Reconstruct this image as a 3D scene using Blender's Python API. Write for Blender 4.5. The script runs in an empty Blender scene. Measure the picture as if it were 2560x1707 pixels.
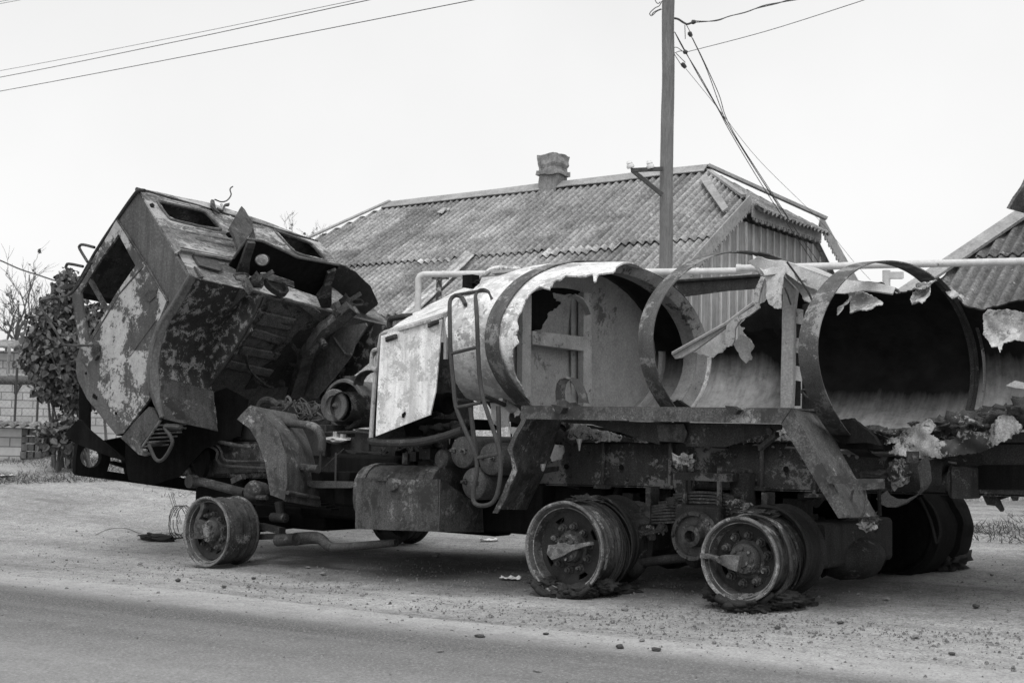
import bpy, bmesh, math, random
import numpy as np
from mathutils import Vector, Matrix, noise
from mathutils.geometry import delaunay_2d_cdt
random.seed(7)
scene = bpy.context.scene
COL = scene.collection

# ------------------------------------------------------------------ camera
F = 3254.0                                   # focal length in photo pixels (2560 wide)
YAW, ROLL, PITCH = math.radians(37.5), 0.021, math.atan((1093 - 853.5) / 3254)
CAM = Vector((8.75, -7.15, 1.146))
fh = Vector((-math.sin(YAW), math.cos(YAW), 0)); rh = Vector((math.cos(YAW), math.sin(YAW), 0)); zz = Vector((0, 0, 1))
CV = fh * math.cos(PITCH) + zz * math.sin(PITCH)
cu = -fh * math.sin(PITCH) + zz * math.cos(PITCH)
CR = rh * math.cos(ROLL) + cu * math.sin(ROLL)
CU = cu * math.cos(ROLL) - rh * math.sin(ROLL)
cd = bpy.data.cameras.new('camera'); cam = bpy.data.objects.new('camera', cd); COL.objects.link(cam)
cd.sensor_width = 36; cd.lens = F / 2560 * 36; cd.clip_start = 0.1; cd.clip_end = 2000
m = Matrix((CR, CU, -CV)).transposed().to_4x4(); m.translation = CAM; cam.matrix_world = m
cd.dof.use_dof = True; cd.dof.focus_distance = 9.0; cd.dof.aperture_fstop = 5.6
scene.camera = cam

# ------------------------------------------------------------------ light
SUN_EL, SUN_AZ = math.radians(62), math.radians(150)      # high, from over the viewer's left shoulder
w = bpy.data.worlds.new('World'); scene.world = w; w.use_nodes = True
nt = w.node_tree; nt.nodes.clear()
sky = nt.nodes.new('ShaderNodeTexSky'); sky.sky_type = 'NISHITA'; sky.sun_disc = False
sky.sun_elevation = SUN_EL; sky.sun_rotation = SUN_AZ; sky.dust_density = 4; sky.air_density = 1.5
bw = nt.nodes.new('ShaderNodeRGBToBW')                    # an overcast, colourless sky
gam = nt.nodes.new('ShaderNodeMath'); gam.operation = 'POWER'; gam.inputs[1].default_value = 0.35
bg = nt.nodes.new('ShaderNodeBackground'); bg.inputs[1].default_value = 0.15
mul = nt.nodes.new('ShaderNodeMath'); mul.operation = 'MULTIPLY'; mul.inputs[1].default_value = 4.15
ow = nt.nodes.new('ShaderNodeOutputWorld')
L = nt.links.new
L(sky.outputs[0], bw.inputs[0]); L(bw.outputs[0], gam.inputs[0]); L(gam.outputs[0], mul.inputs[0])
tc = nt.nodes.new('ShaderNodeTexCoord'); cl = nt.nodes.new('ShaderNodeTexNoise'); cl.inputs['Scale'].default_value = 2.2; cl.inputs['Detail'].default_value = 5
L(tc.outputs['Generated'], cl.inputs['Vector'])            # faint unevenness of the cloud sheet
mr = nt.nodes.new('ShaderNodeMapRange'); mr.inputs[1].default_value = .3; mr.inputs[2].default_value = .7; mr.inputs[3].default_value = .94; mr.inputs[4].default_value = 1.06; L(cl.outputs[0], mr.inputs[0])
m2 = nt.nodes.new('ShaderNodeMath'); m2.operation = 'MULTIPLY'; L(mul.outputs[0], m2.inputs[0]); L(mr.outputs[0], m2.inputs[1]); L(m2.outputs[0], bg.inputs[0]); L(bg.outputs[0], ow.inputs[0])
sd = bpy.data.lights.new('sun', 'SUN'); sd.energy = 1.5; sd.angle = math.radians(28); sd.color = (1, 1, 1)
sun = bpy.data.objects.new('sun', sd); COL.objects.link(sun)
sdir = Vector((math.sin(SUN_AZ) * math.cos(SUN_EL), math.cos(SUN_AZ) * math.cos(SUN_EL), math.sin(SUN_EL)))
sun.rotation_euler = sdir.to_track_quat('Z', 'Y').to_euler()
scene.view_settings.view_transform = 'Standard'; scene.view_settings.look = 'None'
scene.view_settings.exposure = 0.0; scene.view_settings.gamma = 1.0
scene.cycles.max_bounces = 5; scene.cycles.diffuse_bounces = 2

# ------------------------------------------------------------------ pixel -> point helpers
REG = dict(P=(0, 0, 1), D=(0, 0, 0.91875), R1=(0, 400, 2.351), R2=(0, 850, 2.351), R3=(800, 600, 2.351), R4=(1560, 600, 2.351),
  R5=(800, 1000, 2.351), R6=(1560, 1000, 2.351), R7=(780, 350, 2.352), R8=(1560, 0, 2.24), A1=(150, 450, 3.92), A2=(500, 500, 3.92),
  A3=(150, 800, 3.92), A4=(560, 850, 3.136), A5=(900, 800, 3.136), A6=(0, 600, 2.613), A7=(1250, 1150, 3.92), A8=(1650, 1150, 3.92),
  B1=(1100, 640, 3.135), B2=(1600, 600, 3.136), B3=(2000, 600, 2.8), B4=(1900, 1100, 3.409), B5=(1550, 0, 3.92), B6=(1550, 350, 3.485),
  B7=(0, 1250, 1.8375), B8=(1280, 1250, 1.8375))
def px(r, x, y):
    a, b, s = REG[r]; return a + x / s, b + y / s
def ray(x, y): return CV + CR * ((x - 1280) / F) + CU * ((853.5 - y) / F)
def hit(x, y, pl):
    """pl: ('X'|'Y'|'Z', value), ('D', depth) or (point, normal)"""
    d = ray(x, y)
    if isinstance(pl[0], str):
        if pl[0] == 'D': return CAM + d * pl[1]
        i = 'XYZ'.index(pl[0]); return CAM + d * ((pl[1] - CAM[i]) / d[i])
    n = pl[1]; return CAM + d * ((pl[0] - CAM).dot(n) / d.dot(n))
def at(r, x, y, pl): return hit(*px(r, x, y), pl)
def gz(x, y):
    """height of the ground: a dirt yard sloping up to the back, a grassy bank far to the left"""
    z = 0.025 * max(-14, min(12, x))
    if y > 0: z += 0.045 * min(y, 12) + 0.02 * max(0, min(y, 40) - 12)
    q = Vector((x - CAM.x, y - CAM.y, 0)); dep, lat = q.dot(fh), q.dot(rh)
    z += 0.72 * sm((dep - 12.5) / 9.5) * sm((1.5 - lat) / 5.0)
    return z
def sm(t): t = max(0., min(1., t)); return t * t * (3 - 2 * t)
def ground_at(r, x, y):
    X, Y = px(r, x, y); d = ray(X, Y); t = 3.0
    while t < 90:
        p = CAM + d * t
        if p.z < gz(p.x, p.y): return p
        t += 0.02
    return p

# ------------------------------------------------------------------ object helpers
FRM = {}
def setp(o, label=None, cat=None, group=None, kind=None):
    if label: o['label'] = label
    if cat: o['category'] = cat
    if group: o['group'] = group
    if kind: o['kind'] = kind
    return o
def thing(name, label, cat, loc=(0, 0, 0), rz=0, group=None):
    o = bpy.data.objects.new(name, None); COL.objects.link(o); o.empty_display_size = 0.2
    o.location = loc; o.rotation_euler = (0, 0, rz)
    FRM[o.name] = Matrix.Translation(Vector(loc)) @ Matrix.Rotation(rz, 4, 'Z')
    return setp(o, label, cat, group)
class MB:
    def __init__(s): s.v = []; s.f = []
    def add(s, vs, fs):
        k = len(s.v); s.v += [Vector(p) for p in vs]; s.f += [tuple(i + k for i in f) for f in fs]; return s
    def box(s, c, ax, ay, az):
        c, ax, ay, az = map(Vector, (c, ax, ay, az))
        vs = [c + ax * i + ay * j + az * k for i in (-1, 1) for j in (-1, 1) for k in (-1, 1)]
        fs = [(0, 1, 3, 2), (4, 6, 7, 5), (0, 4, 5, 1), (2, 3, 7, 6), (0, 2, 6, 4), (1, 5, 7, 3)]
        if ax.cross(ay).dot(az) < 0: fs = [f[::-1] for f in fs]
        return s.add(vs, fs)
    def bb(s, x0, x1, y0, y1, z0, z1):
        return s.box(((x0 + x1) / 2, (y0 + y1) / 2, (z0 + z1) / 2), ((x1 - x0) / 2, 0, 0), (0, (y1 - y0) / 2, 0), (0, 0, (z1 - z0) / 2))
    def beam(s, p, q, w_, h_, up=(0, 0, 1)):
        p, q, up = Vector(p), Vector(q), Vector(up); d = q - p; n = d.normalized()
        a = n.cross(up).normalized(); b = a.cross(n)
        return s.box((p + q) / 2, d / 2, a * w_ / 2, b * h_ / 2)
    def bbox_round(s, c, ax, ay, az, r=0.25):
        """box whose long edges (along ax) are rounded: a rounded-rectangle prism"""
        c, ax, ay, az = map(Vector, (c, ax, ay, az)); prof = []
        ly, lz = ay.length, az.length; rr = min(ly, lz) * r
        for qx, qy, a0 in ((1, 1, 0), (-1, 1, 90), (-1, -1, 180), (1, -1, 270)):
            for k in range(5):
                a = math.radians(a0 + 22.5 * k)
                prof.append((qx * (ly - rr) + rr * math.cos(a), qy * (lz - rr) + rr * math.sin(a)))
        y, z = ay.normalized(), az.normalized(); n = len(prof)
        vs = [c + ax * e + y * p + z * q for e in (-1, 1) for p, q in prof]
        fs = [(i, (i + 1) % n, n + (i + 1) % n, n + i) for i in range(n)] + [tuple(range(n))[::-1], tuple(range(n, 2 * n))]
        return s.add(vs, fs)
    def tube(s, pts, r, n=8, smooth=0):
        pts = [Vector(p) for p in pts]
        if smooth and len(pts) > 2:
            o = []
            for i in range(len(pts) - 1):
                a, b, c, d = pts[max(i - 1, 0)], pts[i], pts[i + 1], pts[min(i + 2, len(pts) - 1)]
                for k in range(smooth):
                    t = k / smooth
                    o.append(0.5 * ((2 * b) + (c - a) * t + (2 * a - 5 * b + 4 * c - d) * t * t + (3 * b - a - 3 * c + d) * t ** 3))
            pts = o + [pts[-1]]
        N = len(pts); rs = r if isinstance(r, (list, tuple)) else [r] * N
        if len(rs) != N: rs = [rs[0] + (rs[-1] - rs[0]) * i / (N - 1) for i in range(N)]
        vs = []; t0 = (pts[1] - pts[0]).normalized()
        u = t0.orthogonal().normalized()
        for i, p in enumerate(pts):
            t = (pts[min(i + 1, N - 1)] - pts[max(i - 1, 0)]).normalized()
            u = (u - t * u.dot(t)).normalized(); v = t.cross(u)
            vs += [p + (u * math.cos(2 * math.pi * k / n) + v * math.sin(2 * math.pi * k / n)) * rs[i] for k in range(n)]
        fs = [(i * n + k, i * n + (k + 1) % n, (i + 1) * n + (k + 1) % n, (i + 1) * n + k) for i in range(N - 1) for k in range(n)]
        fs += [tuple(range(n))[::-1], tuple(range((N - 1) * n, N * n))]
        return s.add(vs, fs)
    def lathe(s, o, axis, prof, n=48, up=(0, 0, 1), jit=0, cap=True, wob=0):
        """prof: list of (distance along the axis, radius)"""
        o, axis = Vector(o), Vector(axis).normalized(); u = Vector(up); u = (u - axis * u.dot(axis)).normalized(); v = axis.cross(u)
        vs = []
        for a, r in prof:
            for k in range(n):
                t = 2 * math.pi * k / n; j = jit * noise.noise(Vector((math.cos(t) * 3 + o.x, math.sin(t) * 3 + o.z, a * 9))) if jit else 0
                wv = wob * noise.noise(Vector((math.cos(t) * 1.7 + o.x * 3, math.sin(t) * 1.7, 5))) if wob else 0
                vs.append(o + axis * (a + wv) + (u * math.cos(t) + v * math.sin(t)) * (r + j))
        m_ = len(prof)
        fs = [(i * n + k, (i + 1) * n + k, (i + 1) * n + (k + 1) % n, i * n + (k + 1) % n) for i in range(m_ - 1) for k in range(n)]
        if cap:
            if prof[0][1] > 1e-4: fs.append(tuple(range(n)))
            if prof[-1][1] > 1e-4: fs.append(tuple(range((m_ - 1) * n, m_ * n))[::-1])
        return s.add(vs, fs)
    def blob(s, c, rad, disp=0.3, sub=3, freq=3.0, seed=0, flat=None):
        bm = bmesh.new(); bmesh.ops.create_icosphere(bm, subdivisions=sub, radius=1)
        vs = []
        for v in bm.verts:
            p = v.co.copy(); q = p * freq + Vector((seed * 7.1, seed * 3.3, seed))
            k = 1 + disp * (noise.noise(q) + 0.5 * noise.noise(q * 2.3) + 0.3 * noise.noise(q * 5))
            p = Vector((p.x * rad[0], p.y * rad[1], p.z * rad[2])) * k + Vector(c)
            if flat is not None and p.z < flat: p.z = flat + 0.002
            vs.append(p)
        fs = [tuple(v.index for v in f.verts) for f in bm.faces]; bm.free()
        return s.add(vs, fs)
    def sheet(s, outer, fmap, holes=(), cell=10., jag=0., jf=0.15, thick=0.006, disp=0., df=4., seed=0):
        """a cut sheet: outline (with holes) in a 2-D chart, filled with even triangles, mapped by fmap, given thickness"""
        rnd = random.Random(seed + 11)
        def dens(poly, jg):
            o = []; n = len(poly)
            for i in range(n):
                a, b = np.array(poly[i], float), np.array(poly[(i + 1) % n], float); L_ = np.linalg.norm(b - a)
                if L_ < 1e-9: continue
                k = max(1, int(math.ceil(L_ / (cell * (0.45 if jg else 1.0))))); nr = np.array((-(b - a)[1], (b - a)[0])) / L_
                for j in range(k):
                    p = a + (b - a) * (j / k)
                    if jg and j: p = p + nr * jg * (noise.noise(Vector((p[0] * jf, p[1] * jf, seed))) * 1.6 + 0.7 * rnd.uniform(-1, 1))
                    o.append(p)
            return np.array(o)
        loops = [dens(outer, jag)] + [dens(h, jag * 0.5) for h in holes]
        def inside(pts, poly):
            x, y = pts[:, 0], pts[:, 1]; c = np.zeros(len(pts), bool); a = poly; b = np.roll(poly, -1, 0)
            for (x1, y1), (x2, y2) in zip(a, b):
                if y1 == y2: continue
                k = ((y1 > y) != (y2 > y)) & (x < (x2 - x1) * (y - y1) / (y2 - y1) + x1); c ^= k
            return c
        def ok(pts):
            c = inside(pts, loops[0])
            for h in loops[1:]: c &= ~inside(pts, h)
            return c
        lo, hi = loops[0].min(0), loops[0].max(0)
        gx, gy = np.meshgrid(np.arange(lo[0] + cell * .5, hi[0], cell), np.arange(lo[1] + cell * .5, hi[1], cell))
        gx = gx + (np.arange(gx.shape[0]) % 2)[:, None] * cell * .5
        P = np.stack([gx.ravel(), gy.ravel()], 1)
        if len(P):
            P = P[ok(P)]
            bd = np.concatenate(loops)
            if len(P): P = P[(((P[:, None, :] - bd[None]) ** 2).sum(2).min(1) > (cell * .4) ** 2)]
        vin = []; ein = []
        for lp in loops:
            k = len(vin); n = len(lp); vin += [Vector(p) for p in lp]; ein += [(k + i, k + (i + 1) % n) for i in range(n)]
        vin += [Vector(p) for p in P]
        vo, eo, fo, *_ = delaunay_2d_cdt(vin, ein, [], 0, 1e-7)
        V2 = np.array([tuple(v) for v in vo]); T = np.array([f for f in fo if len(f) == 3])
        cen = V2[T].mean(1); T = T[ok(cen)]
        pts = [fmap(float(a), float(b)) for a, b in V2]
        nor = [Vector((0, 0, 0)) for _ in pts]
        for a, b, c in T:
            q = (pts[b] - pts[a]).cross(pts[c] - pts[a]); nor[a] += q; nor[b] += q; nor[c] += q
        nor = [n.normalized() if n.length > 0 else Vector((0, 0, 1)) for n in nor]
        if disp:
            for i, p in enumerate(pts):
                q = p * df + Vector((seed, 0, 0)); pts[i] = p + nor[i] * disp * (noise.noise(q) + .5 * noise.noise(q * 2.1))
        N = len(pts); cnt = {}
        for t in T:
            for i in range(3):
                e = (int(t[i]), int(t[(i + 1) % 3])); cnt[e] = 1
        vs = [p + n * thick / 2 for p, n in zip(pts, nor)] + [p - n * thick / 2 for p, n in zip(pts, nor)]
        fs = [tuple(int(i) for i in t) for t in T] + [tuple(int(i) + N for i in t[::-1]) for t in T]
        fs += [(b, a, a + N, b + N) for (a, b) in cnt if (b, a) not in cnt]
        used = sorted({i for f in fs for i in f}); mp = {u: i for i, u in enumerate(used)}
        return s.add([vs[u] for u in used], [tuple(mp[i] for i in f) for f in fs])
    def plate(s, r, pts, pl, holes=(), thick=0.008, cell=60., jag=0., disp=0., df=4., seed=0, curl=0.):
        """a plate traced in the photo's pixels and lying in the plane pl"""
        c = lambda q: [px(r, *p) for p in q]
        P2 = c(pts)
        if not curl: return s.sheet(P2, lambda x, y: hit(x, y, pl), [c(h) for h in holes], cell, jag, 0.15, thick, disp, df, seed)
        y0, y1 = min(p[1] for p in P2), max(p[1] for p in P2); x0, x1 = min(p[0] for p in P2), max(p[0] for p in P2)
        def fm(x, y):                                       # hanging metal rolls up towards its free end
            t = (y - y0) / (y1 - y0); q = (x - x0) / (x1 - x0 + 1e-6) - .5
            return hit(x, y, pl) + Vector((.3, -1, .15)) * curl * (t * t - .35 * math.sin(t * 5 + q * 3)) + Vector((0, -1, 0)) * curl * .8 * (q * q - .1)
        return s.sheet(P2, fm, [c(h) for h in holes], cell, jag, 0.15, thick, disp, df, seed)
    def ruled(s, A, B, thick=0.006, n=6, sub=4, disp=0., df=5., seed=0):
        """sheet spanned between two polylines of points"""
        def dens(q):
            o = []
            for i in range(len(q) - 1):
                o += [q[i].lerp(q[i + 1], k / sub) for k in range(sub)]
            return o + [q[-1]]
        A, B = dens([Vector(p) for p in A]), dens([Vector(p) for p in B]); M = len(A)
        g = [[A[i].lerp(B[i], j / n) for j in range(n + 1)] for i in range(M)]
        nr = [[None] * (n + 1) for _ in range(M)]
        for i in range(M):
            for j in range(n + 1):
                d1 = g[min(i + 1, M - 1)][j] - g[max(i - 1, 0)][j]; d2 = g[i][min(j + 1, n)] - g[i][max(j - 1, 0)]
                nr[i][j] = d1.cross(d2).normalized()
        vs = []
        for sg in (1, -1):
            for i in range(M):
                for j in range(n + 1):
                    d = disp * noise.noise(g[i][j] * df + Vector((seed, 0, 0))) if disp else 0
                    vs.append(g[i][j] + nr[i][j] * (sg * thick / 2 + d))
        q = lambda i, j, k: k * M * (n + 1) + i * (n + 1) + j
        fs = []
        for i in range(M - 1):
            for j in range(n):
                fs.append((q(i, j, 0), q(i + 1, j, 0), q(i + 1, j + 1, 0), q(i, j + 1, 0)))
                fs.append((q(i, j, 1), q(i, j + 1, 1), q(i + 1, j + 1, 1), q(i + 1, j, 1)))
        for i in range(M - 1):
            fs += [(q(i, 0, 0), q(i, 0, 1), q(i + 1, 0, 1), q(i + 1, 0, 0)), (q(i, n, 0), q(i + 1, n, 0), q(i + 1, n, 1), q(i, n, 1))]
        for j in range(n):
            fs += [(q(0, j, 0), q(0, j + 1, 0), q(0, j + 1, 1), q(0, j, 1)), (q(M - 1, j, 0), q(M - 1, j, 1), q(M - 1, j + 1, 1), q(M - 1, j + 1, 0))]
        return s.add(vs, fs)
    def build_split(s, name, mat, parent=None, **k):
        """each separate piece becomes a mesh of its own"""
        par = list(range(len(s.v)))
        def find(i):
            while par[i] != i: par[i] = par[par[i]]; i = par[i]
            return i
        for f in s.f:
            for i in f[1:]: par[find(i)] = find(f[0])
        grp = {}
        for f in s.f: grp.setdefault(find(f[0]), []).append(f)
        out = []
        for fs in grp.values():
            used = sorted({i for f in fs for i in f}); mp = {u: i for i, u in enumerate(used)}
            q = MB(); q.add([s.v[u] for u in used], [tuple(mp[i] for i in f) for f in fs]); out.append(q.build(name, mat, parent, **k))
        return out
    def build(s, name, mat, parent=None, ang=38, bevel=0, smooth=True, frame=None):
        me = bpy.data.meshes.new(name); o = bpy.data.objects.new(name, me); COL.objects.link(o)
        if parent is not None:
            o.parent = parent; M = FRM[parent.name]; FRM[o.name] = M
        elif frame is not None:
            loc, rz = frame; o.location = loc; o.rotation_euler = (0, 0, rz); M = Matrix.Translation(Vector(loc)) @ Matrix.Rotation(rz, 4, 'Z'); FRM[o.name] = M
        else:
            M = Matrix(); FRM[o.name] = M
        iv = M.inverted()
        me.from_pydata([iv @ p for p in s.v], [], s.f); me.update()
        if smooth:
            me.shade_smooth(); me.set_sharp_from_angle(angle=math.radians(ang))
        me.materials.append(mat)
        if bevel:
            b = o.modifiers.new('bevel', 'BEVEL'); b.width = bevel; b.segments = 2; b.limit_method = 'ANGLE'; b.angle_limit = math.radians(40)
        return o

# ------------------------------------------------------------------ materials (all grey: the place as a black-and-white picture)
def newmat(name):
    m_ = bpy.data.materials.new(name); m_.use_nodes = True; n = m_.node_tree; n.nodes.clear()
    out = n.nodes.new('ShaderNodeOutputMaterial'); b = n.nodes.new('ShaderNodeBsdfPrincipled'); n.links.new(b.outputs[0], out.inputs[0])
    return m_, n, b
class NG:
    """small node-graph shorthand"""
    def __init__(s, n): s.n = n
    def node(s, t, **k):
        q = s.n.nodes.new('ShaderNode' + t)
        for a, v in k.items(): setattr(q, a, v)
        return q
    def lk(s, a, b): s.n.links.new(a, b)
    def coord(s, kind='Object', scale=(1, 1, 1), loc=(0, 0, 0), rot=(0, 0, 0)):
        t = s.node('TexCoord'); mp = s.node('Mapping'); mp.inputs['Scale'].default_value = scale; mp.inputs['Location'].default_value = loc; mp.inputs['Rotation'].default_value = rot
        s.lk(t.outputs[kind], mp.inputs[0]); return mp.outputs[0]
    def noise(s, v, scale, detail=6, rough=0.6, dist=0.):
        q = s.node('TexNoise'); q.inputs['Scale'].default_value = scale; q.inputs['Detail'].default_value = detail
        q.inputs['Roughness'].default_value = rough; q.inputs['Distortion'].default_value = dist; s.lk(v, q.inputs['Vector']); return q.outputs[0]
    def ramp(s, f, *stops):
        q = s.node('ValToRGB'); e = q.color_ramp.elements
        while len(e) < len(stops): e.new(0.5)
        for el, (p, c) in zip(e, stops): el.position = p; el.color = (c, c, c, 1)
        s.lk(f, q.inputs[0]); return q.outputs[0]
    def mix(s, f, a, b, mode='MIX'):
        q = s.node('MixRGB', blend_type=mode)
        for i, v in ((0, f), (1, a), (2, b)):
            if isinstance(v, (int, float)):
                q.inputs[i].default_value = v if i == 0 else (v, v, v, 1)
            else: s.lk(v, q.inputs[i])
        return q.outputs[0]
    def math(s, op, a, b=0.):
        q = s.node('Math', operation=op)
        for i, v in ((0, a), (1, b)):
            if isinstance(v, (int, float)): q.inputs[i].default_value = v
            else: s.lk(v, q.inputs[i])
        return q.outputs[0]
    def maprange(s, v, a, b, c=0., d=1.):
        q = s.node('MapRange')
        s.lk(v, q.inputs[0])
        for i, x in zip((1, 2, 3, 4), (a, b, c, d)): q.inputs[i].default_value = x
        return q.outputs[0]
    def sep(s, v):
        q = s.node('SeparateXYZ'); s.lk(v, q.inputs[0]); return q.outputs
    def bump(s, h, b, strength=0.3, dist=0.01):
        q = s.node('Bump'); q.inputs['Strength'].default_value = strength; q.inputs['Distance'].default_value = dist
        s.lk(h, q.inputs['Height']); s.lk(q.outputs[0], b.inputs['Normal'])
def metal(name, lo, hi, patch=None, amt=0.5, sc=6., rough=0.75, metallic=0., bump=0.25, spk=0.5, dark=None, seed=0., stretch=(1, 1, 1), spec=0.35, streak=0.25, low=None):
    """burnt sheet metal: mottled base, flaked patches with ragged edges, runs of rust, fine specks"""
    m_, n, b = newmat(name); g = NG(n); v = g.coord('Object', stretch, (seed, seed * .7, seed * .3))
    mid = g.noise(v, sc * 1.6, 10, .72, .5)
    base = g.ramp(g.mix(.45, g.noise(v, sc * .7, 8, .65, .4), mid), (0.3, lo * .8), (0.5, (lo + hi) / 2), (0.7, hi * 1.15))
    fine = g.noise(v, sc * 15, 4, .75)
    base = g.mix(spk, base, g.ramp(fine, (0.36, lo * .35), (0.5, (lo + hi) / 2), (0.64, hi * 2.0)))
    if streak:
        sv = g.coord('Object', (7, 7, .7), (seed, 0, 0))
        base = g.mix(1., base, g.ramp(g.noise(sv, 2.2, 6, .65), (0.3, 1 - streak * 1.6), (0.55, 1.), (0.75, 1 + streak)), 'MULTIPLY')
    nz = g.math('ADD', g.math('MULTIPLY', g.noise(v, sc * .5, 6, .6, .4), .55), g.math('MULTIPLY', g.noise(v, sc * 3.6, 10, .78, .7), .45))
    if dark is not None:
        nd = g.math('ADD', g.math('MULTIPLY', g.noise(v, sc * .7, 6, .6), .6), g.math('MULTIPLY', g.noise(v, sc * 4, 8, .75), .4))
        base = g.mix(g.ramp(nd, (0.5, 0), (0.56, .9)), base, dark)
    if patch is not None:
        t = g.ramp(nz, (amt - .015, 0), (amt + 0.015, 1))
        pc = g.ramp(g.mix(.5, mid, fine), (0.35, patch * .5), (0.5, patch * .9), (0.65, patch * 1.15))
        fl = g.math('MULTIPLY', g.ramp(g.noise(v, sc * 11, 5, .8), (.60, 0), (.64, .7)), g.ramp(nz, (amt - .09, 0), (amt - .01, 1)))
        base = g.mix(g.math('MAXIMUM', t, fl), base, pc)
    if low is not None:                                  # grime burnt on below a ragged tide line: (bottom, top, colour)
        wz = g.math('ADD', g.sep(g.coord('Object'))[2], g.math('MULTIPLY', g.math('SUBTRACT', nz, .5), .9))
        base = g.mix(g.maprange(wz, low[0], low[1], .92, 0), base, g.ramp(mid, (.3, low[2] * .5), (.7, low[2] * 1.4)))
    g.lk(base, b.inputs['Base Color']); b.inputs['Roughness'].default_value = rough; b.inputs['Metallic'].default_value = metallic
    b.inputs['Specular IOR Level'].default_value = spec
    h = g.mix(.45, nz, g.mix(.5, mid, fine)); g.bump(h, b, bump, 0.015)
    return m_
def plain(name, c, rough=0.7, var=0.2, sc=8.):
    return metal(name, c * (1 - var), c * (1 + var), sc=sc, rough=rough, bump=0.1, spk=0.15, streak=0)
# ================================================================== SETTING
# ---- ground
def mat_dirt():
    m_, n, b = newmat('packed_dirt'); g = NG(n); v = g.coord('Object')
    vs = g.coord('Object', (0.16, 1.0, 1.0), (0, 0, 0), (0, 0, 0.0))
    big = g.ramp(g.noise(v, 0.45, 5, .6), (0.3, 0.255), (0.7, 0.40))
    streak = g.ramp(g.noise(vs, 2.6, 6, .65, .3), (0.32, .68), (0.5, 1.0), (0.68, 1.18))
    c = g.mix(1.0, big, streak, 'MULTIPLY')
    med = g.ramp(g.noise(v, 9, 8, .7), (0.3, .72), (0.55, 1.0), (0.75, 1.2))
    c = g.mix(1.0, c, med, 'MULTIPLY')
    fine = g.noise(v, 70, 5, .75)
    c = g.mix(1.0, c, g.ramp(fine, (0.36, .45), (0.5, 1.0), (0.64, 1.4)), 'MULTIPLY')
    c = g.mix(1.0, c, g.ramp(g.noise(v, 28, 6, .8), (0.36, .55), (0.46, 1.0), (0.66, 1.2)), 'MULTIPLY')
    dots = g.node('TexVoronoi'); dots.inputs['Scale'].default_value = 26; g.lk(v, dots.inputs['Vector'])
    c = g.mix(g.math('MULTIPLY', g.ramp(dots.outputs['Distance'], (0.1, 1), (0.2, 0)), g.ramp(g.noise(v, 3, 3), (.5, 0), (.6, .8))), c, .1)
    # shade beneath the lorry painted into the dirt, mixed with soot from the fire
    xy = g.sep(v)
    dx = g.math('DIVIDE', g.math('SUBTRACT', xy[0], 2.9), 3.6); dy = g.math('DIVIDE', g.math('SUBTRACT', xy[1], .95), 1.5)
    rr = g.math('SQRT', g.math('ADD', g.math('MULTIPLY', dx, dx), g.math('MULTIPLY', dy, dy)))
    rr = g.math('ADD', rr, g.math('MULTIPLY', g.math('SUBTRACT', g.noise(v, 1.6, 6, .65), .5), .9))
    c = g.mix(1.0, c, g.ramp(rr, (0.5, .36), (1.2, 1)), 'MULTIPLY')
    g.lk(c, b.inputs['Base Color']); b.inputs['Roughness'].default_value = .95
    g.bump(g.mix(.5, g.noise(v, 22, 8, .75), fine), b, .9, .025)
    return m_
def grid_ground():
    # fine near the lorry, coarse towards the horizon
    def axis(a, b, fine0, fine1, st, grow):
        o = list(np.arange(fine0, fine1 + 1e-6, st)); s_ = st
        while o[-1] < b: s_ *= grow; o.append(o[-1] + s_)
        s_ = st
        while o[0] > a: s_ *= grow; o.insert(0, o[0] - s_)
        return o
    xs = axis(-900, 900, -9, 10, .16, 1.25); ys = axis(-900, 900, -4.5, 9, .16, 1.25)
    mb = MB(); vs = []
    for y in ys:
        for x in xs:
            z = gz(x, y)
            if -14 < x < 13 and -6 < y < 16:
                z += .012 * noise.noise(Vector((x * .9, y * 1.4, 0))) + .008 * noise.noise(Vector((x * 3, y * 4, 3)))
            vs.append((x, y, z))
    nx = len(xs)
    fs = [(j * nx + i, j * nx + i + 1, (j + 1) * nx + i + 1, (j + 1) * nx + i) for j in range(len(ys) - 1) for i in range(nx - 1)]
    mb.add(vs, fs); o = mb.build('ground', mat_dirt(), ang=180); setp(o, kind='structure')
grid_ground()
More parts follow.
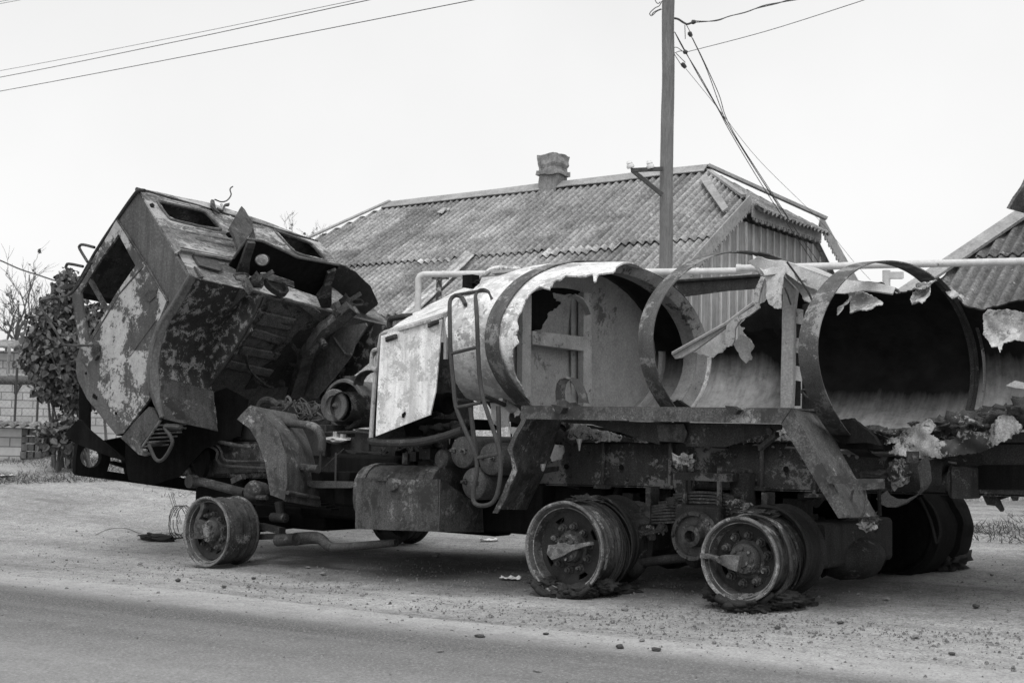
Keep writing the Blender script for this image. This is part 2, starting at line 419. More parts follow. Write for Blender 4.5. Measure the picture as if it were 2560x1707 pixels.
# ---- asphalt road along the front, dust drifted over its edge
def mat_asphalt():
    m_, n, b = newmat('dusty_asphalt'); g = NG(n); v = g.coord('Object')
    vs = g.coord('Object', (0.10, 1.0, 1.0), (3, 0, 0), (0, 0, 0.06))
    base = g.ramp(g.noise(v, 75, 4, .8), (0.37, .045), (0.55, .125), (0.68, .36))
    dust = g.ramp(g.noise(vs, 1.5, 7, .62, .2), (0.46, 0), (0.64, .85))
    y = g.sep(v)[1]; x = g.sep(v)[0]
    # drifts of pale dust: wide at the road's edge, thin bands along the wheel tracks
    e = g.math('ADD', y, g.math('MULTIPLY', g.math('SUBTRACT', g.noise(vs, 1.0, 5, .6), .5), .9))
    edge = g.math('POWER', g.maprange(e, -2.15, -1.6), 1.3)
    trk = g.math('ABSOLUTE', g.math('ADD', g.math('ADD', y, g.math('MULTIPLY', x, -.2)), g.math('ADD', 3.41, g.math('MULTIPLY', g.math('SUBTRACT', g.noise(vs, 1.3, 4), .5), .25))))
    trk = g.math('MULTIPLY', g.maprange(trk, .3, .02, 0, .28), g.ramp(g.noise(v, 2.5, 5, .7), (.4, .2), (.55, 1)))
    far = g.maprange(g.math('ADD', e, g.math('MULTIPLY', x, -.12)), -3.1, -3.9, 0, .5)
    d = g.math('MAXIMUM', g.math('MAXIMUM', edge, g.math('MAXIMUM', far, trk)), g.math('MULTIPLY', dust, .3))
    fine = g.ramp(g.noise(v, 60, 5, .8), (0.36, .55), (0.5, 1.), (0.64, 1.3))
    pale = g.mix(1.0, g.ramp(g.noise(v, 6, 7, .7), (0.3, .29), (0.7, .42)), fine, 'MULTIPLY')
    g.lk(g.mix(d, base, pale), b.inputs['Base Color']); b.inputs['Roughness'].default_value = .9
    g.bump(g.noise(v, 110, 4, .75), b, .6, .01)
    return m_
mb = MB(); xs = list(np.arange(-60, 40.1, .5)); vs = []; fs = []
for i, x in enumerate(xs):
    top = -1.42 + .16 * noise.noise(Vector((x * .35, 1, 0))) + .05 * noise.noise(Vector((x * 1.9, 4, 0)))
    for y in (-12.0, -6, -4, -3, -2.2, top): vs.append((x, y, gz(x, y) + .018))
n6 = 6
for i in range(len(xs) - 1):
    for j in range(5): fs.append((i * 6 + j, (i + 1) * 6 + j, (i + 1) * 6 + j + 1, i * 6 + j + 1))
mb.add(vs, fs); setp(mb.build('road', mat_asphalt(), ang=180), kind='structure')

# ---- loose stones: the bigger ones are things, the grit is one mass
M_STONE = metal('stone', .10, .26, sc=20, rough=.95, bump=.3)
M_STONE2 = metal('dark_clod', .03, .09, sc=20, rough=.95, bump=.3)
def stone_mesh(seed):
    b_ = MB(); b_.blob((0, 0, .25), (.55, .45, .34), .35, 2, 1.5, seed); b_.add([], []); return b_
protos = []
for k in range(5):
    o = stone_mesh(k * 3 + 1).build('stone', M_STONE if k < 3 else M_STONE2, ang=25); protos.append(o)
rnd = random.Random(5); first = [True] * 5
spots = [('P', x, y) for x, y in ((350, 1412), (770, 1421), (1088, 1394), (634, 1448), (1380, 1388), (1562, 1528), (1655, 1573), (1785, 1611), (2100, 1560),
  (1102, 1409), (1095, 1389), (995, 1378), (1173, 1547), (1640, 1637), (1550, 1630), (2290, 1595), (1344, 1691), (1100, 1640), (2440, 1520), (1944, 1573),
  (2215, 1500), (2330, 1565), (1605, 1612), (1365, 1596), (1200, 1602), (808, 1437), (905, 1492), (1035, 1505), (445, 1455), (560, 1470), (2040, 1475), (1960, 1470), (2480, 1440), (2380, 1640))]
for i, (r, x, y) in enumerate(spots):
    k = i % 5; p = ground_at(r, x, y); s_ = rnd.uniform(.022, .046)
    o = protos[k] if first[k] else protos[k].copy()
    if not first[k]: COL.objects.link(o)
    first[k] = False
    o.location = (p.x, p.y, gz(p.x, p.y) + (.018 if p.y < -1.4 else .004)); o.scale = (s_ * rnd.uniform(.9, 1.4), s_, s_ * rnd.uniform(.7, 1.0)); o.rotation_euler = (0, 0, rnd.uniform(0, 6))
    setp(o, 'small loose stone lying on the bare dirt or road round the burnt lorry', 'stone', 'loose stones on the dirt')
gv = MB(); rnd = random.Random(9)
for i in range(8500):
    if i < 5200: x, y = rnd.gauss(3.4, 2.4), rnd.gauss(-.1, .75)
    else: x, y = rnd.uniform(-6, 9), rnd.uniform(-3.2, 3.5)
    if rnd.random() < .3: x = rnd.gauss(5.6, 1.3); y = rnd.gauss(-.3, .8)
    s_ = min(.02, .0025 + .003 * rnd.expovariate(1)); z = gz(x, y) + (.018 if y < -1.45 else .003)
    a = rnd.uniform(0, 6.28); ca, sa = math.cos(a) * s_, math.sin(a) * s_
    h = s_ * rnd.uniform(.5, .9); j = [rnd.uniform(.6, 1.25) for _ in range(4)]
    gv.add([(x + ca * j[0], y + sa * j[0], z - .003), (x - sa * j[1], y + ca * j[1], z - .003), (x - ca * j[2], y - sa * j[2], z - .003), (x + sa * j[3], y - ca * j[3], z - .003), (x + ca * .55, y + sa * .55, z + h), (x - ca * .5 * j[3], y - sa * .5, z + h * .8)],
           [(0, 1, 4), (1, 5, 4), (1, 2, 5), (2, 3, 5), (3, 4, 5), (3, 0, 4)])
setp(gv.build('gravel', metal('grit', .04, .2, sc=9, rough=.95, streak=0), smooth=False), 'dark grit and clinker strewn over the dirt', 'gravel', kind='stuff')

# ---- grass on the bank and behind the lorry
M_GRASS = metal('dry_grass', .04, .13, sc=5, rough=.9, bump=0)
gr = MB(); rnd = random.Random(3)
def blades(n_, fx):
    c_ = 0
    while c_ < n_:
        x, y = fx(); d_ = noise.noise(Vector((x * .7, y * .7, 9)))
        if d_ < rnd.uniform(-.5, .35): continue
        c_ += 1; z = gz(x, y); h = rnd.uniform(.025, .085); a = rnd.uniform(0, 6.28); wv = .006
        lx, ly = rnd.gauss(0, .09), rnd.gauss(0, .09)
        gr.add([(x + wv * math.cos(a), y + wv * math.sin(a), z), (x - wv * math.cos(a), y - wv * math.sin(a), z), (x + lx, y + ly, z + h)], [(0, 1, 2)])
def on_bank():
    d_, l_ = 17.8 + rnd.expovariate(.45), rnd.uniform(-10.5, -4.0); p = CAM + fh * d_ + rh * l_; return p.x, p.y
def at_right():
    return rnd.uniform(4.5, 13), 4.3 + rnd.expovariate(.5) + .3 * rnd.random()
def by_front(): return rnd.gauss(-3.0, 1.0), rnd.gauss(4.0, .4)
blades(9000, on_bank); blades(11000, at_right); blades(1500, by_front)
setp(gr.build('grass', M_GRASS, smooth=False), 'thin dry grass on the bank behind the lorry', 'grass', kind='stuff')

# ================================================================== HOUSE
RZ = 1.146 + 4.6
Rl, Rr = at('P', 967, 520, ('Z', RZ)), at('P', 1770, 428, ('Z', RZ))
He_ = (Rr - Rl).normalized(); Hn = Vector((He_.y, -He_.x, 0))
if Hn.dot(fh) > 0: Hn = -Hn
EZ = 1.146 + 1.9
Ep = at('P', 957, 789, ('Z', EZ)); HW = (Ep - Rl).dot(Hn)
Hd = (Hn * HW - zz * (RZ - EZ)).normalized(); HLs = math.hypot(HW, RZ - EZ); Hnor = He_.cross(Hd).normalized()
if Hnor.z < 0: Hnor = -Hnor
print('house', Rl, Rr, 'half width', HW, 'pitch', math.degrees(math.atan2(RZ - EZ, HW)), 'ridge', (Rr - Rl).length)
FP = (Rl, Hnor)                                        # front slope as a plane
def us(p): return (p - Rl).dot(He_), (p - Rl).dot(Hd)
def roofp(u, s_, h=0.): return Rl + He_ * u + Hd * s_ + Hnor * h
ang_h = math.atan2(He_.y, He_.x); HF = ((Rl.x, Rl.y, 0), ang_h)
FRM_H = Matrix.Translation(Vector(HF[0])) @ Matrix.Rotation(ang_h, 4, 'Z')
house = thing('village_house', 'long old house with corrugated slate roof, brick chimney and boarded half-hipped gable', 'house', HF[0], ang_h)
def mat_slate(name, lo, hi, seed=0, OFF=0.):
    m_, n, b = newmat(name); g = NG(n); v = g.coord('Object', (1, 1, 1), (seed, 0, 0))
    st = g.coord('Object', (1.0, .22, .22), (seed, 0, 0))
    c = g.ramp(g.noise(v, .9, 6, .7), (0.3, lo), (0.7, hi))
    c = g.mix(1., c, g.ramp(g.noise(st, 5, 5, .6), (0.3, .8), (0.7, 1.2)), 'MULTIPLY')
    f = g.noise(v, 22, 8, .85)
    c = g.mix(1., c, g.ramp(f, (0.36, .3), (0.5, 1.0), (0.62, 1.6)), 'MULTIPLY')
    # relief shading painted in: troughs of the corrugation darker, crests lighter
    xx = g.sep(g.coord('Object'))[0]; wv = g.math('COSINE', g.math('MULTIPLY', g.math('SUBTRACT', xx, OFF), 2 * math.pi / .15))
    cbn = g.node('CombineXYZ'); g.lk(g.math('FLOOR', g.math('DIVIDE', xx, 1.05)), cbn.inputs[0]); g.lk(g.math('FLOOR', g.math('DIVIDE', g.sep(g.coord('Object'))[2], 1.15)), cbn.inputs[1])
    wn_ = g.node('TexWhiteNoise'); g.lk(cbn.outputs[0], wn_.inputs['Vector']); c = g.mix(1., c, g.ramp(wn_.outputs['Value'], (0., .74), (1., 1.2)), 'MULTIPLY')
    c = g.mix(1., c, g.ramp(g.noise(v, 1.6, 8, .75), (.36, .55), (.5, 1.), (.66, 1.2)), 'MULTIPLY')
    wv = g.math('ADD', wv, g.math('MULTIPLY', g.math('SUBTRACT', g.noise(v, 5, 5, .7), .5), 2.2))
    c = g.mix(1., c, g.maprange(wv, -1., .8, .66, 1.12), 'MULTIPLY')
    vo = g.node('TexVoronoi'); vo.inputs['Scale'].default_value = 9; g.lk(v, vo.inputs['Vector'])
    c = g.mix(g.math('MULTIPLY', g.ramp(vo.outputs['Distance'], (0.1, 1), (.22, 0)), g.ramp(g.noise(v, 2.5, 4), (.5, 0), (.62, .9))), c, .5)
    g.lk(c, b.inputs['Base Color']); b.inputs['Roughness'].default_value = .95; g.bump(f, b, .5, .02); return m_
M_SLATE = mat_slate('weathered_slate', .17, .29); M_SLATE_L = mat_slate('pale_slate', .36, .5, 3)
def corr(mb, P, u0, u1, top, bot, amp=.03, pitch=.15, off=0., thick=.012, ns=10, seed=0, sag=.02):
    n_ = int((u1 - u0) / pitch * 8); us_ = [u0 + (u1 - u0) * i / n_ for i in range(n_ + 1)]; vs = []; fs = []
    for k in (0, 1):
        for u in us_:
            a, b_ = top(u), bot(u)
            sheet_i = int(math.floor((u + seed) / 1.05)); b_ += .03 * noise.noise(Vector((sheet_i * 3.7, seed, 0)))
            lift = .012 * noise.noise(Vector((sheet_i * 1.7, seed + 5, 0)))
            for j in range(ns + 1):
                s_ = a + (b_ - a) * j / ns
                h = off + amp * math.cos(2 * math.pi * u / pitch) + lift + sag * noise.noise(Vector((u * .5, s_ * .6, seed))) - k * thick
                vs.append(P(u, s_, h))
    q = lambda i, j, k: k * (n_ + 1) * (ns + 1) + i * (ns + 1) + j
    for i in range(n_):
        for j in range(ns):
            fs += [(q(i, j, 0), q(i + 1, j, 0), q(i + 1, j + 1, 0), q(i, j + 1, 0)), (q(i, j, 1), q(i, j + 1, 1), q(i + 1, j + 1, 1), q(i + 1, j, 1))]
        fs += [(q(i, ns, 0), q(i + 1, ns, 0), q(i + 1, ns, 1), q(i, ns, 1)), (q(i, 0, 0), q(i, 0, 1), q(i + 1, 0, 1), q(i + 1, 0, 0))]
    return mb.add(vs, fs)
uL, uR = 0., (Rr - Rl).length
tl = us(at('P', 1861, 508, FP)); bl = us(at('P', 1711, 668, FP)); hl = us(at('P', 788, 601, FP)); rw = us(at('R7', 1200, 655, FP))
SE = HLs; SR = rw[1]
k_hip = (uL - hl[0]) / hl[1]                            # left hip: u change per metre down the slope
UB = (tl[0] + bl[0]) / 2                                # gable end
top = lambda u: 0.02 if uL <= u <= uR else ((uL - u) / k_hip if u < uL else (u - uR) / (UB - uR) * tl[1])
mb = MB(); rof = MB()
corr(rof, roofp, uL - k_hip * SR * .98, UB, lambda u: min(top(u), SR + .1), lambda u: SR + .12, off=.03, seed=1)
corr(rof, roofp, uL - k_hip * SE, UB, lambda u: max(top(u), SR - .1), lambda u: SE, off=-.005, seed=2)
# back slope and the half hip over the gable
Bd = (-Hn * HW - zz * (RZ - EZ)).normalized()
def backp(u, s_, h=0.): return Rl + He_ * u + Bd * s_ + Vector((0, 0, h))
corr(rof, backp, uL, UB, lambda u: top(u), lambda u: SE, off=0, seed=4, ns=4)
hA = Rr; hB, hC = roofp(UB, tl[1]), backp(UB, tl[1])
hh = (hC - hB); hwid = hh.length; hu = hh.normalized(); hm = (hB + hC) / 2; hs = (hm + He_ * .32 - zz * .16 - hA); hsl = hs.length; hs.normalize(); hn = hu.cross(hs); hn = hn if hn.z > 0 else -hn
hipp = lambda u, s_, h=0.: hA + hu * u + hs * s_ + hn * h
corr(rof, hipp, -hwid / 2, hwid / 2, lambda u: abs(u) / (hwid / 2) * hsl * .93, lambda u: hsl, off=.02, seed=6, ns=5)
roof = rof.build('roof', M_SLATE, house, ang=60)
b_ = MB(); b_.sheet([px('R7', *p) for p in ((905, 650), (955, 678), (640, 990), (600, 1025), (525, 1020))], lambda x, y: hit(x, y, (Rl + Hnor * .075, Hnor)), thick=.012, cell=12, disp=.008)
b2_ = MB(); b2_.plate('R7', [(735, 425), (768, 398), (812, 402), (800, 415), (790, 405), (765, 432)], (Rl + Hnor * .085, Hnor), thick=.01); setp(b2_.build('roof_patch', M_SLATE_L, house), 'small pale chip beside a hole below the ridge')
setp(b_.build('roof_patch', M_SLATE_L, house), 'pale flat strip patched over the slate')
b_ = MB(); u0, u1 = us(at('R7', 1385, 645, FP))[0], us(at('R7', 1845, 600, FP))[0]
corr(b_, roofp, u0, u1, lambda u: SR + .08, lambda u: SR + .3 + .05 * math.sin(u * 9), off=.034, seed=8, ns=3, sag=0)
u0, u1 = us(at('R7', 655, 705, FP))[0], us(at('R7', 850, 690, FP))[0]
corr(b_, roofp, u0, u1, lambda u: SR + .08, lambda u: SR + .22, off=.034, seed=9, ns=3, sag=0)
for o_s in b_.build_split('roof_strip', M_SLATE_L, house): setp(o_s, 'pale wavy strip of newer slate under the upper row')
def mat_wood(name, lo, hi, scale=(6, 6, .5), seed=0):
    m_, n, b = newmat(name); g = NG(n); v = g.coord('Object', scale, (seed, seed, 0)); v2 = g.coord('Object')
    c = g.ramp(g.noise(v, 3, 8, .7, .3), (0.3, lo), (0.7, hi))
    f = g.noise(v, 14, 5, .7)
    c = g.mix(1., c, g.ramp(f, (0.3, .6), (0.5, 1.), (0.7, 1.2)), 'MULTIPLY')
    c = g.mix(1., c, g.ramp(g.noise(v2, 1.2, 4), (0.3, .75), (0.7, 1.15)), 'MULTIPLY')
    g.lk(c, b.inputs['Base Color']); b.inputs['Roughness'].default_value = .9; g.bump(f, b, .4, .01); return m_
M_BOARD = mat_wood('grey_boards', .23, .36); M_BATTEN = mat_wood('pale_battens', .46, .62, seed=3); M_TRIM = mat_wood('trim_boards', .24, .38, (2, 2, 2), 5)
cap = MB(); cap.ruled([roofp(u, .16, .075 + .015 * noise.noise(Vector((u, 1, 2)))) for u in np.linspace(uL, uR, 9)], [Rl + He_ * u + zz * (.12 + .02 * noise.noise(Vector((u * 1.3, 7, 0)))) for u in np.linspace(uL, uR, 9)], .02, 2)
cap.ruled([backp(u, .16, .09) for u in np.linspace(uL, uR, 9)], [Rl + He_ * u + zz * .115 for u in np.linspace(uL, uR, 9)], .02, 2)
cap.build('ridge_cap', M_TRIM, house)
b_ = MB(); hlb = lambda s_: roofp(uL - k_hip * s_, s_, .11)
b_.beam(hlb(-.1), hlb(SE), .12, .03, Hnor); b_.build('hip_board', M_TRIM, house)
b_ = MB(); b_.plate('B6', [(700, 345), (752, 298), (945, 592), (895, 625)], (Rl + Hnor * .12, Hnor), thick=.03); b_.build('loose_board', M_TRIM, house)
b_ = MB(); b_.beam(hA + zz * .1, hC + zz * .14 + He_ * .25, .12, .05); b_.beam(hA + zz * .02, hB + zz * .12, .08, .04); b_.build('hip_ridge_board', M_TRIM, house)
# gable wall with battens
UG = UB - .12; hz = lambda p: p.z
def gp(t, z): return Rl + He_ * UG + Hn * t + zz * (z - RZ)
GB = 0.2; sl = (RZ - EZ) / HW; tz = hB.z - .25
tw = (RZ - .12 - tz) / sl
prof = [(HW - .35, GB), (HW - .35, RZ - (HW - .35) * sl - .1), (tw, tz), (-tw - .1, tz), (-(HW + .35), EZ + .15), (-(HW + .35), GB)]
b_ = MB(); b_.sheet(prof, gp, thick=.04, cell=1.0); b_.build('gable_wall', M_BOARD, house)
def ztop(t): return min(tz, RZ - abs(t) * sl - .1)
b_ = MB(); t = -(HW - .4); rnd = random.Random(2)
while t < HW - .4:
    wv = .012 + .006 * rnd.random()
    b_.box(gp(t, (GB + ztop(t)) / 2) + He_ * .035, Hn * wv, He_ * .014, zz * (ztop(t) - GB) / 2); t += rnd.choice((.22, .25, .27, .32))
b_.build('battens', M_BATTEN, house)
def scallop(mb, p, q, down, wd, n_, out):
    """fascia board with a row of scallops along its lower edge"""
    d_ = q - p; L_ = d_.length; d_.normalize(); pts = [(0, -wd * .1), (L_, -wd * .1), (L_, wd)]
    for i in range(n_):
        x0 = L_ - L_ * i / n_; st = L_ / n_
        if i % 2 == 0: pts += [(x0 - st * (.5 + .46 * math.cos(a)), wd + st * .62 * math.sin(a)) for a in np.linspace(0.2, math.pi - .2, 6)]
        else: pts += [(x0 - st * .2, wd), (x0 - st * .5, wd + st * .45), (x0 - st * .8, wd)]
    pts += [(0, wd)]
    return mb.sheet(pts, lambda a, b2: p + d_ * a + down * b2 + out, thick=.025, cell=.5)
b_ = MB(); o_ = He_ * .1
scallop(b_, hB - zz * .06 + He_ * .05, hC - zz * .06 + He_ * .05, -zz, .17, 26, o_); b_.build('fascia_board', M_TRIM, house)
b_ = MB(); dn = (-Hn * sl * .7 - zz).normalized(); e_ = roofp(UB, SE)
scallop(b_, hB + He_ * .08 + zz * .1, e_ + He_ * .08 + zz * .1, dn * -1 if dn.z > 0 else dn, .17, 40, He_ * .03); b_.build('barge_board', M_TRIM, house)
b_ = MB(); e_ = backp(UB, SE) - Hn * .75
scallop(b_, hC + He_ * .08 + zz * .22 - Hn * .1, e_ + He_ * .08 + zz * .12, (Hn * sl * .7 - zz).normalized(), .2, 40, He_ * .03); b_.build('barge_board', M_TRIM, house)
# front wall under the eaves
M_WALL = metal('limewash', .35, .5, sc=3, rough=.9, bump=.1)
b_ = MB(); c0 = Rl + Hn * (HW - .45); b_.box(c0 + He_ * ((UG - 2.4) / 2) + zz * ((EZ + .1 + .1) / 2 - RZ), He_ * ((UG + 2.4) / 2), Hn * .15, zz * ((EZ - .0) / 2)); b_.build('front_wall', M_WALL, house)
# chimney
M_CHIM = metal('chimney_render', .13, .27, patch=.34, amt=.56, sc=4, rough=.95, bump=.6)
def ridge_at(x):
    a, b2 = 0., 1.
    for _ in range(40):
        c_ = (a + b2) / 2; q = Rl.lerp(Rr, c_)
        if CX_(q) < x: a = c_
        else: b2 = c_
    return Rl.lerp(Rr, a)
def CX_(p): d_ = p - CAM; return 1280 + F * d_.dot(CR) / d_.dot(CV)
cc = ridge_at(1382); ppm = F / (cc - CAM).dot(CV)
b_ = MB()
def csec(z0, z1, w0, w1):
    for a, b2 in ((w0, w1),):
        vs = []
        for z, w_ in ((z0, a), (z1, b2)):
            for i, j in ((-1, -1), (1, -1), (1, 1), (-1, 1)): vs.append(cc + He_ * i * w_ / 2 + Hn * j * w_ / 2 * .95 + zz * z)
        b_.add(vs, [(0, 3, 2, 1), (4, 5, 6, 7), (0, 1, 5, 4), (1, 2, 6, 5), (2, 3, 7, 6), (3, 0, 4, 7)])
hpx = lambda y: (520 - 47 - (350 + y / 2.352)) / ppm
K = 1 / 2.352 / ppm / 1.28
for y0, y1, w0, w1 in ((420, 215, 158, 158), (215, 188, 196, 196), (188, 168, 172, 165), (168, 150, 165, 180), (150, 92, 180, 180)):
    csec((473 - 350 - y0 / 2.352) / ppm, (473 - 350 - y1 / 2.352) / ppm - .002, w0 * K, w1 * K)
bm = bmesh.new(); me_ = bpy.data.meshes.new('tmp'); me_.from_pydata(b_.v, [], b_.f); bm.from_mesh(me_)
bmesh.ops.subdivide_edges(bm, edges=bm.edges[:], cuts=4, use_grid_fill=True)
for v in bm.verts: v.co += Vector((noise.noise(v.co * 6), noise.noise(v.co * 6 + Vector((9, 0, 0))), noise.noise(v.co * 5 + Vector((0, 7, 0))))) * .035
b_ = MB(); b_.add([v.co.copy() for v in bm.verts], [tuple(v.index for v in f.verts) for f in bm.faces]); bm.free()
b_.build('chimney', M_CHIM, house, ang=50)

# ---- neighbouring house at the right edge: same build of roof
nh_o = at('P', 2336, 695, ('D', 17.5))
RP = (nh_o, Hnor)
house2 = thing('village_house', 'neighbouring slate roofed house cut off by the right edge of the view', 'house', (nh_o.x, nh_o.y, 0), ang_h)
def us2(p): return (p - nh_o).dot(He_), (p - nh_o).dot(Hd)
roof2p = lambda u, s_, h=0.: nh_o + He_ * u + Hd * s_ + Hnor * h
pa = us2(at('P', 2336, 700, RP)); pb = us2(at('P', 2560, 548, RP)); sr2 = us2(at('B3', 1400, 105, RP))[1]
kk = (pb[0] - pa[0]) / (pb[1] - pa[1]); topu = lambda u: max(pa[1] + (u - pa[0]) / kk, pb[1] - 1.2)
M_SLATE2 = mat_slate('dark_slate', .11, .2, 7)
b_ = MB(); corr(b_, roof2p, pa[0] - 1.5, pa[0] + 7, lambda u: max(topu(u), sr2 - .05), lambda u: max(topu(u), 2.2), off=0, seed=3, amp=.027)
corr(b_, roof2p, pa[0] + (sr2 - pa[1]) * kk, pa[0] + 7, lambda u: min(topu(u), sr2), lambda u: sr2 + .05, off=.03, seed=5, amp=.027)
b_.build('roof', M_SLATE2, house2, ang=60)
b_ = MB(); q0, q1 = pa[0] - 1.2, pa[0] + (pb[1] - 1.2 - pa[1]) * kk
b_.beam(roof2p(q0, pa[1] + (q0 - pa[0]) / kk, .1), roof2p(q1, pa[1] + (q1 - pa[0]) / kk, .1), .26, .04, Hnor); b_.build('barge_board', M_TRIM, house2)
b_ = MB(); b_.box(nh_o + He_ * 3.2 + Hd * 1.9 - zz * 1.6 - Hn * .6, He_ * 3.5, Hn * .12, zz * 1.3); b_.build('wall', M_WALL, house2)
dA, dL = at('P', 2602, 372, ('D', 16.8)), at('P', 2520, 522, ('D', 16.8)); dR = dL + rh * (2 * (dA - dL).dot(rh)); dD = fh * .45 + rh * .5
b_ = MB(); b_.box((dL + dR) / 2 + dD * .55 + zz * -.25, rh * ((dR - dL).length / 2 - .2), fh * .16, zz * .6); b_.build('dormer_wall', M_BOARD, house2)
b_ = MB()
for e_d in (dL, dR):
    mid_d = dA.lerp(e_d, .5) - zz * .03
    b_.ruled([dA, mid_d, e_d], [dA + dD, mid_d + dD, e_d + dD], .04, 8, 5, disp=.02, df=9)
b_.build('dormer_roof', M_SLATE2, house2)

# ================================================================== GAS PIPES, POLE, WIRES
M_PIPE = metal('painted_pipe', .46, .62, patch=.16, amt=.63, sc=9, rough=.6, bump=.05, spk=.12, streak=0)
M_RUSTP = metal('flaking_post', .25, .5, patch=.05, amt=.5, sc=7, rough=.8)
def pipe_r(wpx, dep): return wpx / 2 * dep / F
gp_ = thing('gas_pipe', 'pale gas pipe on posts with an elbow, running in front of the long house', 'pipe', tuple(at('P', 1052, 1050, ('D', 17.5)).xy) + (.6,))
PD = 17.5; A_, B_ = at('P', 1062, 686, ('D', PD)), at('P', 1880, 677, ('D', 16.6))
b_ = MB(); el = at('P', 1045, 760, ('D', PD)); el0 = Vector((el.x, el.y, gz(el.x, el.y)))
b_.tube([el0, at('P', 1046, 720, ('D', PD)), at('P', 1046, 697, ('D', PD)), at('P', 1050, 690, ('D', PD)), at('P', 1058, 686.5, ('D', PD)), A_, B_], pipe_r(16, PD), 12)
for k in (.06, .33, .63, .84): b_.tube([A_.lerp(B_, k - .004), A_.lerp(B_, k + .004)], pipe_r(18.5, PD), 12)
b_.build('pipe', M_PIPE, gp_)
b_ = MB(); q = at('R7', 748, 812, ('D', PD + .02)); b_.tube([Vector((q.x, q.y, gz(q.x, q.y))), q], pipe_r(15, PD), 10); b_.beam(q + CR * -.1, q + CR * .13, .06, .03); b_.build('post', M_RUSTP, gp_)
gp2 = thing('gas_pipe', 'pale speckled gas pipe with a capped end, running right above the torn tank', 'pipe', tuple(at('P', 2217, 1000, ('D', 15.5)).xy) + (.6,))
A_, B_ = at('R4', 660, 167, ('D', 16.0)), at('P', 2700, 650, ('D', 15))
b_ = MB(); b_.tube([A_, B_], pipe_r(18, 15.8), 14); b_.tube([A_ - (B_ - A_).normalized() * .0, A_ + (B_ - A_).normalized() * .06], pipe_r(21, 15.8), 14); b_.build('pipe', M_PIPE, gp2)
for x0, r_ in ((1542, 20), (1800, 7)):
    q = at('R4', x0, 160, ('D', 15.8)); b_ = MB(); b_.tube([Vector((q.x, q.y, gz(q.x, q.y))), q - zz * .04], pipe_r(r_, 15.6), 10)
    if r_ > 10: b_.beam(q - zz * .1 + CR * -.02, q - zz * .1 + CR * .2, .08, .08)
    b_.build('post', M_PIPE, gp2)
# pole
M_POLE = mat_wood('pole_wood', .13, .24, (14, 14, .6), 9)
PO = 17.0; ptop, pbot = at('P', 1673, -60, ('D', PO)), at('P', 1663, 690, ('D', PO))
dv = (pbot - ptop); k = (ptop.z - gz(pbot.x, pbot.y)) / (ptop.z - pbot.z); foot = ptop + dv * k
pole = thing('utility_pole', 'tall weathered wooden pole with iron bracket in front of the slate roof', 'utility pole', tuple(foot))
b_ = MB(); pts = []; rr = []
for i in range(40):
    t = i / 39; pts.append(foot.lerp(ptop, t) + CR * .02 * noise.noise(Vector((t * 7, 0, 2)))); rr.append(pipe_r(37 - 6 * t, PO) * (1 + .05 * noise.noise(Vector((t * 13, 3, 0)))))
b_.tube(pts, rr, 14); b_.build('shaft', M_POLE, pole, ang=80)
M_IRON = metal('dark_iron', .04, .08, sc=9); M_PORC = plain('porcelain', .75, .2, .06)
dI = ('D', PO - .12)
b_ = MB(); b_.beam(at('B6', 95, 265, dI), at('B6', 375, 252, dI), .045, .05); b_.beam(at('B6', 110, 268, dI), at('B6', 370, 480, dI), .04, .05); b_.build('bracket', M_IRON, pole)
for x0, y0, x1, y1 in ((95, 245, 78, 185), (268, 250, 252, 182)):
    b_ = MB(); p, q = at('B6', x0, y0, dI), at('B6', x1, y1, dI); ax = (q - p)
    b_.tube([p - ax * .15, p], .012, 6); b_.lathe(p, ax, [(0, .045), (ax.length * .15, .052), (ax.length * .45, .047), (ax.length * .5, .036), (ax.length * .62, .036), (ax.length * .68, .042), (ax.length, .03)], 14); b_.build('insulator', M_PORC, pole)
b_ = MB()
for pts in ([(290, 140), (300, 120), (345, 80), (385, 60), (410, 15)], [(290, 140), (310, 158), (360, 115), (410, 92)], [(310, 150), (335, 120), (400, 90)], [(342, -5), (355, 25), (375, 38), (395, 20)]):
    b_.tube([at('B5', x, y, ('D', PO)) for x, y in pts], .006, 6, 4)
b_.tube([at('B5', x, y, dI) for x, y in ((530, 182), (570, 190), (630, 228), (665, 238), (720, 218))], .014, 7, 4)
b_.build_split('wire_loop', M_IRON, pole)
M_WIRE = plain('wire', .05, .6, .1)
def wire(label, name, rads, *paths, cat='wire', group=None, sm_=6):
    b_ = MB()
    for pth in paths: b_.tube([at(r, x, y, ('D', d)) for r, x, y, d in pth], rads, 5, sm_)
    return setp(b_.build(name, M_WIRE), label, cat, group)
wire('twisted pair of wires from the pole clamp to the upper right', 'overhead_wire', .0062,
  [('B5', 735, 208, 17), ('B5', 860, 212, 16.6), ('B5', 965, 203, 16.4), ('B5', 1070, 162, 16.2), ('B5', 1230, 125, 15.6), ('B5', 1400, 60, 15), ('B5', 1540, 32, 14.7), ('B5', 1760, -5, 14), ('B5', 2200, -80, 12)],
  [('B5', 735, 222, 17), ('B5', 860, 213, 16.6), ('B5', 965, 196, 16.4), ('B5', 1090, 158, 16.2), ('B5', 1230, 122, 15.6), ('B5', 1340, 85, 15), ('B5', 1540, 38, 14.7), ('B5', 1700, -8, 14), ('B5', 2200, -85, 12)])
wire('thin single wire from a small insulator to the upper right edge of the sky', 'overhead_wire', .0045, [('B5', 655, 512, 17), ('R8', 800, 175, 16), ('R8', 1350, 0, 14), ('R8', 1800, -150, 13)])
hp = 21.5
